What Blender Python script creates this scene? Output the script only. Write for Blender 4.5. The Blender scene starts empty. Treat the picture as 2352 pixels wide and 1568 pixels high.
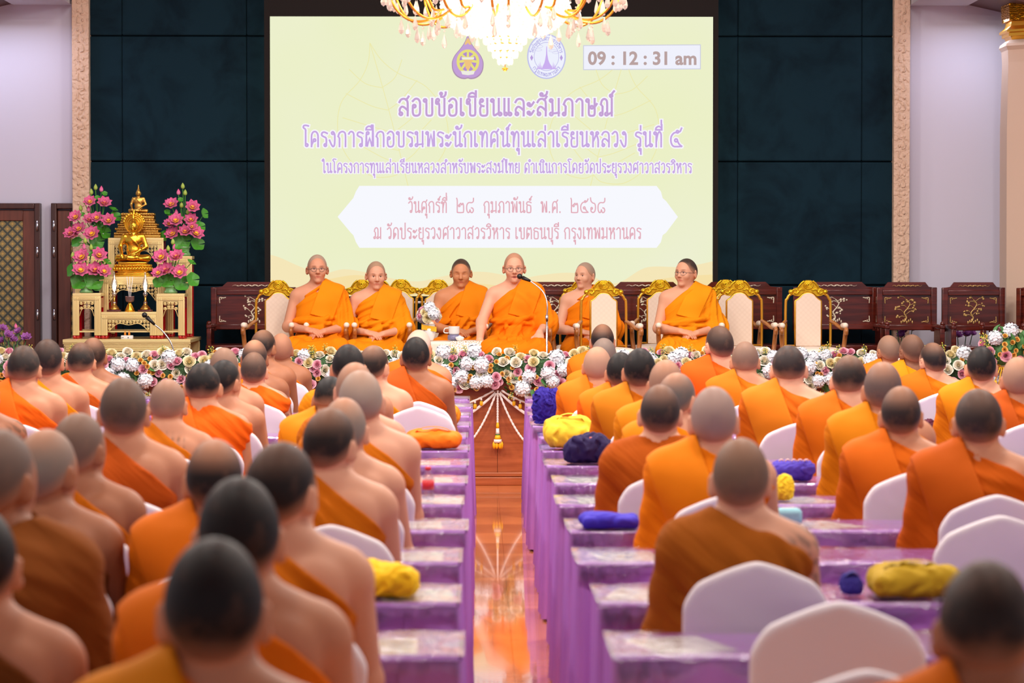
import bpy, bmesh, math, random
import numpy as np
from mathutils import Vector, Matrix, Euler

random.seed(7); np.random.seed(7)
PI = math.pi
SC = bpy.context.scene
# ------------------------------------------------------------------ camera, world, lamps, exposure
FPX, VPX, VPY, CAM_H = 6600.0, 1097.0, 600.0, 1.744      # focal length in pixels of a 2352x1568 frame, vanishing point, eye height
PITCH_ROW = 1.122                                        # distance between rows of tables
STAGE_Z, STAGE_Y, FRONT_Y, WALL_Y = 0.53, 22.45, 22.4, 25.6
cam_data = bpy.data.cameras.new('camera'); cam = bpy.data.objects.new('camera', cam_data)
SC.collection.objects.link(cam); SC.camera = cam
cam.location = (0, 0, CAM_H)
cam_data.sensor_width = 36.0; cam_data.lens = FPX / 2352 * 36.0
cam.rotation_euler = (PI / 2 - math.atan(184 / FPX), 0, -math.atan(79 / FPX))
cam_data.clip_start = 0.5; cam_data.clip_end = 100
cam_data.dof.use_dof = True; cam_data.dof.focus_distance = 22.9; cam_data.dof.aperture_fstop = 4.7
cam_data.dof.aperture_blades = 0

W = bpy.data.worlds.new('daylight'); SC.world = W; W.use_nodes = True
W.node_tree.nodes['Background'].inputs[0].default_value = (0.86, 0.88, 1.0, 1)
W.node_tree.nodes['Background'].inputs[1].default_value = 0.46
SC.view_settings.view_transform = 'Standard'; SC.view_settings.look = 'None'
SC.view_settings.exposure = 0.0; SC.view_settings.gamma = 1.0; SC.view_settings.use_curve_mapping = False
SC.cycles.max_bounces = 6; SC.cycles.diffuse_bounces = 3; SC.cycles.glossy_bounces = 3
SC.cycles.transmission_bounces = 4; SC.cycles.transparent_max_bounces = 10
SC.cycles.caustics_reflective = False; SC.cycles.caustics_refractive = False
SC.cycles.sample_clamp_indirect = 4.0

def area(name, loc, size, power, col=(1, 0.93, 0.84), rot=(0, 0, 0), spread=PI):
    L = bpy.data.lights.new(name, 'AREA'); L.shape = 'RECTANGLE'; L.size, L.size_y = size; L.energy = power; L.color = col; L.spread = spread
    o = bpy.data.objects.new(name, L); o.location = loc; o.rotation_euler = rot
    SC.collection.objects.link(o); return o
# rows of ceiling fittings over the hall, and the lights over the stage
for y, p in ((6.5, 50), (10.5, 88), (14.5, 118), (18.0, 128)):
    for x in (-4.2, -1.4, 1.4, 4.2):
        area('hall_lamp', (x, y, 4.97), (0.6, 0.6), p)
for x in (-2.6, 0.2, 3.0):
    area('stage_lamp', (x, 20.6, 4.9), (0.8, 0.5), 62, rot=(-math.radians(-32), 0, 0))
# cool cove light in the side bays beside the stage
area('cove_lamp', (-4.3, 25.1, 3.85), (1.2, 0.15), 9, (0.75, 0.78, 1.0))
area('cove_lamp', (4.7, 25.1, 3.85), (1.2, 0.15), 12, (0.72, 0.78, 1.0))
# ------------------------------------------------------------------ helpers
def s2l(r, g, b):
    f = lambda c: (c / 255 / 12.92) if c / 255 <= 0.04045 else ((c / 255 + 0.055) / 1.055) ** 2.4
    return (f(r), f(g), f(b), 1.0)

COL = SC.collection
def link(o):
    COL.objects.link(o); return o

def at(px, py, d):
    """world point seen at pixel (px, py) at distance d down the hall"""
    return Vector(((px - VPX) * d / FPX, d, CAM_H - (py - VPY) * d / FPX))

def tag(o, label=None, cat=None, group=None, kind=None):
    if label: o['label'] = label
    if cat: o['category'] = cat
    if group: o['group'] = group
    if kind: o['kind'] = kind
    return o

def thing(name, label, cat, loc=(0, 0, 0), rz=0.0, group=None, scale=1.0):
    o = bpy.data.objects.new(name, None)
    o.empty_display_size = 0.1
    o.location = loc; o.rotation_euler = (0, 0, rz); o.scale = (scale,) * 3
    link(o); tag(o, label, cat, group)
    return o

def place(name, me, mat=None, parent=None, loc=(0, 0, 0), rot=(0, 0, 0), scale=1.0, color=None):
    o = bpy.data.objects.new(name, me)
    if mat is not None and len(me.materials) == 0: me.materials.append(mat)
    o.location = loc; o.rotation_euler = rot
    o.scale = (scale,) * 3 if not hasattr(scale, '__len__') else scale
    if parent is not None: o.parent = parent
    if color is not None: o.color = color
    return link(o)

def copy_tree(o, parent=None):
    c = o.copy(); COL.objects.link(c)
    if parent is not None: c.parent = parent
    for ch in list(o.children): copy_tree(ch, c)
    return c

class MB:
    """collects boxes, tubes, lathes and plates into one mesh"""
    def __init__(s): s.bm = bmesh.new(); s.mi = 0
    def _done(s, vs):
        return vs
    def verts_faces(s, vs, fs, smooth=True):
        bv = [s.bm.verts.new(v) for v in vs]
        for f in fs:
            try:
                F = s.bm.faces.new([bv[i] for i in f]); F.smooth = smooth; F.material_index = s.mi
            except ValueError: pass
        return bv
    def box(s, c, d, rz=0.0, bevel=0.0, R=None):
        M = Matrix.Translation(c) @ (R.to_4x4() if R is not None else Matrix.Rotation(rz, 4, 'Z')) @ Matrix.Diagonal((d[0], d[1], d[2], 1))
        r = bmesh.ops.create_cube(s.bm, size=1.0, matrix=M)
        fs = set(f for v in r['verts'] for f in v.link_faces)
        for f in fs: f.material_index = s.mi
        if bevel > 0:
            es = list(set(e for v in r['verts'] for e in v.link_edges))
            q = bmesh.ops.bevel(s.bm, geom=es, offset=bevel, segments=2, affect='EDGES', profile=0.5)
            for f in q['faces']: f.smooth = True; f.material_index = s.mi
        return s
    def tube(s, pts, r, n=8, closed=False, caps=True):
        pts = [Vector(p) for p in pts]; m = len(pts)
        rr = r if hasattr(r, '__len__') else [r] * m
        rings = []; up = Vector((0, 0, 1)); prev = None
        for i, p in enumerate(pts):
            if closed: t = pts[(i + 1) % m] - pts[i - 1]
            else: t = pts[min(i + 1, m - 1)] - pts[max(i - 1, 0)]
            t = t.normalized() if t.length > 1e-9 else Vector((0, 0, 1))
            if prev is None:
                a = t.cross(up) if abs(t.z) < 0.95 else t.cross(Vector((0, 1, 0)))
            else: a = prev - t * prev.dot(t)
            a = a.normalized() if a.length > 1e-6 else t.orthogonal().normalized()
            prev = a; b = t.cross(a)
            rings.append([s.bm.verts.new(p + (a * math.cos(2 * PI * k / n) + b * math.sin(2 * PI * k / n)) * rr[i]) for k in range(n)])
        for i in range(m if closed else m - 1):
            A, B = rings[i], rings[(i + 1) % m]
            for k in range(n):
                F = s.bm.faces.new((A[k], A[(k + 1) % n], B[(k + 1) % n], B[k])); F.smooth = True; F.material_index = s.mi
        if caps and not closed:
            for R_, fl in ((rings[0], True), (rings[-1], False)):
                F = s.bm.faces.new(R_[::-1] if fl else R_); F.material_index = s.mi
        return s
    def lathe(s, prof, c=(0, 0, 0), n=20, sx=1.0, sy=1.0, smooth=True):
        c = Vector(c); rings = []
        for (r, z) in prof:
            rings.append([s.bm.verts.new(c + Vector((r * sx * math.cos(2 * PI * k / n), r * sy * math.sin(2 * PI * k / n), z))) for k in range(n)])
        for A, B in zip(rings, rings[1:]):
            for k in range(n):
                F = s.bm.faces.new((A[k], A[(k + 1) % n], B[(k + 1) % n], B[k])); F.smooth = smooth; F.material_index = s.mi
        for R_, fl, rad in ((rings[0], True, prof[0][0]), (rings[-1], False, prof[-1][0])):
            if rad > 1e-4:
                F = s.bm.faces.new(R_[::-1] if fl else R_); F.material_index = s.mi
        return s
    def plate(s, poly, y0, y1, flip=False):
        """polygon in XZ extruded from y0 to y1"""
        A = [s.bm.verts.new((p[0], y0, p[1])) for p in poly]; B = [s.bm.verts.new((p[0], y1, p[1])) for p in poly]
        n = len(poly)
        for F in (s.bm.faces.new(A), s.bm.faces.new(B[::-1])): F.material_index = s.mi
        for k in range(n):
            F = s.bm.faces.new((A[k], B[k], B[(k + 1) % n], A[(k + 1) % n])); F.material_index = s.mi
        return s
    def sheet(s, P, smooth=True):
        """grid of points P[i][j]"""
        V = [[s.bm.verts.new(p) for p in row] for row in P]
        for i in range(len(V) - 1):
            for j in range(len(V[0]) - 1):
                F = s.bm.faces.new((V[i][j], V[i + 1][j], V[i + 1][j + 1], V[i][j + 1])); F.smooth = smooth; F.material_index = s.mi
        return s
    def ball(s, c, r, seg=10, rings=7, sc=(1, 1, 1), R=None):
        M = Matrix.Translation(c) @ (R.to_4x4() if R is not None else Matrix()) @ Matrix.Diagonal((r * sc[0], r * sc[1], r * sc[2], 1))
        q = bmesh.ops.create_uvsphere(s.bm, u_segments=seg, v_segments=rings, radius=1.0, matrix=M)
        for f in set(f for v in q['verts'] for f in v.link_faces): f.smooth = True; f.material_index = s.mi
        return s
    def mesh(s, name, mats=()):
        bmesh.ops.recalc_face_normals(s.bm, faces=s.bm.faces)
        me = bpy.data.meshes.new(name); s.bm.to_mesh(me); s.bm.free()
        for m in (mats if hasattr(mats, '__len__') else (mats,)): me.materials.append(m)
        return me
    def build(s, name, mats, parent=None, loc=(0, 0, 0), rot=(0, 0, 0), scale=1.0, color=None):
        return place(name, s.mesh(name, mats), None, parent, loc, rot, scale, color)

# ------------------------------------------------------------------ smooth solids (signed distance fields on a grid)
def np_mesh(name, V, F, mats=()):
    me = bpy.data.meshes.new(name)
    n, m = len(V), len(F)
    me.vertices.add(n); me.vertices.foreach_set('co', V.astype(np.float32).ravel())
    me.loops.add(4 * m); me.loops.foreach_set('vertex_index', F.astype(np.int32).ravel())
    me.polygons.add(m); me.polygons.foreach_set('loop_start', np.arange(0, 4 * m, 4, dtype=np.int32))
    me.polygons.foreach_set('use_smooth', np.ones(m, dtype=bool))
    me.update(calc_edges=True); me.validate()
    for q in (mats if hasattr(mats, '__len__') else (mats,)): me.materials.append(q)
    return me

def smin(a, b, k):
    if k <= 0: return np.minimum(a, b)
    h = np.maximum(k - np.abs(a - b), 0) / k
    return np.minimum(a, b) - h * h * k * 0.25

class Vol:
    def __init__(s, lo, hi, h):
        s.h = h; s.lo = np.array(lo, float)
        n = np.ceil((np.array(hi, float) - s.lo) / h).astype(int) + 1
        s.ax = [(s.lo[i] + h * np.arange(n[i])).astype(np.float32) for i in range(3)]
        s.D = np.full(tuple(n), 0.5, np.float32)
    def reg(s, lo, hi):
        sl = []
        for i in range(3):
            a = int(np.clip(np.floor((lo[i] - s.lo[i]) / s.h), 0, len(s.ax[i]) - 1))
            b = int(np.clip(np.ceil((hi[i] - s.lo[i]) / s.h) + 1, a + 1, len(s.ax[i])))
            sl.append(slice(a, b))
        return tuple(sl)
    def grid(s, r):
        return s.ax[0][r[0]][:, None, None], s.ax[1][r[1]][None, :, None], s.ax[2][r[2]][None, None, :]
    def full(s): return s.grid((slice(None),) * 3)
    def op(s, fn, lo, hi, k=0.02, sub=False):
        m = max(k, 0.02) + 0.02
        r = s.reg(np.array(lo) - m, np.array(hi) + m)
        d = fn(*s.grid(r)); cur = s.D[r]
        s.D[r] = -smin(-cur, d, k) if sub else smin(cur, d, k)
        return s
    def cap(s, a, b, ra, rb=None, k=0.02, sub=False):
        rb = ra if rb is None else rb
        a = np.array(a, float); b = np.array(b, float); ab = b - a; L = float(ab @ ab) + 1e-9
        def fn(X, Y, Z):
            t = np.clip(((X - a[0]) * ab[0] + (Y - a[1]) * ab[1] + (Z - a[2]) * ab[2]) / L, 0, 1)
            return np.sqrt((X - a[0] - t * ab[0]) ** 2 + (Y - a[1] - t * ab[1]) ** 2 + (Z - a[2] - t * ab[2]) ** 2) - (ra + (rb - ra) * t)
        R = max(ra, rb)
        return s.op(fn, np.minimum(a, b) - R, np.maximum(a, b) + R, k, sub)
    def ell(s, c, r, k=0.02, R=None, sub=False):
        c = np.array(c, float); r = np.array(r, float)
        def fn(X, Y, Z):
            x, y, z = X - c[0], Y - c[1], Z - c[2]
            if R is not None:
                x, y, z = (R[0][0] * x + R[1][0] * y + R[2][0] * z, R[0][1] * x + R[1][1] * y + R[2][1] * z, R[0][2] * x + R[1][2] * y + R[2][2] * z)
            k0 = np.sqrt((x / r[0]) ** 2 + (y / r[1]) ** 2 + (z / r[2]) ** 2)
            k1 = np.sqrt((x / r[0] ** 2) ** 2 + (y / r[1] ** 2) ** 2 + (z / r[2] ** 2) ** 2) + 1e-6
            return k0 * (k0 - 1) / k1
        m = r if R is None else np.array([max(r)] * 3)
        return s.op(fn, c - m, c + m, k, sub)
    def rbox(s, c, hd, rad, k=0.02, R=None, sub=False):
        c = np.array(c, float); hd = np.array(hd, float)
        def fn(X, Y, Z):
            x, y, z = X - c[0], Y - c[1], Z - c[2]
            if R is not None:
                x, y, z = (R[0][0] * x + R[1][0] * y + R[2][0] * z, R[0][1] * x + R[1][1] * y + R[2][1] * z, R[0][2] * x + R[1][2] * y + R[2][2] * z)
            qx, qy, qz = np.abs(x) - hd[0] + rad, np.abs(y) - hd[1] + rad, np.abs(z) - hd[2] + rad
            return np.sqrt(np.maximum(qx, 0) ** 2 + np.maximum(qy, 0) ** 2 + np.maximum(qz, 0) ** 2) + np.minimum(np.maximum(qx, np.maximum(qy, qz)), 0) - rad
        m = hd if R is None else np.array([float(np.linalg.norm(hd))] * 3)
        return s.op(fn, c - m, c + m, k, sub)
    def mesh(s):
        D = s.D; S = D < 0
        c = np.zeros(tuple(np.array(D.shape) - 1), np.int8)
        for i in (0, 1):
            for j in (0, 1):
                for q in (0, 1):
                    c += S[i:i + c.shape[0], j:j + c.shape[1], q:q + c.shape[2]]
        act = (c > 0) & (c < 8)
        I = np.argwhere(act); idx = np.full(c.shape, -1, np.int64); idx[act] = np.arange(len(I))
        cor = np.array([(i, j, q) for i in (0, 1) for j in (0, 1) for q in (0, 1)])
        vals = np.stack([D[I[:, 0] + a, I[:, 1] + b, I[:, 2] + e] for a, b, e in cor], 1)
        pos = np.zeros((len(I), 3)); cnt = np.zeros(len(I))
        for a in range(8):
            for b in range(a + 1, 8):
                if np.abs(cor[a] - cor[b]).sum() != 1: continue
                m = (vals[:, a] < 0) != (vals[:, b] < 0)
                t = vals[m, a] / (vals[m, a] - vals[m, b])
                pos[m] += cor[a] + t[:, None] * (cor[b] - cor[a]); cnt[m] += 1
        V = (I + pos / cnt[:, None]) * s.h + s.lo
        F = []
        for ax in range(3):
            u, w = (ax + 1) % 3, (ax + 2) % 3
            n = list(D.shape)
            A = [slice(None)] * 3; B = [slice(None)] * 3
            A[ax] = slice(0, n[ax] - 1); B[ax] = slice(1, n[ax])
            for q in (u, w): A[q] = slice(1, n[q] - 1); B[q] = slice(1, n[q] - 1)
            sa, sb = S[tuple(A)], S[tuple(B)]
            P = np.argwhere(sa != sb)
            if not len(P): continue
            ins = sa[P[:, 0], P[:, 1], P[:, 2]]
            P = P.copy(); P[:, u] += 1; P[:, w] += 1
            def cid(du, dw):
                Q = P.copy(); Q[:, u] -= du; Q[:, w] -= dw
                return idx[Q[:, 0], Q[:, 1], Q[:, 2]]
            q4 = np.stack([cid(1, 1), cid(0, 1), cid(0, 0), cid(1, 0)], 1)
            q4[~ins] = q4[~ins][:, ::-1]
            F.append(q4)
        F = np.concatenate(F); F = F[(F >= 0).all(1)]
        return V, F

def attr(me, name, data, kind='FLOAT'):
    a = me.attributes.new(name, kind, 'POINT')
    if kind == 'FLOAT': a.data.foreach_set('value', np.asarray(data, np.float32).ravel())
    else: a.data.foreach_set('color', np.asarray(data, np.float32).ravel())
# ------------------------------------------------------------------ materials
def new_mat(name):
    m = bpy.data.materials.new(name); m.use_nodes = True
    nt = m.node_tree; return m, nt, nt.nodes['Principled BSDF']
def N(nt, kind, **kw):
    n = nt.nodes.new(kind)
    for k, v in kw.items(): setattr(n, k, v)
    return n
def basic(name, col, rough=0.5, metal=0.0, spec=0.5, bump=None, coat=0.0, var=0.0, vscale=6.0, alpha=None):
    m, nt, b = new_mat(name)
    b.inputs['Base Color'].default_value = col; b.inputs['Roughness'].default_value = rough
    b.inputs['Metallic'].default_value = metal; b.inputs['Specular IOR Level'].default_value = spec
    b.inputs['Coat Weight'].default_value = coat
    tc = N(nt, 'ShaderNodeTexCoord')
    if var:
        n = N(nt, 'ShaderNodeTexNoise'); n.inputs['Scale'].default_value = vscale; n.inputs['Detail'].default_value = 3
        nt.links.new(tc.outputs['Object'], n.inputs['Vector'])
        mx = N(nt, 'ShaderNodeMix', data_type='RGBA')
        mx.inputs['A'].default_value = tuple(c * (1 - var) for c in col[:3]) + (1,)
        mx.inputs['B'].default_value = tuple(min(1, c * (1 + var)) for c in col[:3]) + (1,)
        nt.links.new(n.outputs['Fac'], mx.inputs['Factor']); nt.links.new(mx.outputs['Result'], b.inputs['Base Color'])
    if bump:
        n = N(nt, 'ShaderNodeTexNoise'); n.inputs['Scale'].default_value = bump[0]; n.inputs['Detail'].default_value = 2
        nt.links.new(tc.outputs['Object'], n.inputs['Vector'])
        bp = N(nt, 'ShaderNodeBump'); bp.inputs['Strength'].default_value = bump[1]; bp.inputs['Distance'].default_value = bump[2] if len(bump) > 2 else 0.01
        nt.links.new(n.outputs['Fac'], bp.inputs['Height']); nt.links.new(bp.outputs['Normal'], b.inputs['Normal'])
    return m
def emit(name, col, strength=1.0):
    m = bpy.data.materials.new(name); m.use_nodes = True; nt = m.node_tree; nt.nodes.clear()
    e = N(nt, 'ShaderNodeEmission'); e.inputs[0].default_value = col; e.inputs[1].default_value = strength
    o = N(nt, 'ShaderNodeOutputMaterial'); nt.links.new(e.outputs[0], o.inputs[0]); return m

M = {}
# --- cloth whose colour is the object's own colour
def objcol(name, rough, spec=0.25, bump=None, sheen=0.0, tint=False, streak=None):
    m, nt, b = new_mat(name)
    oi = N(nt, 'ShaderNodeObjectInfo'); out = oi.outputs['Color']
    if tint:
        a = N(nt, 'ShaderNodeAttribute'); a.attribute_name = 'tint'
        mx = N(nt, 'ShaderNodeMix', data_type='RGBA', blend_type='MULTIPLY'); mx.inputs['Factor'].default_value = 1
        nt.links.new(out, mx.inputs['A']); nt.links.new(a.outputs['Color'], mx.inputs['B']); out = mx.outputs['Result']
    nt.links.new(out, b.inputs['Base Color'])
    b.inputs['Roughness'].default_value = rough; b.inputs['Specular IOR Level'].default_value = spec
    b.inputs['Sheen Weight'].default_value = sheen
    if bump or streak:
        tc = N(nt, 'ShaderNodeTexCoord'); mp = N(nt, 'ShaderNodeMapping', vector_type='TEXTURE')
        if streak: mp.inputs['Rotation'].default_value = streak[0]; mp.inputs['Scale'].default_value = streak[1]
        nt.links.new(tc.outputs['Object'], mp.inputs['Vector'])
        n = N(nt, 'ShaderNodeTexNoise'); n.inputs['Scale'].default_value = bump[0]; n.inputs['Detail'].default_value = 2
        nt.links.new(mp.outputs['Vector'], n.inputs['Vector'])
        bp = N(nt, 'ShaderNodeBump'); bp.inputs['Strength'].default_value = bump[1]; bp.inputs['Distance'].default_value = bump[2]
        nt.links.new(n.outputs['Fac'], bp.inputs['Height']); nt.links.new(bp.outputs['Normal'], b.inputs['Normal'])
    return m
M['robe'] = objcol('robe_cotton', 0.8, 0.12, (12, 0.45, 0.03), 0.0, streak=((0, 0.72, 0), (4.0, 2.0, 0.5)))
M['sash'] = objcol('folded_cotton', 0.75, 0.15, (9, 0.25, 0.012))
M['skin'] = objcol('skin', 0.5, 0.35, (120, 0.05, 0.002), tint=True)
M['bag'] = objcol('bag_cloth', 0.7, 0.2, (22, 0.3, 0.01))
# hair: stubble blending into the scalp
def hair_mat():
    m, nt, b = new_mat('cropped_hair')
    oi = N(nt, 'ShaderNodeObjectInfo')
    fa = N(nt, 'ShaderNodeAttribute'); fa.attribute_name = 'fade'
    ca = N(nt, 'ShaderNodeAttribute'); ca.attribute_name = 'crown'
    mul = N(nt, 'ShaderNodeMath', operation='MULTIPLY'); nt.links.new(ca.outputs['Fac'], mul.inputs[0])
    inv = N(nt, 'ShaderNodeMath', operation='SUBTRACT'); inv.inputs[0].default_value = 1; nt.links.new(oi.outputs['Alpha'], inv.inputs[1])
    nt.links.new(inv.outputs[0], mul.inputs[1])
    sb = N(nt, 'ShaderNodeMath', operation='SUBTRACT', use_clamp=True); nt.links.new(fa.outputs['Fac'], sb.inputs[0]); nt.links.new(mul.outputs[0], sb.inputs[1])
    tc = N(nt, 'ShaderNodeTexCoord'); n = N(nt, 'ShaderNodeTexNoise'); n.inputs['Scale'].default_value = 15; n.inputs['Detail'].default_value = 5; n.inputs['Roughness'].default_value = 0.65
    nt.links.new(tc.outputs['Object'], n.inputs['Vector'])
    ml = N(nt, 'ShaderNodeMath', operation='MULTIPLY_ADD', use_clamp=True); nt.links.new(n.outputs['Fac'], ml.inputs[0]); ml.inputs[1].default_value = 0.6; ml.inputs[2].default_value = 0.7
    m2 = N(nt, 'ShaderNodeMath', operation='MULTIPLY', use_clamp=True); nt.links.new(sb.outputs[0], m2.inputs[0]); nt.links.new(ml.outputs[0], m2.inputs[1])
    mx = N(nt, 'ShaderNodeMix', data_type='RGBA'); mx.inputs['A'].default_value = s2l(184, 132, 102)
    nt.links.new(m2.outputs[0], mx.inputs['Factor']); nt.links.new(oi.outputs['Color'], mx.inputs['B']); nt.links.new(mx.outputs['Result'], b.inputs['Base Color'])
    b.inputs['Roughness'].default_value = 0.55; b.inputs['Specular IOR Level'].default_value = 0.22
    return m
M['hair'] = hair_mat()

def wood(name, c1, c2, rough=0.25, scale=(1, 1, 12), coat=0.3, gs=4.0):
    m, nt, b = new_mat(name)
    tc = N(nt, 'ShaderNodeTexCoord'); mp = N(nt, 'ShaderNodeMapping'); mp.inputs['Scale'].default_value = scale
    nt.links.new(tc.outputs['Object'], mp.inputs['Vector'])
    n = N(nt, 'ShaderNodeTexNoise'); n.inputs['Scale'].default_value = gs; n.inputs['Detail'].default_value = 5; n.inputs['Distortion'].default_value = 0.6
    nt.links.new(mp.outputs['Vector'], n.inputs['Vector'])
    cr = N(nt, 'ShaderNodeValToRGB'); cr.color_ramp.elements[0].color = c1; cr.color_ramp.elements[1].color = c2
    cr.color_ramp.elements[0].position = 0.3; cr.color_ramp.elements[1].position = 0.7
    nt.links.new(n.outputs['Fac'], cr.inputs['Fac']); nt.links.new(cr.outputs['Color'], b.inputs['Base Color'])
    b.inputs['Roughness'].default_value = rough; b.inputs['Coat Weight'].default_value = coat; b.inputs['Coat Roughness'].default_value = 0.08
    return m
M['panel_wood'] = wood('stage_panel_wood', s2l(152, 78, 40), s2l(182, 100, 58), 0.3, (0.6, 1, 9), 0.2)
M['rosewood'] = wood('rosewood', s2l(66, 19, 13), s2l(108, 36, 24), 0.2, (0.8, 1, 8), 0.4)
M['door_wood'] = wood('door_wood', s2l(92, 44, 32), s2l(122, 62, 46), 0.4, (8, 1, 0.7), 0.1)
M['door_frame'] = wood('door_frame_wood', s2l(58, 26, 22), s2l(78, 36, 28), 0.4, (8, 1, 0.7), 0.1)
M['arm_wood'] = wood('arm_wood', s2l(150, 88, 40), s2l(186, 118, 62), 0.3, (3, 3, 1), 0.2)

def floor_mat():
    m, nt, b = new_mat('polished_floor')
    tc = N(nt, 'ShaderNodeTexCoord'); mp = N(nt, 'ShaderNodeMapping'); mp.inputs['Scale'].default_value = (1.6, 16, 1)
    nt.links.new(tc.outputs['Object'], mp.inputs['Vector'])
    n = N(nt, 'ShaderNodeTexNoise'); n.inputs['Scale'].default_value = 3; n.inputs['Detail'].default_value = 5
    nt.links.new(mp.outputs['Vector'], n.inputs['Vector'])
    cr = N(nt, 'ShaderNodeValToRGB'); cr.color_ramp.elements[0].color = s2l(206, 118, 66); cr.color_ramp.elements[1].color = s2l(232, 150, 92)
    nt.links.new(n.outputs['Fac'], cr.inputs['Fac'])
    br = N(nt, 'ShaderNodeTexBrick'); br.offset = 0.0; br.inputs['Scale'].default_value = 1.0
    br.inputs['Mortar Size'].default_value = 0.002; br.inputs['Brick Width'].default_value = 0.6; br.inputs['Row Height'].default_value = 0.6
    br.inputs['Color1'].default_value = (1, 1, 1, 1); br.inputs['Color2'].default_value = (1, 1, 1, 1); br.inputs['Mortar'].default_value = (0.45, 0.4, 0.35, 1)
    mp2 = N(nt, 'ShaderNodeMapping'); mp2.inputs['Location'].default_value = (-0.155, 0.1, 0); nt.links.new(tc.outputs['Object'], mp2.inputs['Vector']); nt.links.new(mp2.outputs['Vector'], br.inputs['Vector'])
    mx = N(nt, 'ShaderNodeMix', data_type='RGBA', blend_type='MULTIPLY'); mx.inputs['Factor'].default_value = 1
    nt.links.new(cr.outputs['Color'], mx.inputs['A']); nt.links.new(br.outputs['Color'], mx.inputs['B']); nt.links.new(mx.outputs['Result'], b.inputs['Base Color'])
    b.inputs['Roughness'].default_value = 0.06; b.inputs['IOR'].default_value = 1.45; b.inputs['Specular IOR Level'].default_value = 0.5
    b.inputs['Coat Weight'].default_value = 0.25; b.inputs['Coat Roughness'].default_value = 0.02
    return m
M['floor'] = floor_mat()
M['stage_floor'] = wood('stage_floor', s2l(110, 50, 32), s2l(140, 70, 44), 0.35, (1, 8, 1), 0.2)
M['wall'] = basic('painted_wall', s2l(214, 211, 228), 0.85, spec=0.2)
M['soffit'] = basic('soffit_paint', s2l(215, 212, 222), 0.8, spec=0.2)
M['beam'] = basic('dark_beam', s2l(92, 52, 46), 0.6)
def velvet():
    m, nt, b = new_mat('teal_velvet')
    tc = N(nt, 'ShaderNodeTexCoord')
    n = N(nt, 'ShaderNodeTexNoise'); n.inputs['Scale'].default_value = 2.2; n.inputs['Detail'].default_value = 6; n.inputs['Roughness'].default_value = 0.65; n.inputs['Distortion'].default_value = 0.5
    nt.links.new(tc.outputs['Object'], n.inputs['Vector'])
    cr = N(nt, 'ShaderNodeValToRGB'); cr.color_ramp.elements[0].color = s2l(13, 28, 38); cr.color_ramp.elements[1].color = s2l(22, 45, 57)
    cr.color_ramp.elements[0].position = 0.3; cr.color_ramp.elements[1].position = 0.55
    nt.links.new(n.outputs['Fac'], cr.inputs['Fac']); nt.links.new(cr.outputs['Color'], b.inputs['Base Color'])
    b.inputs['Roughness'].default_value = 0.9; b.inputs['Specular IOR Level'].default_value = 0.1
    b.inputs['Sheen Weight'].default_value = 0.15; b.inputs['Sheen Tint'].default_value = s2l(90, 140, 160)
    return m
M['velvet'] = velvet()
def carved(name, col, sc=9.0, st=0.7, rough=0.7, metal=0.0):
    m, nt, b = new_mat(name)
    tc = N(nt, 'ShaderNodeTexCoord')
    w = N(nt, 'ShaderNodeTexWave', wave_type='RINGS'); w.inputs['Scale'].default_value = sc; w.inputs['Distortion'].default_value = 9; w.inputs['Detail'].default_value = 2; w.inputs['Detail Scale'].default_value = 1.5
    nt.links.new(tc.outputs['Object'], w.inputs['Vector'])
    bp = N(nt, 'ShaderNodeBump'); bp.inputs['Strength'].default_value = st; bp.inputs['Distance'].default_value = 0.01
    nt.links.new(w.outputs['Fac'], bp.inputs['Height']); nt.links.new(bp.outputs['Normal'], b.inputs['Normal'])
    b.inputs['Base Color'].default_value = col; b.inputs['Roughness'].default_value = rough; b.inputs['Metallic'].default_value = metal
    return m
M['carved_trim'] = carved('carved_plaster', s2l(226, 192, 166))
M['pillar'] = basic('pillar_paint', s2l(225, 196, 175), 0.6, spec=0.3)
M['gold_carved'] = carved('gilded_carving', s2l(214, 150, 30), 18, 1.0, 0.3, 1.0)
M['black'] = basic('black_masking', s2l(30, 24, 22), 0.7, spec=0.2)
M['silver'] = basic('silver_metal', (0.75, 0.76, 0.8, 1), 0.25, 1.0)
M['gold'] = basic('gold_leaf', s2l(250, 190, 60), 0.22, 1.0, bump=(30, 0.25, 0.004))
M['gold_frame'] = basic('gilded_frame', s2l(240, 178, 62), 0.3, 0.85, bump=(40, 0.15, 0.003))
M['gold_crest'] = basic('gilded_crest', s2l(236, 188, 40), 0.3, 0.8, bump=(45, 0.3, 0.004))
M['pale_gold'] = basic('pale_gold_moulding', s2l(250, 224, 158), 0.3, 0.35, bump=(60, 0.15, 0.002))
M['bronze'] = basic('bronze_gold', s2l(205, 160, 80), 0.28, 1.0, bump=(50, 0.35, 0.004))
M['red_lacquer'] = basic('red_lacquer', s2l(190, 12, 24), 0.2, coat=0.5)
def damask():
    m, nt, b = new_mat('cream_damask')
    tc = N(nt, 'ShaderNodeTexCoord'); mp = N(nt, 'ShaderNodeMapping'); mp.inputs['Rotation'].default_value = (0, PI / 4, 0)
    nt.links.new(tc.outputs['Object'], mp.inputs['Vector'])
    ck = N(nt, 'ShaderNodeTexVoronoi'); ck.inputs['Scale'].default_value = 34; ck.inputs['Randomness'].default_value = 0.0
    nt.links.new(mp.outputs['Vector'], ck.inputs['Vector'])
    cr = N(nt, 'ShaderNodeValToRGB'); cr.color_ramp.elements[0].color = s2l(244, 224, 206); cr.color_ramp.elements[1].color = s2l(228, 204, 184)
    nt.links.new(ck.outputs['Distance'], cr.inputs['Fac']); nt.links.new(cr.outputs['Color'], b.inputs['Base Color'])
    b.inputs['Roughness'].default_value = 0.6
    return m
M['damask'] = damask()
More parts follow.
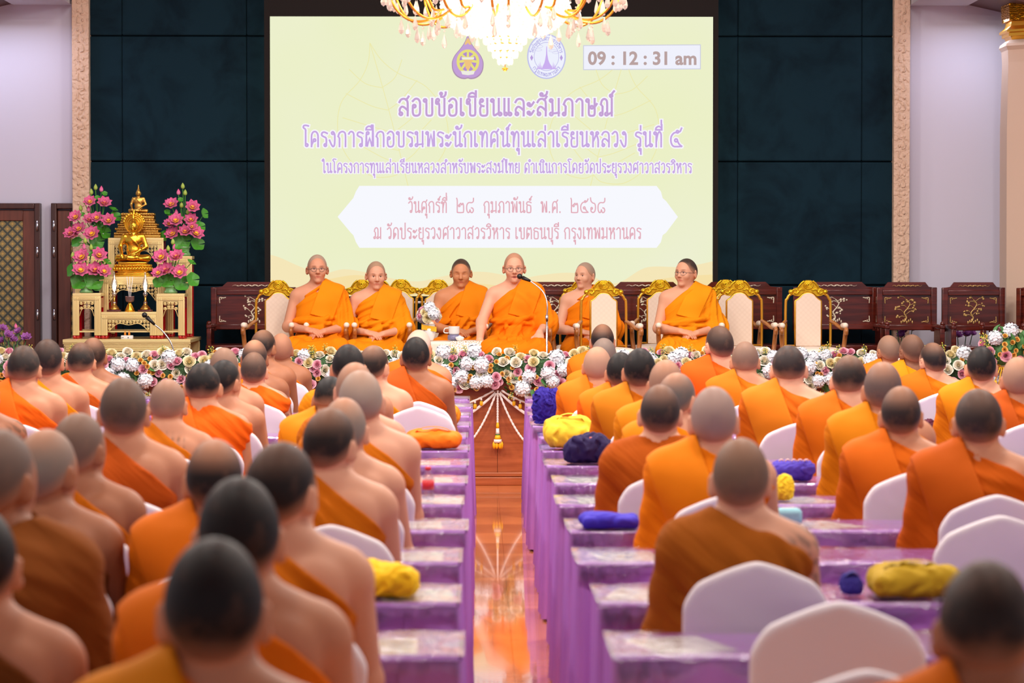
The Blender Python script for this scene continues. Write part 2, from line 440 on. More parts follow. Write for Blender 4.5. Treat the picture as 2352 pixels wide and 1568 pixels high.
M['cream_cloth'] = basic('cream_cloth', s2l(246, 228, 210), 0.6, var=0.03)
M['spandex'] = basic('white_stretch_cover', s2l(228, 222, 228), 0.6, spec=0.25, bump=(5, 0.15, 0.03))
M['purple'] = basic('purple_satin', s2l(180, 122, 208), 0.4, spec=0.4, bump=(6, 0.12, 0.02), var=0.06)
def vinyl():
    m = bpy.data.materials.new('clear_vinyl'); m.use_nodes = True; nt = m.node_tree; nt.nodes.clear()
    t = N(nt, 'ShaderNodeBsdfTransparent'); g = N(nt, 'ShaderNodeBsdfGlossy'); g.inputs['Roughness'].default_value = 0.05; g.inputs['Color'].default_value = (1, 1, 1, 1)
    tc = N(nt, 'ShaderNodeTexCoord'); n = N(nt, 'ShaderNodeTexNoise'); n.inputs['Scale'].default_value = 26; n.inputs['Detail'].default_value = 4
    nt.links.new(tc.outputs['Object'], n.inputs['Vector'])
    bp = N(nt, 'ShaderNodeBump'); bp.inputs['Strength'].default_value = 0.75; bp.inputs['Distance'].default_value = 0.014
    nt.links.new(n.outputs['Fac'], bp.inputs['Height']); nt.links.new(bp.outputs['Normal'], g.inputs['Normal'])
    fr = N(nt, 'ShaderNodeFresnel'); fr.inputs['IOR'].default_value = 1.5; nt.links.new(bp.outputs['Normal'], fr.inputs['Normal'])
    mx = N(nt, 'ShaderNodeMixShader'); nt.links.new(fr.outputs[0], mx.inputs[0]); nt.links.new(t.outputs[0], mx.inputs[1]); nt.links.new(g.outputs[0], mx.inputs[2])
    o = N(nt, 'ShaderNodeOutputMaterial'); nt.links.new(mx.outputs[0], o.inputs[0]); return m
M['vinyl'] = vinyl()
M['paper'] = basic('white_paper', s2l(246, 244, 246), 0.6)
def clear(name, tint=(1, 1, 1, 1), fac=0.35):
    m = bpy.data.materials.new(name); m.use_nodes = True; nt = m.node_tree; nt.nodes.clear()
    t = N(nt, 'ShaderNodeBsdfTransparent'); t.inputs[0].default_value = tint
    g = N(nt, 'ShaderNodeBsdfGlossy'); g.inputs['Roughness'].default_value = 0.05
    mx = N(nt, 'ShaderNodeMixShader'); mx.inputs[0].default_value = fac
    nt.links.new(t.outputs[0], mx.inputs[1]); nt.links.new(g.outputs[0], mx.inputs[2])
    o = N(nt, 'ShaderNodeOutputMaterial'); nt.links.new(mx.outputs[0], o.inputs[0]); return m
M['bottle'] = clear('clear_plastic', (0.92, 0.95, 1, 1), 0.25)
M['crystal'] = clear('cut_crystal', (1.0, 0.93, 0.86, 1), 0.5)
M['white'] = basic('white_plastic', s2l(240, 238, 235), 0.4)
M['red'] = basic('red_plastic', s2l(205, 40, 52), 0.4)
M['mic'] = basic('black_metal', s2l(28, 26, 26), 0.4, spec=0.5)
M['pearl'] = basic('pearl_inlay', s2l(240, 226, 200), 0.25, spec=0.6)
M['pearl_gold'] = basic('gilt_inlay', s2l(206, 168, 104), 0.3, 0.3)
M['lens'] = clear('spectacle_lens', (1, 1, 1, 1), 0.08)
M['wire'] = basic('thin_wire', s2l(150, 140, 130), 0.3, 0.9)
# flowers
def flower(name, c_in, c_out, rough=0.6):
    m, nt, b = new_mat(name)
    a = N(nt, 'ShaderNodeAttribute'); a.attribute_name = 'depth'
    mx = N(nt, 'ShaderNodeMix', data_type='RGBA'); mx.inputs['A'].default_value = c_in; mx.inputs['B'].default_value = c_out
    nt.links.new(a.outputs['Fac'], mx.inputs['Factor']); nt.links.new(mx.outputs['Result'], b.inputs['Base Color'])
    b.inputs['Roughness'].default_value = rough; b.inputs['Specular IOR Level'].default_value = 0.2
    return m
M['rose_pink'] = flower('pink_rose', s2l(240, 112, 156), s2l(253, 198, 214))
M['rose_cream'] = flower('cream_rose', s2l(246, 226, 176), s2l(253, 246, 232))
M['rose_yellow'] = flower('pale_yellow_rose', s2l(246, 214, 130), s2l(252, 240, 200))
M['orange_bloom'] = flower('orange_bloom', s2l(238, 150, 40), s2l(250, 200, 110))
M['hydrangea'] = flower('white_hydrangea', s2l(220, 226, 236), s2l(246, 247, 252))
M['lotus'] = flower('pink_lotus', s2l(250, 178, 208), s2l(228, 82, 148))
M['lotus_purple'] = flower('purple_lotus', s2l(214, 160, 220), s2l(170, 90, 180))
M['leaf'] = basic('green_leaf', s2l(74, 128, 68), 0.5, var=0.35, vscale=8)
M['leaf_dark'] = basic('dark_foliage', s2l(52, 88, 50), 0.7, var=0.5, vscale=30, bump=(60, 1.0, 0.02))
M['leaf_bright'] = basic('lotus_leaf', s2l(70, 150, 40), 0.45, var=0.25, vscale=5)
M['bud'] = basic('green_bud', s2l(168, 196, 84), 0.5, var=0.12, vscale=20)
M['stamen'] = basic('yellow_stamen', s2l(255, 222, 30), 0.6)
M['sprig'] = basic('yellow_sprig', s2l(226, 216, 90), 0.6)
M['crown_yellow'] = basic('yellow_garland_bloom', s2l(250, 184, 20), 0.5, var=0.15, vscale=30)
M['rope'] = basic('white_garland_rope', s2l(244, 236, 234), 0.6, bump=(70, 0.6, 0.006))
M['vase_green'] = basic('green_ceramic', s2l(110, 160, 100), 0.25)
# ------------------------------------------------------------------ people (one continuous skin each; robe, shoulder cloth and hair are children)
def rotm(yaw=0, pitch=0, roll=0):
    y, p, r = (math.radians(a) for a in (yaw, pitch, roll))
    Rz = np.array([[math.cos(-y), -math.sin(-y), 0], [math.sin(-y), math.cos(-y), 0], [0, 0, 1]])
    Rx = np.array([[1, 0, 0], [0, math.cos(-p), -math.sin(-p)], [0, math.sin(-p), math.cos(-p)]])
    Ry = np.array([[math.cos(r), 0, math.sin(r)], [0, 1, 0], [-math.sin(r), 0, math.cos(r)]])
    return Rz @ Rx @ Ry
PIV = np.array([0, 0.0, 1.06])

def frame(d, up):
    d = np.array(d, float); d /= np.linalg.norm(d)
    u = np.array(up, float); u -= d * (u @ d); u /= np.linalg.norm(u)
    w = np.cross(d, u)
    return d, w, u

def hand(v, wrist, d, up, side, curl=0.5, k=0.008, s=1.0):
    """palm, four bent fingers of unequal length and a thumb; up = back of the hand, side = +1 puts the thumb on the +w side"""
    d, w, u = frame(d, up); wrist = np.array(wrist, float)
    R = np.stack([d, w, u], 1)
    v.ell(wrist + d * 0.048 * s, (0.054 * s, 0.042 * s, 0.019 * s), 0.02, R)
    for i, L in enumerate((0.064, 0.076, 0.072, 0.056)):
        o = (i - 1.5) * 0.0205 * s * -side
        b = wrist + d * 0.086 * s + w * o
        c1, c2 = curl * 0.8, curl * 1.7
        m = b + (d * math.cos(c1) - u * math.sin(c1) + w * o * 1.2) * L * 0.5 * s
        e = m + (d * math.cos(c2) - u * math.sin(c2)) * L * 0.5 * s
        v.cap(b, m, 0.0098 * s, 0.009 * s, k); v.cap(m, e, 0.009 * s, 0.0075 * s, k)
    b = wrist + d * 0.03 * s + w * side * 0.03 * s - u * 0.004 * s
    m = b + (d * 0.62 + w * side * 0.7 - u * 0.25) * 0.036 * s
    e = m + (d * 0.92 + w * side * 0.2 - u * 0.3) * 0.03 * s
    v.cap(b, m, 0.0115 * s, 0.0105 * s, k); v.cap(m, e, 0.0105 * s, 0.008 * s, k)

def body_mesh(P, h, mats):
    """P: head yaw/pitch/roll, lean, arms [(shoulder, elbow, wrist, hand dir, hand up, thumb side, curl)], fat, face"""
    f = P.get('fat', 1.0); lean = P.get('lean', 0.0)
    L = lambda x, y, z: (x, y + lean * max(0, z - 0.55), z)
    v = Vol((-0.46, -0.30, 0.0), (0.46, 0.72, 1.36), h)
    v.ell(L(0, 0, 0.58), (0.175 * f, 0.135 * f, 0.125), 0.05)
    v.ell(L(0, 0.02, 0.72), (0.155 * f, 0.125 * f, 0.16), 0.05)
    v.ell(L(0, 0.0, 0.88), (0.168 * f, 0.118 * f, 0.15), 0.05)
    sw = P.get('sw', 0.165)
    v.cap(L(-sw, -0.01, 0.965), L(sw, -0.01, 0.965), 0.058, k=0.06)
    for s in (-1, 1): v.cap(L(s * 0.14, -0.015, 0.985), L(s * 0.03, -0.005, 1.045), 0.045, 0.05, k=0.05)
    v.ell(L(-0.08, -0.075, 0.92), (0.07, 0.035, 0.08), 0.04); v.ell(L(0.08, -0.075, 0.92), (0.07, 0.035, 0.08), 0.04)
    n0 = np.array(L(0, -0.005, 1.0)); hd = np.array(L(0, 0.0, 1.06)) - PIV + np.array([0, 0, P.get('nz', 0.0)])
    R = rotm(P.get('yaw', 0), P.get('pitch', 0), P.get('roll', 0))
    H = lambda x, y, z: R @ (np.array([x, y, z]) - PIV) + PIV + hd
    nk = P.get('neck', 0.057)
    v.cap(n0, H(0, 0.012, 1.11), nk + 0.004, nk - 0.003, k=0.04)
    hw = P.get('hw', 1.0)
    v.ell(H(0, 0.005, 1.178), (0.078 * hw, 0.097, 0.099), 0.02, R)
    v.ell(H(0, -0.01, 1.160), (0.076 * hw, 0.089, 0.09), 0.02, R)
    v.ell(H(0, 0.045, 1.115), (0.060 * hw * P.get('jaw', 1), 0.062, 0.078), 0.035, R)
    v.ell(H(0, 0.07, 1.16), (0.058 * hw, 0.036, 0.075), 0.03, R)
    for s in (-1, 1):
        v.ell(H(s * 0.0855 * hw, -0.004, 1.142), (0.0105, 0.024, 0.036), 0.008, R @ rotm(s * 34))
        v.ell(H(s * 0.091 * hw, 0.006, 1.145), (0.006, 0.012, 0.021), 0.004, R, sub=True)
    if P.get('face'):
        v.cap(H(0, 0.104, 1.162), H(0, 0.121, 1.128), 0.008, 0.014, 0.012)
        for s in (-1, 1):
            v.ell(H(s * 0.011, 0.112, 1.122), (0.009, 0.012, 0.008), 0.006, R)
            v.cap(H(s * 0.012, 0.102, 1.178), H(s * 0.048, 0.086, 1.176), 0.0085, 0.007, 0.012)
            v.ell(H(s * 0.032, 0.113, 1.158), (0.017, 0.014, 0.010), 0.012, R, sub=True)
            v.ell(H(s * 0.032, 0.0905, 1.157), (0.014, 0.012, 0.0085), 0.004, R)
            v.ell(H(s * 0.042, 0.078, 1.125), (0.024, 0.024, 0.022), 0.02, R)
        v.cap(H(-0.02, 0.101, 1.095), H(0.02, 0.101, 1.095), 0.007, 0.007, 0.006)
        v.cap(H(-0.016, 0.100, 1.083 - P.get('open', 0)), H(0.016, 0.100, 1.083 - P.get('open', 0)), 0.0075, 0.0075, 0.006)
        if P.get('open'): v.ell(H(0, 0.112, 1.089 - P['open'] / 2), (0.018, 0.014, 0.006), 0.003, R, sub=True)
        v.ell(H(0, 0.088, 1.056), (0.026, 0.022, 0.02), 0.02, R)
    for (sh, el, wr, hdv, hup, side, curl) in P['arms']:
        v.cap(L(*sh), el, 0.05 * f, 0.043, 0.03); v.cap(el, wr, 0.043, 0.028, 0.02)
        v.cap(el, np.array(el) * 0.65 + np.array(wr) * 0.35, 0.042, 0.041, 0.02)
        hand(v, wr, hdv, hup, side, curl)
    kx = P.get('kx', 0.13); ky = P.get('ky', 0.42)
    for s in (-1, 1):
        v.cap((s * 0.09, 0.0, 0.55), (s * kx, ky, 0.52), 0.085, 0.06, 0.03)
        v.cap((s * kx, ky, 0.52), (s * kx, ky + 0.0, 0.09), 0.056, 0.036, 0.02)
        v.cap((s * kx, ky - 0.03, 0.045), (s * kx, ky + 0.15, 0.035), 0.036, 0.028, 0.02)
    V, F = v.mesh()
    me = np_mesh('body', V, F, mats)
    q = (V - (PIV + hd)) @ R + PIV            # back into head coordinates
    t = np.ones((len(V), 4), np.float32)
    if P.get('face'):
        def blob(c, r, col, soft=0.35):
            e = np.sqrt((((q - np.array(c)) / np.array(r)) ** 2).sum(1)); w = np.clip((1 + soft - e) / (2 * soft), 0, 1)[:, None]
            t[:, :3] = t[:, :3] * (1 - w) + np.array(col) * w
        op = P.get('open', 0); zm = 1.089 - op / 2
        blob((0, 0.105, zm), (0.023, 0.02, 0.010 + op / 2), (0.80, 0.50, 0.50))
        blob((0, 0.105, zm), (0.021, 0.03, 0.0016 + op / 2), (0.36, 0.17, 0.17), 0.5)
        for s in (-1, 1):
            if not P.get('shut'):
                blob((s * 0.032, 0.10, 1.156), (0.0125, 0.02, 0.0058), (1.05, 1.3, 1.5), 0.25)
                blob((s * 0.032 + P.get('gaze', 0), 0.10, 1.156), (0.0062, 0.02, 0.0062), (0.12, 0.08, 0.07), 0.25)
            blob((s * 0.032, 0.10, 1.1625 if not P.get('shut') else 1.155), (0.0145, 0.02, 0.0022), (0.2, 0.13, 0.11), 0.5)
            blob((s * 0.033, 0.10, 1.180), (0.021, 0.03, 0.0045), P.get('brow', (0.5, 0.42, 0.38)))
            blob((s * 0.008, 0.125, 1.117), (0.005, 0.012, 0.004), (0.45, 0.28, 0.25))
    tat = P.get('tattoo', '')
    if tat:
        x, y, z = V[:, 0], V[:, 1], V[:, 2]
        if tat == 'arm':
            reg = np.clip((x - 0.12) / 0.03, 0, 1) * np.clip((z - 0.74) / 0.05, 0, 1) * np.clip((0.115 - y) / 0.04, 0, 1)
            pat = np.clip((np.sin(61 * z + 4 * np.sin(40 * y)) * np.sin(57 * y + 3 * np.sin(45 * z + 30 * x)) + 0.05) * 3, 0, 1)
        else:
            reg = np.clip((0.07 - np.abs(x - 0.03)) / 0.02, 0, 1) * np.clip((z - 0.93) / 0.02, 0, 1) * np.clip((1.06 - z) / 0.02, 0, 1) * np.clip((-0.02 - y) / 0.02, 0, 1)
            pat = np.clip(np.sin(230 * x) * 2, 0, 1) * (0.6 + 0.4 * np.sin(170 * z))
        w = (reg * pat * 0.6)[:, None]; t[:, :3] = t[:, :3] * (1 - w) + np.array((0.22, 0.3, 0.36)) * w
    attr(me, 'tint', t, 'FLOAT_COLOR')
    return me, R, hd

def hair_mesh(P, R, hd, h, mats, crop=1.0):
    """a close-cropped cap over the scalp, thinning at its edge and at the crown"""
    hw = P.get('hw', 1.0)
    H = lambda x, y, z: R @ (np.array([x, y, z]) - PIV) + PIV + hd
    c = H(0, 0, 1.18)
    v = Vol(c - 0.14, c + 0.14, h); g = 0.0035 * crop
    v.ell(H(0, 0.005, 1.178), (0.078 * hw + g, 0.097 + g, 0.099 + g), 0.02, R)
    v.ell(H(0, -0.01, 1.160), (0.076 * hw + g, 0.089 + g, 0.09 + g), 0.02, R)
    X, Y, Z = v.full()
    x, y, z = X - (PIV + hd)[0], Y - (PIV + hd)[1], Z - (PIV + hd)[2]
    lx = R[0][0] * x + R[1][0] * y + R[2][0] * z; ly = R[0][1] * x + R[1][1] * y + R[2][1] * z; lz = R[0][2] * x + R[1][2] * y + R[2][2] * z + PIV[2]
    line = lambda ly, lx: 1.074 + np.clip((ly + 0.075) / 0.165, 0, 1.2) * 0.146 - 0.02 * (np.abs(lx) / 0.076) ** 2 * np.clip(ly / 0.08, 0, 1)
    v.D = np.maximum(v.D, (line(ly, lx) - lz) * 0.75)
    v.D = np.maximum(v.D, -(np.sqrt((lx / 0.066) ** 2 + ((ly - 0.002) / 0.084) ** 2 + ((lz - 1.168) / 0.088) ** 2) - 1) * 0.06)
    V, F = v.mesh(); me = np_mesh('hair', V, F, mats)
    q = (V - (PIV + hd)) @ R + PIV
    edge = q[:, 2] - line(q[:, 1], q[:, 0])
    attr(me, 'fade', np.clip((edge + 0.002) / 0.06, 0.0, 1) ** 0.85)
    cr = np.exp(-((q[:, 0] / 0.055) ** 2 + ((q[:, 1] + 0.03) / 0.065) ** 2) * 0.8) * np.clip((q[:, 2] - 1.18) / 0.05, 0, 1)
    attr(me, 'crown', cr * 1.15)
    return me

def folds(X, Y, Z, amp=0.004, n=(0.64, 0.0, 0.77), freq=110, seed=0.0):
    """soft cloth folds running along the diagonal of the robe"""
    s = X * n[0] + Z * n[2] + 0.15 * Y + 0.035 * np.sin(9 * X + 5 * Y + seed) + 0.025 * np.sin(11 * Z - 9 * Y + seed * 2)
    w = 1.05 * X + 0.5 * Y + 0.2 * Z + 0.02 * np.sin(9 * Z + seed)
    wv = np.clip((-X - 0.13) / 0.09, 0, 1)
    a = 0.55 + 0.45 * np.sin(6 * X - 8 * Z + 5 * Y + seed * 3)
    d1 = a * np.sin(freq * s + seed) + 0.6 * np.sin(freq * 0.43 * s + 2 * seed)
    d2 = a * np.sin(freq * 0.8 * w + seed) + 0.6 * np.sin(freq * 0.4 * w + 2 * seed)
    return amp * (d1 * (1 - wv) + d2 * wv)

def robe_mesh(P, h, mats, kind='open', seed=0.0):
    """robe over the left shoulder; kind 'open' bares the right shoulder, 'closed' covers both"""
    f = P.get('fat', 1.0); lean = P.get('lean', 0.0)
    L = lambda x, y, z: (x, y + lean * max(0, z - 0.55), z)
    g = 0.017
    v = Vol((-0.46, -0.30, 0.02), (0.46, 0.66, 1.10), h)
    v.ell(L(0, 0, 0.57), (0.19 * f + g, 0.135 * f + g, 0.13), 0.06)
    v.ell(L(0, 0.02, 0.72), (0.165 * f + g, 0.128 * f + g, 0.17), 0.06)
    v.ell(L(0, 0.0, 0.88), (0.170 * f + g, 0.120 * f + g, 0.16), 0.06)
    sw = P.get('sw', 0.165)
    v.cap(L(-sw, -0.01, 0.965), L(sw, -0.01, 0.965), 0.058 + g, k=0.06)
    for s in (-1, 1): v.cap(L(s * 0.14, -0.015, 0.985), L(s * 0.045, -0.005, 1.04), 0.045 + g, 0.045 + g, k=0.05)
    v.ell(L(-0.08, -0.075, 0.92), (0.07 + g, 0.035 + g, 0.08 + g), 0.04); v.ell(L(0.08, -0.075, 0.92), (0.07 + g, 0.035 + g, 0.08 + g), 0.04)
    X, Y, Z = v.full(); Yl = Y - lean * np.maximum(0, Z - 0.55)
    if kind == 'open':
        # keep what lies below the line from the left of the neck to under the right arm
        e = P.get('edge', (0.66, 0.75))
        c = (X + 0.055) * e[0] + (Z - P.get('ez', 1.078)) * e[1] + 0.55 * np.maximum(0, X) * np.maximum(0, 0.12 - np.abs(X - 0.1)) * -1.6
        v.D = np.maximum(v.D, c / 0.98)
    else:
        v.D = np.maximum(v.D, Z - 1.075)
    # neck opening
    v.D = np.maximum(v.D, -(np.sqrt((X - 0.0) ** 2 + (Yl - 0.005) ** 2) - 0.066 - 0.35 * np.maximum(0, Z - 1.04)) * np.where(Z > 0.99, 1, -1) - np.where(Z > 0.99, 0, 1))
    # sleeve over the left arm
    for i, (sh, el, wr, *_r) in enumerate(P['arms']):
        right = sh[0] > 0
        if right and kind == 'open': continue
        sh = np.array(L(*sh)); el = np.array(el); wr = np.array(wr); fw = P.get('sleeve', 0.55)
        s = -1 if not right else 1
        sr = P.get('slv', 1.0); v.cap(sh, el, 0.070, 0.088 * sr, 0.05)
        v.cap(el, el + (wr - el) * fw, 0.082 * sr, 0.062, 0.05)
        lo = el + np.array([s * 0.02, -0.02, -0.10 if P.get('wing', 1) else -0.04])
        v.cap(el, lo, 0.08 * sr, 0.05 * sr, 0.06)
        # cloth swag between arm and waist
        v.cap(sh * 0.5 + el * 0.5, np.array(L(s * 0.13, 0.03, 0.66)), 0.06, 0.07, 0.06)
    if P.get('sash'):
        for a in np.linspace(0, 2 * PI, 22):
            pass
        def band(X, Y, Z):
            yy = Y - lean * np.maximum(0, Z - 0.55)
            r = np.sqrt((X / (0.186 * f)) ** 2 + ((yy - 0.015) / (0.150 * f)) ** 2)
            d1 = np.sqrt(((r - 1) * 0.16) ** 2 + (Z - 0.765 + 0.10 * X) ** 2) - 0.022
            d2 = np.sqrt(((r - 1) * 0.16) ** 2 + (Z - 0.735 - 0.06 * X) ** 2) - 0.02
            return np.minimum(d1, d2)
        v.op(band, (-0.24, -0.18, 0.68), (0.24, 0.2, 0.84), 0.012)
        v.ell(L(0.0, 0.17, 0.75), (0.062, 0.03, 0.036), 0.015)
        v.rbox(L(0.01, 0.175, 0.66), (0.075, 0.022, 0.055), 0.018, 0.02)
        v.rbox((0.02, 0.235, 0.60), (0.08, 0.07, 0.022), 0.018, 0.02)
    # the skirt over lap and legs
    kx = P.get('kx', 0.13); ky = P.get('ky', 0.42)
    for s in (-1, 1):
        v.cap((s * 0.09, 0.0, 0.555), (s * kx, ky, 0.53), 0.10, 0.078, 0.05)
        v.cap((s * kx, ky, 0.52), (s * kx, ky, 0.13), 0.078, 0.075, 0.06)
    v.cap((-kx, ky, 0.50), (kx, ky, 0.50), 0.06, 0.06, 0.08)
    v.rbox((0, ky, 0.33), (kx + 0.03, 0.055, 0.22), 0.05, 0.06)
    v.rbox((0, 0.2, 0.53), (kx + 0.02, 0.2, 0.05), 0.05, 0.06)
    low = np.clip((0.62 - Z) / 0.08, 0, 1)
    v.D = v.D + (1 - low) * folds(X, Y, Z, P.get('amp', 0.0036), seed=seed) + low * folds(X, Y, Z, 0.0035, (0.95, 0, 0.1), 60, seed + 1)
    V, F = v.mesh()
    return np_mesh('robe', V, F, mats)

def shoulder_cloth_mesh(P, h, mats, c=-0.135, hw=0.105, shear=0.35, bottom=0.66):
    """the folded outer robe laid over the left shoulder, down the back and the chest"""
    f = P.get('fat', 1.0); lean = P.get('lean', 0.0)
    L = lambda x, y, z: (x, y + lean * max(0, z - 0.55), z)
    g = 0.033
    v = Vol((-0.40, -0.26, bottom - 0.05), (0.25, 0.26, 1.13), h)
    v.ell(L(0, 0.02, 0.72), (0.165 * f + g, 0.128 * f + g, 0.17), 0.06)
    v.ell(L(0, 0.0, 0.88), (0.170 * f + g, 0.120 * f + g, 0.16), 0.06)
    sw = P.get('sw', 0.165)
    v.cap(L(-sw, -0.01, 0.965), L(sw, -0.01, 0.965), 0.058 + g, k=0.06)
    v.cap(L(-0.14, -0.015, 0.985), L(-0.045, -0.005, 1.04), 0.045 + g, 0.045 + g, k=0.05)
    v.ell(L(-0.08, -0.075, 0.92), (0.07 + g, 0.035 + g, 0.08 + g), 0.04); v.ell(L(0.08, -0.075, 0.92), (0.07 + g, 0.035 + g, 0.08 + g), 0.04)
    sh, el = np.array(L(*P['arms'][0][0])), np.array(P['arms'][0][1])
    v.cap(sh, el, 0.084, 0.10 * P.get('slv', 1.0), 0.05)
    X, Y, Z = v.full(); Yl = Y - lean * np.maximum(0, Z - 0.55)
    xs = X - shear * (1.02 - Z) - c
    v.D = np.maximum(v.D, np.abs(xs) - hw)
    v.D = np.maximum(v.D, bottom + 0.25 * (X + 0.1) - Z)
    v.D = np.maximum(v.D, -(np.sqrt(X ** 2 + (Yl - 0.005) ** 2) - 0.07) * np.where(Z > 0.99, 1, -1) - np.where(Z > 0.99, 0, 1))
    V, F = v.mesh()
    return np_mesh('shoulder_cloth', V, F, mats)

SHL, SHR = (-0.185, -0.01, 0.95), (0.185, -0.01, 0.95)
WRITE = [((-0.172, -0.01, 0.95), (-0.198, 0.10, 0.70), (-0.11, 0.33, 0.795), (0.55, 0.8, -0.1), (0, 0, 1), 1, 0.5),
         ((0.172, -0.01, 0.95), (0.203, 0.09, 0.70), (0.12, 0.33, 0.795), (-0.5, 0.8, -0.1), (0, 0, 1), -1, 0.7)]
LAP = [(SHL, (-0.255, 0.04, 0.70), (-0.075, 0.235, 0.665), (0.85, 0.45, -0.15), (0.1, 0.35, 1), 1, 0.55),
       (SHR, (0.25, 0.03, 0.70), (0.075, 0.245, 0.68), (-0.85, 0.42, -0.15), (-0.1, 0.45, 1), -1, 0.5)]
# ------------------------------------------------------------------ the setting
def struct(name, mb, mats):
    return tag(mb.build(name, mats), kind='structure')
PX = lambda px, d: (px - VPX) * d / FPX
PZ = lambda py, d: CAM_H - (py - VPY) * d / FPX

struct('floor', MB().box((0, 12, -0.05), (17, 30, 0.1)), M['floor'])
struct('floor_stage', MB().box((0, (STAGE_Y + 25.42) / 2, STAGE_Z / 2), (16.6, 25.42 - STAGE_Y, STAGE_Z)), M['stage_floor'])
mb = MB()
for k in range(-14, 14):
    mb.box((0.155 + 0.6 * k + 0.3, 22.425, 0.46), (0.597, 0.05, 0.92))
struct('wall_stage_front', mb, M['panel_wood'])
mb = MB(); mb.box((0, 22.37, 0.032), (16.6, 0.06, 0.064), bevel=0.006); mb.box((0, 22.385, 0.082), (16.6, 0.03, 0.032), bevel=0.006); mb.box((0, 22.5, 0.935), (16.6, 0.24, 0.03), bevel=0.008)
struct('trim_stage_front', mb, M['panel_wood'])

# velvet back wall of upholstered panels
xl, xr = PX(206, 25.55), PX(2056, 25.55)
mb = MB(); mb.box(((xl + xr) / 2, 25.68, 2.5), (xr - xl, 0.1, 5.0))
xs = [xl] + [PX(p, 25.55) for p in (283, 568, 850, 1135, 1420, 1695, 1980)] + [xr]
zs = [0.0, PZ(655, 25.55), PZ(371, 25.55), PZ(84, 25.55), 5.0]
for a, b in zip(xs, xs[1:]):
    for c, d in zip(zs, zs[1:]):
        mb.box(((a + b) / 2, 25.60, (c + d) / 2), (b - a - 0.004, 0.07, d - c - 0.012), bevel=0.012)
struct('wall_back', mb, M['velvet'])
for i, (p0, p1) in enumerate(((170, 209), (2052, 2089))):
    a, b = PX(p0, 25.5), PX(p1, 25.5)
    mb = MB(); mb.box(((a + b) / 2, 25.55, 2.5), (b - a, 0.16, 5.0), bevel=0.006)
    # low relief scrollwork up the middle of the strip
    for k in range(46):
        z = 0.6 + k * 0.085; s = 1 if k % 2 else -1; x = (a + b) / 2
        pts = [(x + s * 0.034 * math.sin(t * 2.4) * (1 - t * 0.3), 25.468, z + 0.075 * t + 0.012 * math.cos(6 * t)) for t in np.linspace(0, 1, 7)]
        mb.tube(pts, [0.004, 0.007, 0.008, 0.008, 0.007, 0.006, 0.003], 5)
        mb.ball((x - s * 0.022, 25.468, z + 0.04), 0.012, 6, 4, (1, 0.6, 1.3))
    struct('trim_%d' % (i + 1), mb, M['carved_trim'])
struct('wall_left', MB().box(((-8.2 + PX(170, 25.55)) / 2, 25.7, 2.5), (8.2 + PX(170, 25.55), 0.12, 5.0)), M['wall'])
struct('wall_right', MB().box(((8.2 + PX(2089, 25.55)) / 2, 25.7, 2.5), (8.2 - PX(2089, 25.55), 0.12, 5.0)), M['wall'])
# lowered ceilings of the two side bays: a white cove, then sloping dark boards
for name, sx, xa, xb in (('ceiling_left', -1, 3.60, 4.12), ('ceiling_right', 1, 3.84, 4.36)):
    mb = MB(); zc = PZ(14, 25.6)
    mb.box((sx * (xa + xb) / 2, 25.2, zc + 0.06), (xb - xa, 0.9, 0.12)); 
    struct(name, mb, M['soffit'])
    mb = MB(); z0, z1, xo = PZ(8, 25.5), PZ(60, 25.5), xb + 0.9
    mb.plate([(sx * xb, z0), (sx * xo, z1), (sx * xo, z1 + 0.06), (sx * xb, z0 + 0.06)], 24.6, 25.66)
    struct(name.replace('ceiling', 'ceiling_boards'), mb, M['beam'])

struct('ceiling', MB().box((0, 12, 5.05), (17, 28, 0.1)), M['soffit'])
# doors in the left bay
def lattice_mat():
    m, nt, b = new_mat('lattice_screen')
    tc = N(nt, 'ShaderNodeTexCoord'); mp = N(nt, 'ShaderNodeMapping'); mp.inputs['Rotation'].default_value = (0, PI / 4, 0)
    nt.links.new(tc.outputs['Object'], mp.inputs['Vector'])
    v = N(nt, 'ShaderNodeTexVoronoi', distance='CHEBYCHEV'); v.inputs['Scale'].default_value = 16; v.inputs['Randomness'].default_value = 0
    nt.links.new(mp.outputs['Vector'], v.inputs['Vector'])
    cr = N(nt, 'ShaderNodeValToRGB'); e = cr.color_ramp.elements
    e[0].color = s2l(196, 160, 86); e[0].position = 0.12; e[1].color = s2l(60, 66, 58); e[1].position = 0.5
    q = e.new(0.22); q.color = s2l(120, 112, 78); q = e.new(0.30); q.color = s2l(176, 148, 86); q = e.new(0.38); q.color = s2l(78, 80, 66)
    nt.links.new(v.outputs['Distance'], cr.inputs['Fac']); nt.links.new(cr.outputs['Color'], b.inputs['Base Color'])
    b.inputs['Roughness'].default_value = 0.45
    return m
M['lattice'] = lattice_mat()
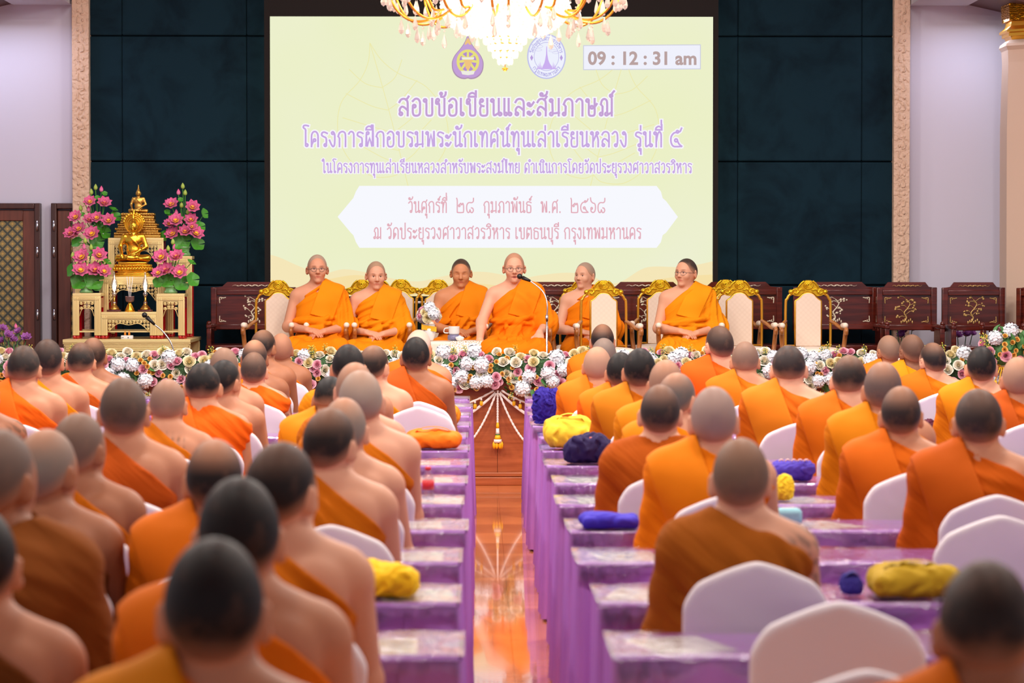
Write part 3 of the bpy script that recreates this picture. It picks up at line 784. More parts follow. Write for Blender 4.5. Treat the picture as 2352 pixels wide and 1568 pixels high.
def door(name, x0, x1, hinge_x, px0, px1):
    ztop = PZ(467, 25.6); zi = PZ(507, 25.6); y = 25.6
    o = bpy.data.objects.new(name, None); link(o); o.location = ((x0 + x1) / 2, y, 0); tag(o, kind='structure')
    c = (x0 + x1) / 2; fw = 0.05
    mb = MB()
    mb.box((x0 + fw / 2 - c, 0, ztop / 2), (fw, 0.12, ztop), bevel=0.006); mb.box((x1 - fw / 2 - c, 0, ztop / 2), (fw, 0.12, ztop), bevel=0.006)
    mb.box((0, 0, ztop - fw / 2), (x1 - x0 - 2 * fw, 0.12, fw), bevel=0.006)
    mb.build('door_frame', M['door_frame'], o)
    mb = MB(); lx0, lx1 = x0 + fw + 0.003, x1 - fw - 0.003
    mb.box(((lx0 + px0) / 2 - c, 0.01, ztop / 2 - 0.03), (px0 - lx0, 0.05, ztop - 0.07), bevel=0.005)
    mb.box(((lx1 + px1) / 2 - c, 0.01, ztop / 2 - 0.03), (lx1 - px1, 0.05, ztop - 0.07), bevel=0.005)
    mb.box(((px0 + px1) / 2 - c, 0.01, (zi + ztop - 0.06) / 2), (px1 - px0, 0.05, ztop - 0.06 - zi), bevel=0.005)
    mb.box(((px0 + px1) / 2 - c, 0.01, 0.3), (px1 - px0, 0.05, 0.6), bevel=0.005)
    leaf = mb.build('door_leaf', M['door_wood'], o)
    MB().box(((px0 + px1) / 2 - c, 0.015, (0.6 + zi) / 2), (px1 - px0, 0.02, zi - 0.6)).build('lattice_panel', M['lattice'], leaf)
    for yy in (519, 579, 722):
        MB().tube([(hinge_x - c, -0.065, PZ(yy, 25.6) - 0.045), (hinge_x - c, -0.065, PZ(yy, 25.6) + 0.045)], 0.012, 8).build('hinge', M['silver'], leaf)
door('door_1', PX(95, 25.55) - 0.95, PX(95, 25.55), PX(89, 25.55), PX(95, 25.55) - 0.75, PX(54, 25.55))
door('door_2', PX(120, 25.55), PX(120, 25.55) + 0.34, PX(127, 25.55), PX(163, 25.55), PX(120, 25.55) + 0.27)

# the pillar at the right of the stage
o = bpy.data.objects.new('pillar', None); link(o); tag(o, kind='structure')
pd = 24.75; pxl = PX(2319, pd); w = 0.62; pc = pxl + w / 2
o.location = (pc, pd + w / 2, 0)
def octo(hw, ch): return [(-hw, -hw + ch), (-hw + ch, -hw), (hw - ch, -hw), (hw, -hw + ch), (hw, hw - ch), (hw - ch, hw), (-hw + ch, hw), (-hw, hw - ch)]
def prism(prof, ch, mat, name):
    mb = MB(); V = []
    for hw, z in prof: V.append([(x, y, z) for x, y in octo(hw, min(ch, hw * 0.5))])
    vs = [p for r in V for p in r]; fs = []
    for i in range(len(V) - 1):
        for k in range(8): fs.append((i * 8 + k, i * 8 + (k + 1) % 8, (i + 1) * 8 + (k + 1) % 8, (i + 1) * 8 + k))
    fs.append(tuple(range(8))[::-1]); fs.append(tuple(range((len(V) - 1) * 8, len(V) * 8)))
    mb.verts_faces(vs, fs, smooth=False); return mb.build(name, mat, o)
zt = lambda py: PZ(py, pd)
prism([(0.30, STAGE_Z), (0.305, zt(300)), (0.292, zt(140)), (0.298, zt(112)), (0.316, zt(103)), (0.31, zt(97)), (0.27, zt(88))], 0.14, M['pillar'], 'pillar_shaft')
prism([(0.26, zt(88)), (0.275, zt(80)), (0.292, zt(80)), (0.292, zt(73)), (0.31, zt(71)), (0.312, zt(66)), (0.27, zt(56)), (0.265, zt(45))], 0.12, M['gold_frame'], 'pillar_moulding')
prism([(0.288, zt(44)), (0.292, zt(30)), (0.296, zt(10)), (0.288, zt(-20)), (0.31, zt(-60)), (0.36, zt(-120))], 0.10, M['gold_carved'], 'pillar_capital')

# ------------------------------------------------------------------ projection screen and what is shown on it
SD = 25.2
def sx_(px): return PX(px, SD)
def sz_(py): return PZ(py, SD)
scr = thing('projection_screen', 'large projection screen in a black frame hanging behind the row of seated monks', 'screen', (sx_(1130), SD, sz_(680)))
def SP(px, py, k=1): return (sx_(px) - scr.location.x, -0.002 * k, sz_(py) - scr.location.z)
def SXZ(px, py): q = SP(px, py); return (q[0], q[2])
def scr_mat(name, a, b=None, sc=0.6):
    m = emit(name, a)
    if b:
        nt = m.node_tree; e = [n for n in nt.nodes if n.type == 'EMISSION'][0]
        tc = N(nt, 'ShaderNodeTexCoord'); n = N(nt, 'ShaderNodeTexNoise'); n.inputs['Scale'].default_value = sc; n.inputs['Detail'].default_value = 1
        nt.links.new(tc.outputs['Object'], n.inputs['Vector'])
        mx = N(nt, 'ShaderNodeMix', data_type='RGBA'); mx.inputs['A'].default_value = a; mx.inputs['B'].default_value = b
        nt.links.new(n.outputs['Fac'], mx.inputs['Factor']); nt.links.new(mx.outputs['Result'], e.inputs[0])
    return m
M['scr_bg'] = scr_mat('screen_pale_green', s2l(234, 240, 190), s2l(238, 240, 214), 1.0)
def flat(name, polys, mat, k, parent):
    mb = MB()
    for poly in polys:
        mb.verts_faces([SP(x, y, k) for x, y in poly], [tuple(range(len(poly)))], smooth=False)
    return mb.build(name, mat, parent)
MB().plate([SXZ(622, 40), SXZ(1637, 40), SXZ(1637, 680), SXZ(622, 680)], 0, 0.01).build('screen_surface', M['scr_bg'], scr)
mb = MB()
for x0, x1, y0, y1 in ((609, 622, -60, 691), (1637, 1649, -60, 691), (622, 1637, 680, 691), (622, 1637, -60, 40)):
    a, b = SXZ(x0, y1), SXZ(x1, y0); mb.box(((a[0] + b[0]) / 2, 0.006, (a[1] + b[1]) / 2), (b[0] - a[0], 0.04, b[1] - a[1]))
mb.build('screen_frame', M['black'], scr)
a, b = SXZ(608, 697), SXZ(1651, 691)
MB().box(((a[0] + b[0]) / 2, -0.01, (a[1] + b[1]) / 2), (b[0] - a[0], 0.05, b[1] - a[1]), bevel=0.006).build('weight_bar', M['silver'], scr)
# picture: sandy hills, leaf veins, banner, clock box
def arc2(w, n=5):
    P = [Vector((a, b, 0)) for a, b in w]; out = []
    for i in range(len(P) - 1):
        p0, p1, p2, p3 = P[max(i - 1, 0)], P[i], P[i + 1], P[min(i + 2, len(P) - 1)]
        for t in np.linspace(0, 1, n, endpoint=False): out.append(0.5 * ((2 * p1) + (p2 - p0) * t + (2 * p0 - 5 * p1 + 4 * p2 - p3) * t * t + (3 * p1 - p0 - 3 * p2 + p3) * t ** 3))
    return out + [P[-1]]
wave = [(622, 585), (645, 592), (690, 612), (740, 628), (790, 618), (850, 627), (905, 640), (960, 646), (1010, 636), (1060, 626), (1110, 624), (1150, 630), (1190, 640), (1240, 632), (1300, 626), (1350, 632), (1400, 650), (1430, 645), (1470, 620), (1500, 612), (1560, 613), (1600, 608), (1637, 600)]
sm = lambda w: [(p.x, p.y) for p in arc2(w)]
wave = sm(wave)
flat('projected_hills', [wave[::-1] + [(622, 680), (1637, 680)]], emit('screen_sand', s2l(245, 230, 184)), 1, scr)
wave2 = [(622, 640), (680, 660), (760, 640), (830, 632), (900, 655), (980, 660), (1060, 648), (1200, 660), (1320, 652), (1420, 668), (1520, 640), (1637, 630)]
wave2 = sm(wave2)
flat('projected_near_hills', [wave2[::-1] + [(622, 680), (1637, 680)]], emit('screen_sand_near', s2l(246, 224, 166)), 2, scr)
def leaf_lines(cx, cy, w, h, ang, flipx=1):
    L = []
    out = [(0, -1.0), (0.06, -0.8), (0.18, -0.62), (0.40, -0.42), (0.5, -0.1), (0.46, 0.2), (0.3, 0.42), (0.1, 0.46), (0, 0.40)]
    L.append(out); L.append([(-x, y) for x, y in out]); L.append([(0, -1.0), (0.01, -0.3), (0.0, 0.62)])
    for t in (-0.5, -0.25, 0.0, 0.2, 0.34):
        for s in (-1, 1): L.append([(0, t), (s * 0.14, t - 0.08), (s * (0.43 - abs(t - 0.02) * 0.35), t - 0.26)])
    ca, sa = math.cos(ang), math.sin(ang)
    return [[(cx + flipx * (x * ca - y * sa) * w, cy + (x * sa + y * ca) * h) for x, y in q] for q in L]
mb = MB()
for args in ((905, 305, 250, 210, -0.22, 1), (1385, 320, 250, 210, -0.22, -1)):
    for q in leaf_lines(*args):
        pts = [(p.x, p.y) for p in arc2(q, 6)]
        for p, r in zip(pts, pts[1:]):
            dx, dy = r[0] - p[0], r[1] - p[1]; n = math.hypot(dx, dy) or 1; ox, oy = -dy / n * 0.8, dx / n * 0.8
            mb.verts_faces([SP(p[0] + ox, p[1] + oy, 1.5), SP(r[0] + ox, r[1] + oy, 1.5), SP(r[0] - ox, r[1] - oy, 1.5), SP(p[0] - ox, p[1] - oy, 1.5)], [(0, 1, 2, 3)], False)
mb.build('projected_leaf_veins', emit('screen_leaf_line', s2l(237, 233, 172)), scr)
ban = [(776, 498), (806, 462), (812, 455), (818, 440), (826, 427), (1508, 427), (1518, 440), (1522, 455), (1530, 462), (1557, 498), (1530, 534), (1522, 540), (1518, 556), (1508, 569), (826, 569), (818, 556), (812, 540), (806, 534)]
flat('projected_banner', [ban], emit('screen_white', s2l(247, 248, 254)), 2, scr)
flat('projected_clock_edge', [[(1339, 105), (1609, 103), (1609, 160), (1339, 162)]], emit('screen_clock_edge', s2l(206, 208, 226)), 1.5, scr)
flat('projected_clock_box', [[(1341, 107), (1607, 105), (1607, 158), (1341, 160)]], emit('screen_clock_white', s2l(240, 241, 252)), 2, scr)

# --- lettering
_gc = {}
def _eval(body, off=0.0):
    cu = bpy.data.curves.new('t', 'FONT'); cu.body = body; cu.resolution_u = 4; cu.offset = off
    ob = bpy.data.objects.new('t', cu); link(ob); bpy.context.view_layer.update()
    dg = bpy.context.evaluated_depsgraph_get(); me = bpy.data.meshes.new_from_object(ob.evaluated_get(dg))
    V = np.array([v.co[:2] for v in me.vertices]).reshape(-1, 2); F = [tuple(p.vertices) for p in me.polygons]
    bpy.data.objects.remove(ob); bpy.data.curves.remove(cu); bpy.data.meshes.remove(me)
    return V, F
def glyph(ch, off):
    if (ch, off) not in _gc:
        if ch == ' ': _gc[(ch, off)] = (np.zeros((0, 2)), [], 0.28); return _gc[(ch, off)]
        V, F = _eval(ch, off)
        a = _eval('H' + ch + 'H')[0][:, 0].max() - _eval('HH')[0][:, 0].max()
        _gc[(ch, off)] = (V, F, float(a))
    return _gc[(ch, off)]
# looped Thai letters drawn as pen strokes: (advance, strokes); 'o' is a head loop, 's' smooth, 'p' straight segments
O_ = lambda x, y, r=0.085: ('o', x, y, r)
S_ = lambda *p: ('s', p)
P_ = lambda *p: ('p', p)
_arch = S_((.08, 0), (.08, .55), (.1, .8), (.2, .96), (.32, 1), (.44, .96), (.54, .8), (.56, .55), (.56, 0))
_stemL = P_((.17, .88), (.18, .8), (.18, 0))
_ee = S_((-.50, 1.13), (-.46, 1.27), (-.28, 1.36), (-.1, 1.27), (-.06, 1.13)); _eb = P_((-.50, 1.13), (-.06, 1.13))
_lo = [O_(.15, .1), S_((.1, .17), (.08, .36), (.2, .52), (.36, .48), (.56, .3)), S_((.06, .8), (.16, .95), (.32, 1), (.48, .94), (.56, .74), (.56, 0))]
_kh = [O_(.3, .42), S_((.23, .37), (.12, .16), (.08, 0)), _arch]
THAI = {
 'ก': (.66, [P_((.12, 0), (.12, .55), (.03, .68)), S_((.03, .68), (.12, .9), (.32, 1), (.5, .93), (.56, .7), (.56, 0))]),
 'ข': (.62, [O_(.08, .76, .07), S_((.01, .78), (.03, .94), (.13, 1.0), (.2, .92), (.15, .8), (.2, .66), (.21, .4), (.21, .1), (.27, 0), (.45, 0), (.52, .1), (.52, .5), (.52, 1))]),
 'ค': (.66, _kh), 'ด': (.66, [O_(.22, .4), S_((.26, .33), (.18, .16), (.08, 0)), _arch]), 'ศ': (.68, _kh + [S_((.44, .95), (.54, 1.02), (.62, 1.14))]),
 'ต': (.66, [O_(.24, .4), S_((.27, .33), (.18, .16), (.08, 0)), S_((.08, 0), (.08, .6), (.12, .92), (.2, 1), (.32, .84), (.44, 1), (.52, .92), (.56, .6), (.56, 0))]),
 'ฆ': (.72, [O_(.07, .76, .07), S_((.0, .78), (.03, .94), (.12, 1.0), (.18, .92), (.13, .8), (.19, .66), (.2, .16)), O_(.13, .09), P_((.21, .05), (.6, .2)), P_((.6, 1), (.6, 0))]),
 'ง': (.52, [O_(.26, .9), S_((.34, .92), (.4, .78), (.4, .3), (.36, .06), (.26, 0), (.14, .16), (.02, .42))]),
 'ณ': (.88, [O_(.12, .09), P_((.2, .1), (.2, .55), (.1, .68)), S_((.1, .68), (.16, .9), (.3, 1), (.44, .92), (.48, .7), (.48, .18)), O_(.44, .09), P_((.52, .05), (.76, .2)), P_((.76, 1), (.76, 0))]),
 'ท': (.64, [O_(.1, .9), _stemL, S_((.18, .3), (.28, .8), (.4, 1), (.51, .9), (.54, .7), (.54, 0))]),
 'ธ': (.60, [S_((.1, .6), (.1, .12), (.17, 0), (.44, 0), (.51, .12), (.51, .5), (.44, .64), (.2, .68), (.06, .78), (.12, .94), (.3, .98), (.54, .9))]),
 'น': (.66, [O_(.1, .9), S_((.17, .88), (.18, .6), (.18, .1), (.23, .01), (.34, .06), (.47, .15)), O_(.57, .09), P_((.49, 1), (.49, .1))]),
 'บ': (.64, [O_(.1, .9), S_((.17, .88), (.18, .6), (.18, .12), (.25, 0), (.46, 0), (.53, .12), (.53, .5), (.53, 1))]),
 'ป': (.64, [O_(.1, .9), S_((.17, .88), (.18, .6), (.18, .12), (.25, 0), (.46, 0), (.53, .12), (.53, .6), (.53, 1.42))]),
 'ฝ': (.70, [O_(.2, .9), P_((.12, .9), (.1, .8), (.1, 0), (.15, 0), (.34, .55), (.53, 0), (.58, 0), (.58, 1.42))]),
 'พ': (.72, [O_(.1, .9), P_((.17, .88), (.18, 0), (.2, 0), (.38, .8), (.56, 0), (.6, 0), (.6, 1))]),
 'ภ': (.70, [O_(.1, .09), P_((.18, .1), (.19, .55), (.08, .68)), S_((.08, .68), (.18, .9), (.36, 1), (.54, .92), (.6, .7), (.6, 0))]),
 'ม': (.68, [O_(.1, .9), P_((.17, .88), (.19, .14)), O_(.11, .09), P_((.19, .12), (.58, .17)), P_((.56, 1), (.56, 0))]),
 'ย': (.62, [O_(.18, .9), S_((.1, .9), (.07, .74), (.16, .6), (.3, .56)), S_((.2, .58), (.1, .46), (.1, .14), (.18, 0), (.44, 0), (.52, .12), (.52, .5), (.52, 1))]),
 'ร': (.50, [O_(.32, .09), S_((.39, .12), (.4, .4), (.36, .58), (.2, .66), (.06, .76), (.1, .92), (.26, .96), (.46, .88))]),
 'ล': (.66, _lo), 'ส': (.68, _lo + [S_((.44, .95), (.54, 1.02), (.62, 1.14))]),
 'ว': (.52, [O_(.3, .09), S_((.38, .1), (.42, .3), (.42, .72), (.36, .94), (.22, 1), (.05, .86))]),
 'ษ': (.70, [O_(.1, .9), S_((.17, .88), (.18, .6), (.18, .12), (.25, 0), (.46, 0), (.53, .12), (.53, .5), (.53, 1)), O_(.36, .5), S_((.44, .5), (.56, .56), (.66, .7))]),
 'ห': (.68, [O_(.1, .9), _stemL, S_((.18, .32), (.32, .6), (.42, .82)), O_(.49, .9), S_((.43, .82), (.52, .6), (.56, .4), (.56, 0))]),
 'อ': (.62, [O_(.17, .56), S_((.09, .58), (.08, .4), (.09, .14), (.18, 0), (.4, 0), (.51, .14), (.52, .5), (.51, .82), (.4, .98), (.24, 1), (.08, .86))]),
 'ะ': (.46, [O_(.1, .68, .075), S_((.08, .6), (.22, .56), (.4, .8)), O_(.1, .16, .075), S_((.08, .08), (.22, .04), (.4, .28))]),
 'า': (.50, [S_((.03, .84), (.12, .96), (.24, 1), (.36, .92), (.4, .74), (.4, 0))]), 'ำ': (.50, [O_(-.14, 1.26, .1), S_((.03, .84), (.12, .96), (.24, 1), (.36, .92), (.4, .74), (.4, 0))]),
 'เ': (.30, [P_((.06, 1), (.06, .1)), O_(.14, .09)]), 'แ': (.56, [P_((.06, 1), (.06, .1)), O_(.14, .09), P_((.32, 1), (.32, .1)), O_(.40, .09)]),
 'โ': (.42, [P_((.18, .1), (.18, 1.08)), S_((.18, 1.08), (.14, 1.18), (.02, 1.26), (.04, 1.38), (.18, 1.42), (.38, 1.38)), O_(.26, .09)]),
 'ใ': (.38, [S_((.18, .1), (.18, .8), (.18, 1.25), (.12, 1.42), (.0, 1.36)), O_(.03, 1.26, .07), O_(.26, .09)]), 'ไ': (.38, [P_((.18, .1), (.18, 1.42), (.08, 1.28), (-.02, 1.42)), O_(.26, .09)]),
 'ั': (0, [O_(-.38, 1.27, .075), S_((-.4, 1.19), (-.24, 1.17), (-.08, 1.28), (-.04, 1.42))]), 'ิ': (0, [_ee, _eb]), 'ี': (0, [_ee, _eb, P_((-.06, 1.13), (-.06, 1.46))]), 'ึ': (0, [_ee, _eb, O_(-.06, 1.36, .07)]),
 'ุ': (0, [O_(-.15, -.2, .07), P_((-.07, -.17), (-.07, -.5))]), 'ู': (0, [O_(-.34, -.2, .07), S_((-.28, -.2), (-.27, -.4), (-.17, -.46), (-.07, -.38), (-.06, -.14))]),
 '่': (0, [P_((-.09, 1.14), (-.09, 1.42))]), '้': (0, [O_(-.3, 1.34, .06), S_((-.26, 1.3), (-.3, 1.16), (-.14, 1.16), (-.04, 1.28), (-.02, 1.42))]), '์': (0, [O_(-.16, 1.22, .075), S_((-.1, 1.28), (-.08, 1.38), (.02, 1.5))]),
 '๒': (.92, [S_((.02, 1.3), (.08, 1.1), (.08, .6), (.08, .1), (.14, 0), (.66, 0), (.76, .1), (.76, .6), (.68, .84), (.56, .7), (.46, .84), (.36, .76)), O_(.3, .62)]),
 '๕': (.94, [O_(.44, .42, .1), S_((.54, .4), (.64, .2), (.84, .02)), S_((.84, .02), (.5, 0), (.22, .04), (.07, .3), (.08, .66), (.26, .9), (.46, .96)), O_(.54, 1.0, .08), S_((.62, .98), (.74, 1.04), (.84, 1.24))]),
 '๖': (.70, [S_((.06, 1.34), (.12, 1.05), (.3, .88), (.52, .8), (.6, .5), (.54, .14), (.34, 0), (.14, .1), (.1, .3)), O_(.19, .38)]),
 '๘': (.90, [S_((.8, 1.3), (.78, 1.02), (.62, .9), (.3, .9), (.1, .7), (.07, .3), (.18, .02), (.34, .02), (.43, .24), (.52, .02), (.68, .0), (.79, .18), (.72, .38), (.58, .42))]),
 '.': (.24, [P_((.09, .0), (.09, .07))]), ' ': (.34, []),
}
UP, TONE, LOW, TALL = 'ัิีึ', '่้์', 'ุู', 'ปฝ'
def pen_line(st):
    if st[0] == 'o': return [(st[1] + st[3] * math.cos(a), st[2] + st[3] * math.sin(a)) for a in np.linspace(0, 2 * PI, 15)]
    if st[0] == 'p': return list(st[1])
    P = [Vector((x, y)) for x, y in st[1]]; out = []
    for i in range(len(P) - 1):
        p0, p1, p2, p3 = P[max(i - 1, 0)], P[i], P[i + 1], P[min(i + 2, len(P) - 1)]
        for t in (0, .2, .4, .6, .8): out.append(tuple(0.5 * ((2 * p1) + (p2 - p0) * t + (2 * p0 - 5 * p1 + 4 * p2 - p3) * t * t + (3 * p1 - p0 - 3 * p2 + p3) * t ** 3)))
    return out + [tuple(P[-1])]
def thai_layout(text):
    """pen lines of a whole line of text, in letter units"""
    L, x, up, tall = [], 0.0, False, False
    for ch in text:
        adv, strokes = THAI[ch]; dx = dy = 0
        if ch in UP: up = True; dx = -0.23 if tall else -0.11
        elif ch in TONE: dy = 0.34 if up else -0.03; dx = -0.23 if tall else -0.11
        elif ch in LOW: dx = -0.11
        else: up = False; tall = ch in TALL
        for st in strokes: L.append([(px + x + dx, py + dy) for px, py in pen_line(st)])
        x += adv + (0.11 if adv > 0.2 else 0)
    return L
def ribbons(L, to, w):
    """flat strokes of pixel width w; to() maps letter units to pixels"""
    V, F = [], []
    for q in L:
        q = [to(*p) for p in q]; n = len(q); b = len(V); closed = n > 4 and math.dist(q[0], q[-1]) < 1e-6
        for i, p in enumerate(q):
            a, c = (q[i - 1] if i else (q[-2] if closed else q[0])), (q[i + 1] if i < n - 1 else (q[1] if closed else q[-1]))
            tx, ty = c[0] - a[0], c[1] - a[1]; m = math.hypot(tx, ty) or 1; tx /= m; ty /= m; k = 1.0
            if 0 < i < n - 1:
                u = (p[0] - a[0], p[1] - a[1]); z = (c[0] - p[0], c[1] - p[1]); cu = (u[0] * z[0] + u[1] * z[1]) / ((math.hypot(*u) * math.hypot(*z)) or 1); k = 1 / max(0.45, math.sqrt(max(0, (1 + cu) / 2)))
            e = 0 if closed else (-w * 0.45 if i == 0 else w * 0.45 if i == n - 1 else 0)
            V.append((p[0] - ty * w / 2 * k + tx * e, p[1] + tx * w / 2 * k + ty * e)); V.append((p[0] + ty * w / 2 * k + tx * e, p[1] - tx * w / 2 * k + ty * e))
        for i in range(n - 1): F.append((b + 2 * i, b + 2 * i + 1, b + 2 * i + 3, b + 2 * i + 2))
    return V, F
def line(name, text, x0, x1, base, xh, mat, parent, edge=None, w=4.5, k=4):
    """text between pixel columns x0..x1, consonants xh pixels high standing on row base"""
    L = thai_layout(text); xs = [p[0] for q in L for p in q]; lo, hi = min(xs), max(xs); s = (x1 - x0) / (hi - lo)
    to = lambda x, y: (x0 + (x - lo) * s, base - y * xh)
    if edge:
        V, F = ribbons(L, to, w + edge[1]); mb = MB(); mb.verts_faces([SP(a, b, k - 0.8) for a, b in V], F, False); mb.build(name + '_outline', edge[0], parent)
    V, F = ribbons(L, to, w); mb = MB(); mb.verts_faces([SP(a, b, k) for a, b in V], F, False); return mb.build(name, mat, parent)
def latin_line(name, text, x0, x1, base, xh, mat, parent, off, k=4):
    VV, FF, x, n = [], [], 0.0, 0
    for ch in text:
        V, F, a = glyph(ch, off)
        if len(V): VV.append(V + np.array([x, 0])); FF += [tuple(i + n for i in f) for f in F]; n += len(V)
        x += a
    V = np.concatenate(VV); lo, hi = V[:, 0].min(), V[:, 0].max(); h = glyph('0', off)[0][:, 1].max(); sx, sy = (x1 - x0) / (hi - lo), xh / h
    mb = MB(); mb.verts_faces([SP(x0 + (p[0] - lo) * sx, base - p[1] * sy, k) for p in V], FF, False); return mb.build(name, mat, parent)
M['t_lilac'] = emit('screen_lilac', s2l(198, 162, 214)); M['t_lilac2'] = emit('screen_lilac_deep', s2l(200, 168, 226)); M['t_white'] = emit('screen_outline', s2l(248, 246, 252))
M['t_rose'] = emit('screen_rose', s2l(228, 176, 188)); M['t_brown'] = emit('screen_brown', s2l(186, 162, 160))
line('projected_title', 'สอบข้อเขียนและสัมภาษณ์', 918, 1410, 266, 38, M['t_lilac'], scr, (M['t_white'], 6), 4.9)
line('projected_subtitle', 'โครงการฝึกอบรมพระนักเทศน์ทุนเล่าเรียนหลวง รุ่นที่ ๕', 698, 1565, 337, 34, M['t_lilac2'], scr, (M['t_white'], 5.5), 4.0)
line('projected_detail', 'ในโครงการทุนเล่าเรียนหลวงสำหรับพระสงฆ์ไทย ดำเนินการโดยวัดประยุรวงศาวาสวรวิหาร', 741, 1588, 397, 22, M['t_lilac2'], scr, (M['t_white'], 4), 2.7)
line('projected_date', 'วันศุกร์ที่  ๒๘  กุมภาพันธ์  พ.ศ.  ๒๕๖๘', 939, 1389, 488, 25, M['t_rose'], scr, None, 2.8)
line('projected_place', 'ณ วัดประยุรวงศาวาสวรวิหาร เขตธนบุรี กรุงเทพมหานคร', 859, 1472, 548, 25, M['t_rose'], scr, None, 2.8)
latin_line('projected_clock', '09 : 12 : 31 am', 1350, 1599, 149, 30, M['t_brown'], scr, 0.03)
# --- drop shaped emblem with a wheel
def ellipse(cx, cy, rx, ry, n=40, a0=0, a1=2 * PI): return [(cx + rx * math.sin(a0 + (a1 - a0) * i / n), cy - ry * math.cos(a0 + (a1 - a0) * i / n)) for i in range(n)]
def drop(cx, top, bot, rw, s=1.0):
    P = []; H = bot - top
    prof = [(0, 0), (0.05, 0.03), (0.12, 0.10), (0.26, 0.2), (0.5, 0.32), (0.8, 0.45), (0.97, 0.58), (1.0, 0.68), (0.95, 0.80), (0.78, 0.91), (0.5, 0.98), (0.2, 1.0), (0, 0.985)]
    P = [(x, y) for x, y in prof] + [(-x, y) for x, y in prof[-2:0:-1]]
    cy = (top + bot) / 2
    P = [(p.x, p.y) for p in arc2(P + [P[0]], 4)][:-1]
    return [(cx + x * rw * s, cy + (top + y * H - cy) * s) for x, y in P]
E = lambda n, r, g, b: emit('screen_' + n, s2l(r, g, b))
em = flat('emblem_drop', [drop(1074.5, 82, 183, 36.5)], E('mauve_grey', 176, 146, 178), 2, scr)
flat('emblem_field', [drop(1074.5, 82, 183, 36.5, 0.94)], E('mauve', 196, 160, 216), 2.4, em)
flat('emblem_ring', [ellipse(1075, 143, 26, 28)], E('wheel_yellow', 232, 224, 126), 2.8, em)
seg = []
for i in range(8):
    a = i * PI / 4 + 0.12; b = (i + 1) * PI / 4 - 0.12
    seg.append([(1075 + 8 * math.sin((a + b) / 2), 141 - 9 * math.cos((a + b) / 2))] + [(1075 + 19.5 * math.sin(a + (b - a) * t), 143 - 22 * math.cos(a + (b - a) * t)) for t in np.linspace(0, 1, 6)])
flat('emblem_spokes', seg, E('mauve_spoke', 178, 140, 208), 3.2, em)
flat('emblem_fan', [[(1064, 139), (1087, 139), (1082, 146), (1080, 158), (1075, 162), (1070, 158), (1068, 146)], [(1075, 88), (1080, 96), (1083, 104), (1078, 104), (1075, 100), (1071, 104), (1067, 104), (1070, 96)]], E('amber', 240, 196, 130), 3.4, em)
flat('emblem_scroll', [[(1060, 133), (1090, 133), (1088, 138), (1062, 138)], [(1059, 164), (1091, 164), (1088, 172), (1075, 174), (1062, 172)]], E('scroll_white', 238, 236, 226), 3.6, em)
# --- round temple seal
se = flat('seal_rim', [ellipse(1255, 131, 44.5, 51.5)], E('periwinkle', 196, 196, 236), 2, scr)
flat('seal_disc', [ellipse(1255, 131, 41.5, 48.5)], E('seal_white', 240, 242, 254), 2.4, se)
flat('seal_ring', [ellipse(1255, 131, 29, 33)], E('seal_lilac', 190, 186, 232), 2.8, se)
flat('seal_centre', [ellipse(1255, 131, 27.8, 31.6)], E('seal_inner', 238, 241, 253), 3.2, se)
stupa = [(1254.5, 108), (1256, 108), (1257, 126), (1259, 138), (1262, 146), (1266, 152), (1270, 160), (1244, 160), (1247, 152), (1250, 146), (1252, 138), (1254, 126)]
trees = [[(x, 160), (x + 3, 160), (x + 1.5, 160 - hh)] for x, hh in ((1233, 8), (1236, 14), (1239, 18), (1242, 10), (1266, 10), (1269, 18), (1272, 14), (1275, 8))]
flat('seal_stupa', [stupa] + trees, E('stupa_violet', 204, 176, 240), 3.6, se)
dots = [[(x, 127), (x + 3.5, 134), (x, 141), (x - 3.5, 134)] for x in (1221, 1289)]
flat('seal_dots', dots, E('dot_violet', 186, 160, 222), 3.6, se)
cl = []
for x, y, w in ((1236, 116, 9), (1240, 108, 7), (1270, 118, 10), (1276, 122, 8)):
    o_ = ellipse(x, y, w, 3, 16); i_ = ellipse(x, y, w - 0.9, 2.2, 16)
    for k in range(16): cl.append([o_[k], o_[(k + 1) % 16], i_[(k + 1) % 16], i_[k]])
flat('seal_clouds', cl, E('cloud_lilac', 204, 200, 236), 3.6, se)
def arc_text(name, text, r, a0, a1, h, inside, mat, par):
    L = thai_layout(text); xs = [p[0] for q in L for p in q]; lo, hi = min(xs), max(xs)
    def to(x, y):
        a = a0 + (a1 - a0) * (x - lo) / (hi - lo); rr = r + (y * h if not inside else -y * h)
        return (1255 + rr * math.sin(a), 131 - rr * 1.165 * math.cos(a))
    V, F = ribbons(L, to, 1.2); mb = MB(); mb.verts_faces([SP(x, y, 3.6) for x, y in V], F, False); return mb.build(name, mat, par)
mseal = E('seal_text', 178, 172, 226)
arc_text('seal_upper_text', 'วัดประยุรวงศาวาสวรวิหาร', 31.5, -1.35, 1.35, 6.2, False, mseal, se)
arc_text('seal_lower_text', 'กรุงเทพมหานคร', 39, PI + 0.95, PI - 0.95, 6.2, True, mseal, se)
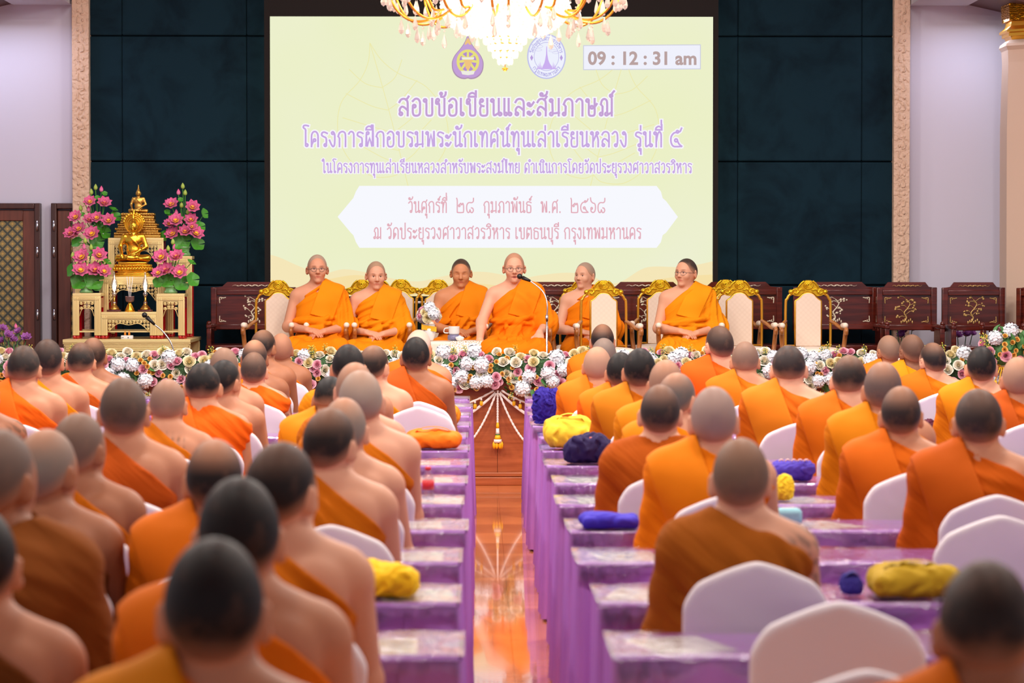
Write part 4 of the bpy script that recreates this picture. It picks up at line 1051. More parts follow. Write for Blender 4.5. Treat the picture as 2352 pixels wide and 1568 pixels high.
# ------------------------------------------------------------------ flowers and leaves
def petal_mesh(name, petals, mats, nu=4, nv=4, extra=None):
    """petals: list of functions (u,v)->(x,y,z,depth)"""
    V, F, D = [], [], []
    for p in petals:
        b = len(V)
        for i in range(nu + 1):
            for j in range(nv + 1):
                x, y, z, d = p(-1 + 2 * i / nu, j / nv); V.append((x, y, z)); D.append(d)
        for i in range(nu):
            for j in range(nv):
                a = b + i * (nv + 1) + j; F.append((a, a + nv + 1, a + nv + 2, a + 1))
    mi = [0] * len(F)
    if extra:
        for vs, fs, dd in extra:
            b = len(V); V += vs; F += [tuple(i + b for i in f) for f in fs]; D += [dd] * len(vs); mi += [1] * len(fs)
    me = bpy.data.meshes.new(name); me.from_pydata(V, [], F)
    for f, k in zip(me.polygons, mi): f.use_smooth = True; f.material_index = k
    for q in (mats if hasattr(mats, '__len__') else (mats,)): me.materials.append(q)
    attr(me, 'depth', D); return me
def rose_mesh(name, mat, seed=0):
    rnd = random.Random(seed); P = []
    layers = [(0.04, 2, 0.60, 0.0), (0.13, 3, 0.64, 0.0), (0.25, 4, 0.66, 0.05), (0.40, 4, 0.64, 0.14), (0.60, 5, 0.55, 0.3), (0.82, 5, 0.40, 0.5), (1.0, 6, 0.22, 0.7)]
    for l, (r, n, h, curl) in enumerate(layers):
        off = rnd.random() * 6
        for k in range(n):
            a0 = off + 2 * PI * k / n; half = PI / n * 1.3; w = 0.9 + 0.2 * rnd.random()
            def f(u, v, a0=a0, half=half, r=r, h=h, curl=curl, l=l, w=w):
                a = a0 + u * half * (0.55 + 0.45 * v); rr = r * (0.35 + 0.65 * v ** 0.7) * w + curl * 0.28 * max(0, v - 0.6) * (1 - 0.4 * u * u) + 0.03 * (1 + u)
                z = -0.35 + (h + 0.35) * v * (1 - 0.18 * u * u) - curl * 0.5 * max(0, v - 0.65) ** 1.3
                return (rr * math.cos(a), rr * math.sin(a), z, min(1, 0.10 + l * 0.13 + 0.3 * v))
            P.append(f)
    return petal_mesh(name, P, mat, 4, 4)
def hydrangea_mesh(name, mat, seed=0, n=46):
    rnd = random.Random(seed); P = []
    for i in range(n):
        z = 1 - 1.45 * (i + 0.5) / n; a = i * 2.39996; s = math.sqrt(max(0, 1 - z * z)); nrm = Vector((s * math.cos(a), s * math.sin(a), z))
        t = nrm.orthogonal().normalized(); t.rotate(Matrix.Rotation(rnd.random() * 6, 3, nrm)); b = nrm.cross(t); rad = 0.72 + 0.24 * rnd.random(); dd = rnd.random()
        for q in range(4):
            c, s_ = math.cos(q * PI / 2), math.sin(q * PI / 2); e = t * c + b * s_; w = nrm.cross(e)
            def f(u, v, e=e, w=w, nrm=nrm, rad=rad, dd=dd):
                p = nrm * (rad + 0.10 * v * v - 0.05 * u * u) + e * (0.32 * v) + w * (u * 0.17 * math.sin(PI * min(1, v * 0.85 + 0.12)))
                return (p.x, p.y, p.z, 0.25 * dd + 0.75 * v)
            P.append(f)
    core = MB().ball((0, 0, 0), 0.74, 10, 8); cm = core.mesh('core'); vs = [tuple(v.co) for v in cm.vertices]; fs = [tuple(f.vertices) for f in cm.polygons]; bpy.data.meshes.remove(cm)
    return petal_mesh(name, P, (mat, mat), 2, 3, [(vs, fs, 0.25)])
def lotus_mesh(name, mat, open_=1.0, seed=0):
    rnd = random.Random(seed); P = []
    for l, (n, ln, el) in enumerate(((6, 0.62, 1.0), (8, 0.85, 0.65), (8, 1.0, 0.28))):
        off = rnd.random()
        for k in range(n):
            a = off + 2 * PI * k / n; e = el + 0.15 * rnd.random() + (1 - open_) * 0.8
            def f(u, v, a=a, e=e, ln=ln):
                e2 = e + 0.5 * v - 0.1; rr = ln * (v * math.cos(e) * 0.9 + 0.1); z = ln * (v * math.sin(e) + 0.18 * v * v * 0.5) - 0.1
                w = 0.36 * ln * math.sin(PI * min(1, (v * 0.93 + 0.07)) ** 0.85) * u; z += 0.10 * u * u * math.sin(PI * v)
                return (rr * math.cos(a) - w * math.sin(a), rr * math.sin(a) + w * math.cos(a), z, v)
            P.append(f)
    n = 12; vs = [(0, 0, 0.22)] + [(0.33 * math.cos(2 * PI * k / n), 0.33 * math.sin(2 * PI * k / n), 0.17) for k in range(n)] + [(0.16 * math.cos(2 * PI * k / n), 0.16 * math.sin(2 * PI * k / n), -0.05) for k in range(n)]
    fs = [(0, 1 + k, 1 + (k + 1) % n) for k in range(n)] + [(1 + k, 1 + n + k, 1 + n + (k + 1) % n, 1 + (k + 1) % n) for k in range(n)]
    return petal_mesh(name, P, (mat, M['stamen']), 4, 4, [(vs, fs, 0)])
def leaf_mesh(name, mat, fold=0.25, w=0.34):
    def f(u, v):
        return (w * u * math.sin(PI * min(1, v * 0.9 + 0.08)) ** 0.8, v, fold * abs(u) * math.sin(PI * v) - 0.25 * v * v, 0)
    me = petal_mesh(name, [f], mat, 4, 6); return me
def pad_mesh(name, mat):
    P = []
    def f(u, v): 
        a = (u + 1) * PI * 0.97 + 0.1; r = v * (1 + 0.06 * math.sin(a * 5)); return (r * math.cos(a), r * math.sin(a), 0.22 * v * v + 0.06 * math.sin(3 * a) * v, 0)
    return petal_mesh(name, [f], mat, 22, 4)
def bud_mesh(name, mat):
    mb = MB(); mb.lathe([(0.0, 0), (0.22, 0.05), (0.36, 0.25), (0.40, 0.48), (0.32, 0.78), (0.16, 1.05), (0.02, 1.25)], n=10)
    me = mb.mesh(name, mat); attr(me, 'depth', [0.4 + 0.5 * v.co.z for v in me.vertices]); return me
def sprig_mesh(name):
    mb = MB(); rnd = random.Random(3); mb.mi = 0
    mb.tube([(0, 0, 0), (0.05, 0, 0.5), (0.0, 0.05, 1.0)], 0.025, 5)
    for k in range(14):
        t = 0.25 + 0.75 * k / 14; a = k * 2.4; e = Vector((0.22 * math.cos(a), 0.22 * math.sin(a), t + 0.1)); mb.mi = 0
        mb.tube([(0, 0.0, t - 0.05), e], 0.012, 4); mb.mi = 1; mb.ball(e, 0.055, 6, 4)
    return mb.mesh(name, (M['leaf'], M['sprig']))
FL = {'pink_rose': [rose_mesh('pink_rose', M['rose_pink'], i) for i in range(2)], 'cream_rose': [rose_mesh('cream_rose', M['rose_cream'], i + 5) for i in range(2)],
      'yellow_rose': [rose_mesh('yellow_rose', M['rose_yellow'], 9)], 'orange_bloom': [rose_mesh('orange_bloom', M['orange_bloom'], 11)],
      'hydrangea': [hydrangea_mesh('hydrangea', M['hydrangea'], i) for i in range(2)], 'leaf': [leaf_mesh('leaf', M['leaf'])], 'sprig': [sprig_mesh('sprig')]}
def aim(n, roll=0.0):
    q = Vector(n).normalized().to_track_quat('Z', 'Y'); return (q.to_matrix() @ Matrix.Rotation(roll, 3, 'Z')).to_euler()
FSIZE = {'pink_rose': 0.037, 'cream_rose': 0.040, 'yellow_rose': 0.042, 'orange_bloom': 0.019, 'hydrangea': 0.062, 'leaf': 0.085, 'sprig': 0.10}
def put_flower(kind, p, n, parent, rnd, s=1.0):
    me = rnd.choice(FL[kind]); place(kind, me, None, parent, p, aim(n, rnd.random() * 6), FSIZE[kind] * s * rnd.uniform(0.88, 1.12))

def garland(x0, x1, idx, label):
    """one festoon of flowers along the front edge of the stage, hanging lowest in the middle"""
    cx = (x0 + x1) / 2; rnd = random.Random(100 + idx)
    g = thing('flower_garland', label, 'flower garland', (cx, 22.36, 0.95), 0, 'flower garlands along the stage front')
    n = max(1, round((x1 - x0) / 0.088)); taken = []
    def ok(x, z, r):
        for (a, b, c) in taken:
            if (a - x) ** 2 + (b - z) ** 2 < (0.66 * (c + r)) ** 2: return False
        taken.append((x, z, r)); return True
    # body of foliage behind the blooms
    mb = MB(); P = []
    for i in range(25):
        t = -1 + 2 * i / 24; x = t * (x1 - x0) / 2; lo = -0.17 - 0.06 * (1 - t * t)
        P.append([(x, 0.12, 0.04), (x, 0.0, 0.075), (x, -0.05, 0.03), (x, -0.065, -0.05), (x, -0.05, lo + 0.05), (x, 0.0, lo + 0.03)])
    mb.sheet(P); mb.build('foliage_bed', M['leaf_dark'], g)
    W2 = (x1 - x0) / 2
    def surf(x, z):
        t = x / W2; y = -0.075 - 0.02 * math.sin(7 * x + idx) if z < 0.02 else -0.05 + (z - 0.02) * 0.8
        return Vector((x, y - 0.005, z))
    kinds = [('hydrangea', int(n * 1.0)), ('cream_rose', int(n * 1.6)), ('pink_rose', int(n * 1.7)), ('yellow_rose', int(n * 0.6)), ('orange_bloom', int(n * 1.9))]
    for kind, cnt in kinds:
        done = 0; tries = 0
        while done < cnt and tries < cnt * 60:
            tries += 1; t = rnd.uniform(-0.99, 0.99); x = t * W2; low = -0.165 - 0.075 * (1 - t * t)
            z = rnd.uniform(0.0, 0.10) if kind == 'yellow_rose' else rnd.uniform(low, 0.095)
            r = FSIZE[kind] * (0.8 if kind == 'hydrangea' else 0.95)
            if not ok(x, z, r): continue
            p = surf(x, z); up = max(0.0, (z + 0.05) / 0.15)
            if kind == 'orange_bloom': p.y -= 0.012
            put_flower(kind, p, (rnd.uniform(-0.4, 0.4), -1.0, 0.25 + up * 0.9 + rnd.uniform(-0.25, 0.25)), g, rnd); done += 1
    for i in range(int(n * 2.4)):
        t = rnd.uniform(-1, 1); x = t * W2; low = -0.17 - 0.09 * (1 - t * t); z = rnd.uniform(low, 0.09); p = surf(x, z); p.y += 0.015
        place('leaf', FL['leaf'][0], None, g, p, (rnd.uniform(-2.4, -0.8), rnd.uniform(-0.8, 0.8), rnd.uniform(-2.5, 2.5)), FSIZE['leaf'] * rnd.uniform(0.7, 1.2))
    for i in range(int(n * 0.45)):
        x = rnd.uniform(-1, 1) * W2; z = rnd.uniform(0.05, 0.085); put_flower('sprig', surf(x, z), (rnd.uniform(-0.6, 0.6), -0.5, 0.8), g, rnd, 0.8)
    for i in range(int(n * 0.3)):
        t = rnd.uniform(-1, 1); x = t * W2; put_flower('sprig', surf(x, -0.19 - 0.07 * (1 - t * t)), (rnd.uniform(-0.4, 0.4), -0.6, -0.7), g, rnd, 0.7)
GX = [PX(p, 22.3) for p in (-100, 320, 722, 1143, 1531, 1914, 2300, 2560)]
GL = ['rose garland on the stage edge at far left, below the purple lotus and golden altar',
      'rose garland on the stage edge between the golden altar and the leftmost seated elder',
      'rose garland just left of the centre tassel, below the lace-covered side table',
      'rose garland just right of the centre tassel, below the monk with the microphone stand', 'rose garland on the stage edge below the seated monk at far right',
      'rose garland on the stage edge below the dark carved chairs at right', 'rose garland on the stage edge at far right, behind the tall flower stand']
for i, (a, b) in enumerate(zip(GX, GX[1:])): garland(a, b, i, GL[i])

# braided rope swags with yellow blooms and a tassel under each gather
def rope_pts(a, b, sag, n=16):
    a, b = Vector(a), Vector(b); return [a.lerp(b, t) + Vector((0, 0, -sag * 4 * t * (1 - t))) for t in np.linspace(0, 1, n)]
def twist(mb, pts, r, n=6):
    L = 0; rr = []
    for i, p in enumerate(pts): rr.append(r * (1 + 0.22 * math.sin(i * 2.1)))
    mb.tube(pts, rr, n)
def swag(i, x, label):
    o = thing('rope_swag', label, 'garland', (x, 22.31, 0.72), 0, 'white rope swags on the stage front')
    y = 0.03
    for s in (-1, 1):
        mb = MB(); P = []
        pts = rope_pts((s * 0.03, y, 0.02), (s * 0.66, y + 0.005, -0.10), 0.07, 40); twist(mb, pts, 0.009); mb.build('beaded_rope', M['rope'], o)
        for k in range(6, 38, 3):
            p = pts[k]; mb = MB(); mb.mi = 0
            mb.ball(p + Vector((0, -0.004, -0.014)), 0.009, 6, 5, (1, 1, 1.2)); mb.mi = 1; mb.ball(p + Vector((0, -0.004, -0.026)), 0.006, 6, 4); mb.mi = 2
            for q in (-1, 0, 1): mb.ball(p + Vector((q * 0.006, -0.004 - 0.003 * (q == 0), -0.046)), 0.010, 6, 5, (0.8, 0.8, 2.0))
            mb.build('bell_bloom', (M['rope'], M['leaf'], M['crown_yellow']), o)
        mb = MB(); P = []
        for t in np.linspace(0, 1, 18):
            p = Vector((s * (0.02 + 0.50 * t), y + 0.006, 0.0 - 0.26 * (1 - (1 - t) ** 1.9)))
            P.append([p + Vector((-0.004 * s, 0, 0.016)), p + Vector((0, -0.008, 0)), p + Vector((0.004 * s, 0, -0.016))])
        mb.sheet(P); mb.build('white_ribbon', M['rope'], o)
        mb = MB(); twist(mb, rope_pts((s * 0.012, y, 0.0), (s * 0.235, y, -0.40), 0.05, 46), 0.009); mb.build('hanging_rope', M['rope'], o)
    mb = MB(); twist(mb, rope_pts((0, y, 0.02), (0, y, -0.24), 0, 40), 0.008); mb.build('tassel_rope', M['rope'], o)
    mb = MB(); mb.mi = 0
    mb.lathe([(0.007, -0.225), (0.013, -0.255), (0.012, -0.275)], (0, y, 0), 8); mb.mi = 1; mb.lathe([(0.012, -0.275), (0.014, -0.30), (0.017, -0.318)], (0, y, 0), 8)
    mb.mi = 2; mb.lathe([(0.017, -0.318), (0.018, -0.328)], (0, y, 0), 8); mb.mi = 0; mb.lathe([(0.018, -0.328), (0.03, -0.36)], (0, y, 0), 9)
    mb.mi = 1; mb.lathe([(0.03, -0.36), (0.034, -0.385)], (0, y, 0), 9); mb.mi = 0
    for k in range(7):
        a = 2 * PI * k / 7; mb.ball((0.03 * math.cos(a), y + 0.014 * math.sin(a), -0.405), 0.016, 7, 5, (0.9, 0.9, 1.9))
    mb.build('tassel', (M['crown_yellow'], M['rope'], M['leaf']), o)
SL = ['white rope swag on the stage front below the right end of the golden altar', 'white rope swag on the stage front below the leftmost seated elder', 'white rope swag with yellow tassel hanging at the end of the central aisle',
      'white rope swag on the stage front behind the right hand rows', 'white rope swag with yellow blooms right of the bull necked monk', 'white rope swag below the tall flower stand at far right']
for i, x in enumerate(GX[1:7]): swag(i, x, SL[i])
# tape and paper stuck to the panel
tag(MB().box((PX(1222, 22.38), 22.395, PZ(898, 22.38)), (0.035, 0.004, 0.06), R=Euler((0, 0.2, 0)).to_matrix()).build('tape_piece', basic('pink_tape', s2l(206, 120, 112), 0.5)), 'short strip of pink tape on the stage panel right of the tassel', 'tape')
tag(MB().box((PX(1077, 22.38), 22.395, PZ(918, 22.38)), (0.04, 0.004, 0.04), R=Euler((0, -0.25, 0)).to_matrix()).build('paper_scrap', basic('tan_paper', s2l(190, 130, 84), 0.6)), 'tan paper square stuck on the stage panel left of the tassel', 'paper')

# ------------------------------------------------------------------ gilded armchairs
def arc(pts, n=6):
    """smooth polyline (Catmull-Rom)"""
    P = [Vector(p) for p in pts]; out = []
    for i in range(len(P) - 1):
        p0, p1, p2, p3 = P[max(i - 1, 0)], P[i], P[i + 1], P[min(i + 2, len(P) - 1)]
        for t in np.linspace(0, 1, n, endpoint=False):
            out.append(0.5 * ((2 * p1) + (p2 - p0) * t + (2 * p0 - 5 * p1 + 4 * p2 - p3) * t * t + (3 * p1 - p0 - 3 * p2 + p3) * t ** 3))
    return out + [P[-1]]
def gilt_chair(label):
    c = thing('gilded_armchair', label, 'chair', group='gilded armchairs on the stage')
    yb = 0.21
    mb = MB(); mb.tube(arc([(-0.186, yb, 0.0), (-0.186, yb, 0.4), (-0.186, yb, 0.84), (-0.172, yb, 0.905), (-0.135, yb, 0.945), (0, yb, 0.965), (0.135, yb, 0.945), (0.172, yb, 0.905), (0.186, yb, 0.84), (0.186, yb, 0.4), (0.186, yb, 0.0)]), 0.0115, 8)
    mb.build('outer_frame', M['gold_frame'], c)
    arch = arc([(-0.105, yb, 0.885), (-0.075, yb, 0.905), (-0.04, yb, 0.94), (0, yb, 0.95), (0.04, yb, 0.94), (0.075, yb, 0.905), (0.105, yb, 0.885)], 4)
    mb = MB(); mb.tube([Vector((-0.105, yb, 0.50))] + [Vector((-0.105, yb, 0.7))] + arch + [Vector((0.105, yb, 0.7)), Vector((0.105, yb, 0.50))], 0.011, 8)
    mb.tube([(-0.186, yb, 0.515), (0.186, yb, 0.515)], 0.010, 8); mb.tube([(-0.186, yb, 0.485), (0.186, yb, 0.485)], 0.006, 8)
    mb.build('inner_frame', M['gold_frame'], c)
    inner = [(p.x * 0.97, p.z) for p in arch]
    MB().plate([(-0.102, 0.515)] + [(-0.102, 0.7)] + inner + [(0.102, 0.7), (0.102, 0.515)], yb - 0.022, yb + 0.012).build('backrest', M['damask'], c)
    mb = MB()   # carved crest: rose between acanthus scrolls
    mb.plate([(-0.15, 0.955), (-0.12, 0.985), (-0.085, 1.0), (-0.055, 1.04), (-0.02, 1.058), (0.02, 1.058), (0.055, 1.04), (0.085, 1.0), (0.12, 0.985), (0.15, 0.955), (0.11, 0.93), (0.075, 0.925), (0.04, 0.955), (0, 0.965), (-0.04, 0.955), (-0.075, 0.925), (-0.11, 0.93)], yb - 0.012, yb + 0.012)
    for s in (-1, 1):
        mb.ball((s * 0.142, yb - 0.004, 0.962), 0.022, 9, 6)
        mb.tube(arc([(s * 0.145, yb - 0.014, 0.965), (s * 0.11, yb - 0.02, 0.985), (s * 0.085, yb - 0.02, 0.97), (s * 0.095, yb - 0.02, 0.95), (s * 0.115, yb - 0.02, 0.955)], 4), [0.006] * 9 + [0.01] * 8, 6)
        mb.tube(arc([(s * 0.085, yb - 0.016, 0.995), (s * 0.062, yb - 0.02, 1.03), (s * 0.035, yb - 0.02, 1.052)], 4), 0.008, 6)
        mb.tube(arc([(s * 0.03, yb - 0.018, 0.975), (s * 0.065, yb - 0.022, 0.985), (s * 0.08, yb - 0.02, 0.955)], 4), 0.007, 6)
    for k, (r, w) in enumerate(((0.036, 0.007), (0.024, 0.007), (0.012, 0.007))):
        mb.tube([(r * math.cos(a), yb - 0.016 - 0.006 * k, 1.018 + r * 0.85 * math.sin(a)) for a in np.linspace(0, 2 * PI, 15)[:-1]], w, 6, closed=True)
    mb.build('crest', M['gold_crest'], c)
    v = Vol((-0.28, -0.30, 0.38), (0.28, 0.26, 0.56), 0.012); v.rbox((0, -0.03, 0.455), (0.235, 0.225, 0.05), 0.045, 0); v.ell((0, -0.03, 0.48), (0.21, 0.2, 0.035), 0.03)
    place('seat', np_mesh('seat', *v.mesh(), M['cream_cloth']), None, c)
    MB().box((0, -0.03, 0.405), (0.45, 0.43, 0.045), bevel=0.012).build('seat_rail', M['gold_frame'], c)
    for s in (-1, 1):
        mb = MB(); mb.tube(arc([(s * 0.186, yb, 0.72), (s * 0.215, 0.12, 0.70), (s * 0.25, -0.02, 0.665), (s * 0.262, -0.16, 0.672), (s * 0.262, -0.235, 0.655), (s * 0.262, -0.225, 0.62)], 5), 0.016, 8)
        mb.tube(arc([(s * 0.262, -0.19, 0.655), (s * 0.255, -0.16, 0.55), (s * 0.24, -0.18, 0.42), (s * 0.225, -0.21, 0.2), (s * 0.222, -0.225, 0.0)], 5), 0.019, 8)
        a = mb.build('arm', M['arm_wood'], c)
        v = Vol((-0.05, -0.2, -0.05), (0.05, 0.1, 0.06), 0.008); v.cap((0, -0.14, 0.002), (0, 0.02, 0.0), 0.024, 0.021)
        place('arm_pad', np_mesh('arm_pad', *v.mesh(), M['cream_cloth']), None, a, (s * 0.257, -0.06, 0.69))
    for s in (-1, 1): MB().tube([(s * 0.18, yb, 0.42), (s * 0.18, yb + 0.03, 0.0)], [0.018, 0.014], 8).build('leg', M['gold_frame'], c)
    return c
# label, crest pixel, distance of the chair back, turn
CH = [('empty gilded armchair, first from the left on the stage', 640, 23.95, 0), ('gilded armchair under the elder with glasses and grey hair at left', 748, 23.95, 0),
      ('gilded armchair in the back row between the two leftmost elders', 831, 24.55, 0),
      ('gilded armchair under the second elder from the left', 872, 23.95, 0), ('gilded armchair in the back row just right of the second elder', 921, 25.15, 0),
      ('gilded armchair in the back row left of the monk with lowered eyes', 1006, 24.75, 0), ('gilded armchair under the monk with lowered eyes', 1063, 24.25, 0),
      ('gilded armchair under the elder speaking into the microphone', 1187, 23.55, 0), ('gilded armchair under the monk half hidden by an empty chair', 1337, 24.5, 0),
      ('empty gilded armchair in front of the half hidden monk, right of the microphone stand', 1390, 23.6, 0.06), ('gilded armchair in the back row, crest left of the rightmost seated monk', 1516, 24.55, 0),
      ('gilded armchair under the rightmost seated monk', 1578, 23.8, 0), ('gilded armchair in the back row right of the rightmost seated monk, mostly hidden', 1667, 24.6, 0),
      ('empty gilded armchair beside the rightmost seated monk', 1699, 23.9, 0), ('empty gilded armchair, last on the right of the stage', 1857, 23.75, 0)]
proto = gilt_chair(CH[0][0])
for i, (lab, px, d, rz) in enumerate(CH):
    c = proto if i == 0 else copy_tree(proto)
    c.location = (PX(px, d), d - 0.21, STAGE_Z); c.rotation_euler = (0, 0, rz); c['label'] = lab

# ------------------------------------------------------------------ carved dark wood chairs along the back wall
def carved_chair(label, w):
    c = thing('carved_chair', label, 'chair', group='dark inlaid chairs along the back wall'); h = w / 2; y = 0.2
    mb = MB(); mb.plate([(-h, 0.62), (h, 0.62), (h, 0.985), (h * 0.74, 0.995), (h * 0.62, 1.035), (-h * 0.62, 1.035), (-h * 0.74, 0.995), (-h, 0.985)], y + 0.006, y + 0.035)
    for s in (-1, 1): mb.box((s * (h - 0.025), y, 0.80), (0.05, 0.045, 0.38), bevel=0.006)
    mb.box((0, y, 0.645), (w, 0.05, 0.05), bevel=0.008); mb.box((0, y, 0.945), (w - 0.1, 0.045, 0.045), bevel=0.006)
    b = mb.build('backrest', M['rosewood'], c)
    rnd = random.Random(int(w * 1000)); mb = MB()
    for s in (-1, 1):           # corner scrolls
        for (zz, t) in ((0.90, -1), (0.69, 1)):
            x = s * (h - 0.075)
            mb.tube(arc([(x - s * 0.055, y + 0.003, zz), (x - s * 0.03, y + 0.003, zz + t * 0.004), (x, y + 0.003, zz), (x + s * 0.002, y + 0.003, zz + t * 0.025), (x, y + 0.003, zz + t * 0.05)], 4), 0.0045, 5)
            for k in range(3): mb.ball((x - s * 0.016 * k, y + 0.003, zz + t * (0.018 - 0.006 * k)), 0.006, 5, 4, (1, 0.5, 1))
    mb.tube([(t * h * 0.5, y - 0.022, 1.004 + 0.006 * math.sin(t * 20)) for t in np.linspace(-1, 1, 24)], [0.001 + 0.0035 * (1 - abs(t)) for t in np.linspace(-1, 1, 24)], 5)
    for k in range(-5, 6): mb.ball((k * h * 0.075, y + 0.003, 1.004), 0.007 - 0.0007 * abs(k), 6, 4, (1.3, 0.5, 1))
    mb.build('border_inlay', M['pearl'], b)
    mb = MB()                   # blossoming tree
    tr = arc([(-0.02, y + 0.003, 0.69), (0.0, y + 0.003, 0.73), (-0.02, y + 0.003, 0.77), (0.01, y + 0.003, 0.81), (0.03, y + 0.003, 0.85), (0.0, y + 0.003, 0.885)], 4)
    mb.tube(tr, [0.008 - 0.0002 * i for i in range(len(tr))], 5)
    for k in range(9):
        p = tr[4 + k * 2 if 4 + k * 2 < len(tr) else -1]; s = 1 if k % 2 else -1
        q = p + Vector((s * rnd.uniform(0.03, 0.075), 0, rnd.uniform(0.0, 0.04))); mb.tube([p, (p + q) / 2 + Vector((0, 0, 0.012)), q], 0.003, 4)
        for m in range(3):
            e = q + Vector((rnd.uniform(-0.02, 0.02), 0, rnd.uniform(-0.015, 0.02))); mb.ball(e, rnd.uniform(0.006, 0.011), 6, 4, (1.2, 0.4, 1))
    for k in range(7): mb.ball((-0.045 + k * 0.016, y + 0.003, 0.69 + 0.01 * (k % 3)), 0.009, 6, 4, (0.8, 0.4, 1.6))
    mb.build('tree_inlay', M['pearl'], b)
    MB().box((0, -0.06, 0.475), (w, 0.52, 0.05), bevel=0.01).build('seat', M['rosewood'], c)
    mb = MB(); mb.box((0, -0.29, 0.42), (w - 0.08, 0.02, 0.06)); mb.box((0, 0.18, 0.42), (w - 0.08, 0.02, 0.06)); mb.build('apron', M['rosewood'], c)
    for s in (-1, 1):
        mb = MB(); mb.box((s * (h - 0.025), -0.05, 0.66), (0.045, 0.48, 0.035), bevel=0.008); mb.box((s * (h - 0.025), -0.26, 0.57), (0.04, 0.04, 0.15), bevel=0.006); mb.box((s * (h - 0.025), -0.03, 0.57), (0.02, 0.30, 0.14))
        mb.ball((s * (h - 0.025), -0.275, 0.685), 0.022, 8, 6)
        mb.build('arm', M['rosewood'], c)
        for yy in (-0.28, 0.17): MB().box((s * (h - 0.035), yy, 0.225), (0.05, 0.05, 0.45), bevel=0.006).build('leg', M['rosewood'], c)
    return c
BL = [('dark inlaid chair between the golden altar and the first gilded armchair', 583, 25.05, 0.74, 0), ('dark inlaid chair seen below the screen just right of the microphone stand', 1277, 25.05, 0.74, 0),
      ('dark inlaid chair seen below the screen left of the rightmost seated monk', 1486, 25.05, 0.74, 0), ('dark inlaid chair behind the empty gilded armchairs, under the right screen edge', 1697, 25.05, 0.76, 0),
      ('dark inlaid chair with bright pearl tree, behind the last gilded armchair', 1920, 25.0, 0.74, 0), ('dark inlaid chair standing in front of the carved plaster strip at right', 2084, 24.75, 0.52, 0.0),
      ('dark inlaid chair in front of the white wall at right', 2238, 24.6, 0.54, -0.0), ('dark inlaid chair at the right edge of the picture, beside the pillar', 2346, 24.15, 0.50, -0.9)]
for lab, px, d, w, rz in BL:
    c = carved_chair(lab, w); c.location = (PX(px, d), d - 0.2, STAGE_Z); c.rotation_euler = (0, 0, rz)
    if px > 2000:
        for ch in c.children:
            for q in ch.children: q.data.materials[0] = M['pearl_gold']

# ------------------------------------------------------------------ seated monks on the stage
GOLD1, GOLD2 = s2l(246, 148, 10), s2l(248, 160, 14)
SK1, SK2, SK3 = s2l(214, 150, 118), s2l(222, 164, 134), s2l(206, 140, 102)
def specs(parent, R, hd, hw=1.0):
    """thin spectacles in head coordinates"""
    H = lambda x, y, z: Vector(R @ (np.array([x, y, z]) - PIV) + PIV + hd)
    mb = MB()
    for s in (-1, 1):
        mb.tube([H(s * 0.034 + 0.024 * math.cos(a), 0.118 - 0.02 * abs(math.cos(a)) * (s * math.cos(a) > 0), 1.152 + 0.017 * math.sin(a)) for a in np.linspace(0, 2 * PI, 17)[:-1]], 0.0014, 5, closed=True)
        mb.tube([H(s * 0.058, 0.100, 1.156), H(s * 0.080 * hw, 0.05, 1.156), H(s * 0.084 * hw, 0.0, 1.152)], 0.0014, 5)
    mb.tube([H(-0.01, 0.119, 1.156), H(0, 0.122, 1.159), H(0.01, 0.119, 1.156)], 0.0014, 5)
    g = mb.build('spectacles', M['wire'], parent); 
    for s in (-1, 1):
        n = 16; mb = MB(); mb.verts_faces([H(s * 0.034, 0.119, 1.152)] + [H(s * 0.034 + 0.023 * math.cos(a), 0.118 - 0.02 * abs(math.cos(a)) * (s * math.cos(a) > 0), 1.152 + 0.016 * math.sin(a)) for a in np.linspace(0, 2 * PI, n + 1)[:-1]], [(0, 1 + k, 1 + (k + 1) % n) for k in range(n)])
        mb.build('lens', M['lens'], g)
def elder(lab, px, top, d, P, skin, hair, robe, cloth, rz=0.0, glasses=False, scl=None, shear=0.35, c=-0.125):
    """seated monk facing the hall, crown of the head at pixel (px, top)"""
    P = dict(dict(arms=LAP, face=1, amp=0.008, kx=0.20, sash=1, sleeve=0.25, ky=0.40), **P)
    ztop = PZ(top, d) - STAGE_Z; s = scl or (ztop / (1.28 + P.get('nz', 0.0) + 0.012))
    o = thing('person', lab, 'person', (0, 0, 0), PI + rz, None, s)
    me, R, hd = body_mesh(P, 0.0048, M['skin']); place('body', me, None, o, color=skin)
    hm = hair_mesh(P, R, hd, 0.0048, M['hair'], 0.9); place('hair', hm, None, o, color=hair)
    place('robe', robe_mesh(P, 0.006, M['robe'], 'open', seed=px * 0.01), None, o, color=(robe[0] * 0.95, robe[1] * 0.8, robe[2], 1))
    place('shoulder_cloth', shoulder_cloth_mesh(P, 0.006, M['sash'], c=c, shear=shear, bottom=0.77), None, o, color=(cloth[0] * 0.97, cloth[1] * 0.85, cloth[2], 1))
    if glasses: specs(o, R, hd, P.get('hw', 1.0))
    # put the crown of the head on the wanted pixel, the feet on the stage
    top_local = R @ (np.array([0, 0.0, 1.28]) - PIV) + PIV + hd
    off = Matrix.Rotation(PI + rz, 3, 'Z') @ Vector((top_local[0] * s, top_local[1] * s, 0))
    o.location = (PX(px, d) - off.x, d - off.y, STAGE_Z); return o
G = lambda r, g, b, a=1.0: s2l(r, g, b)[:3] + (a,)
elder('seated elder with grey hair and glasses, hands resting in his lap, leftmost on the stage', 729, 581, 23.7, dict(yaw=-6, neck=0.054, nz=0.035, jaw=1.0), SK1, G(176, 150, 130, 0.75), GOLD1, s2l(250, 150, 8), 0.0, True)
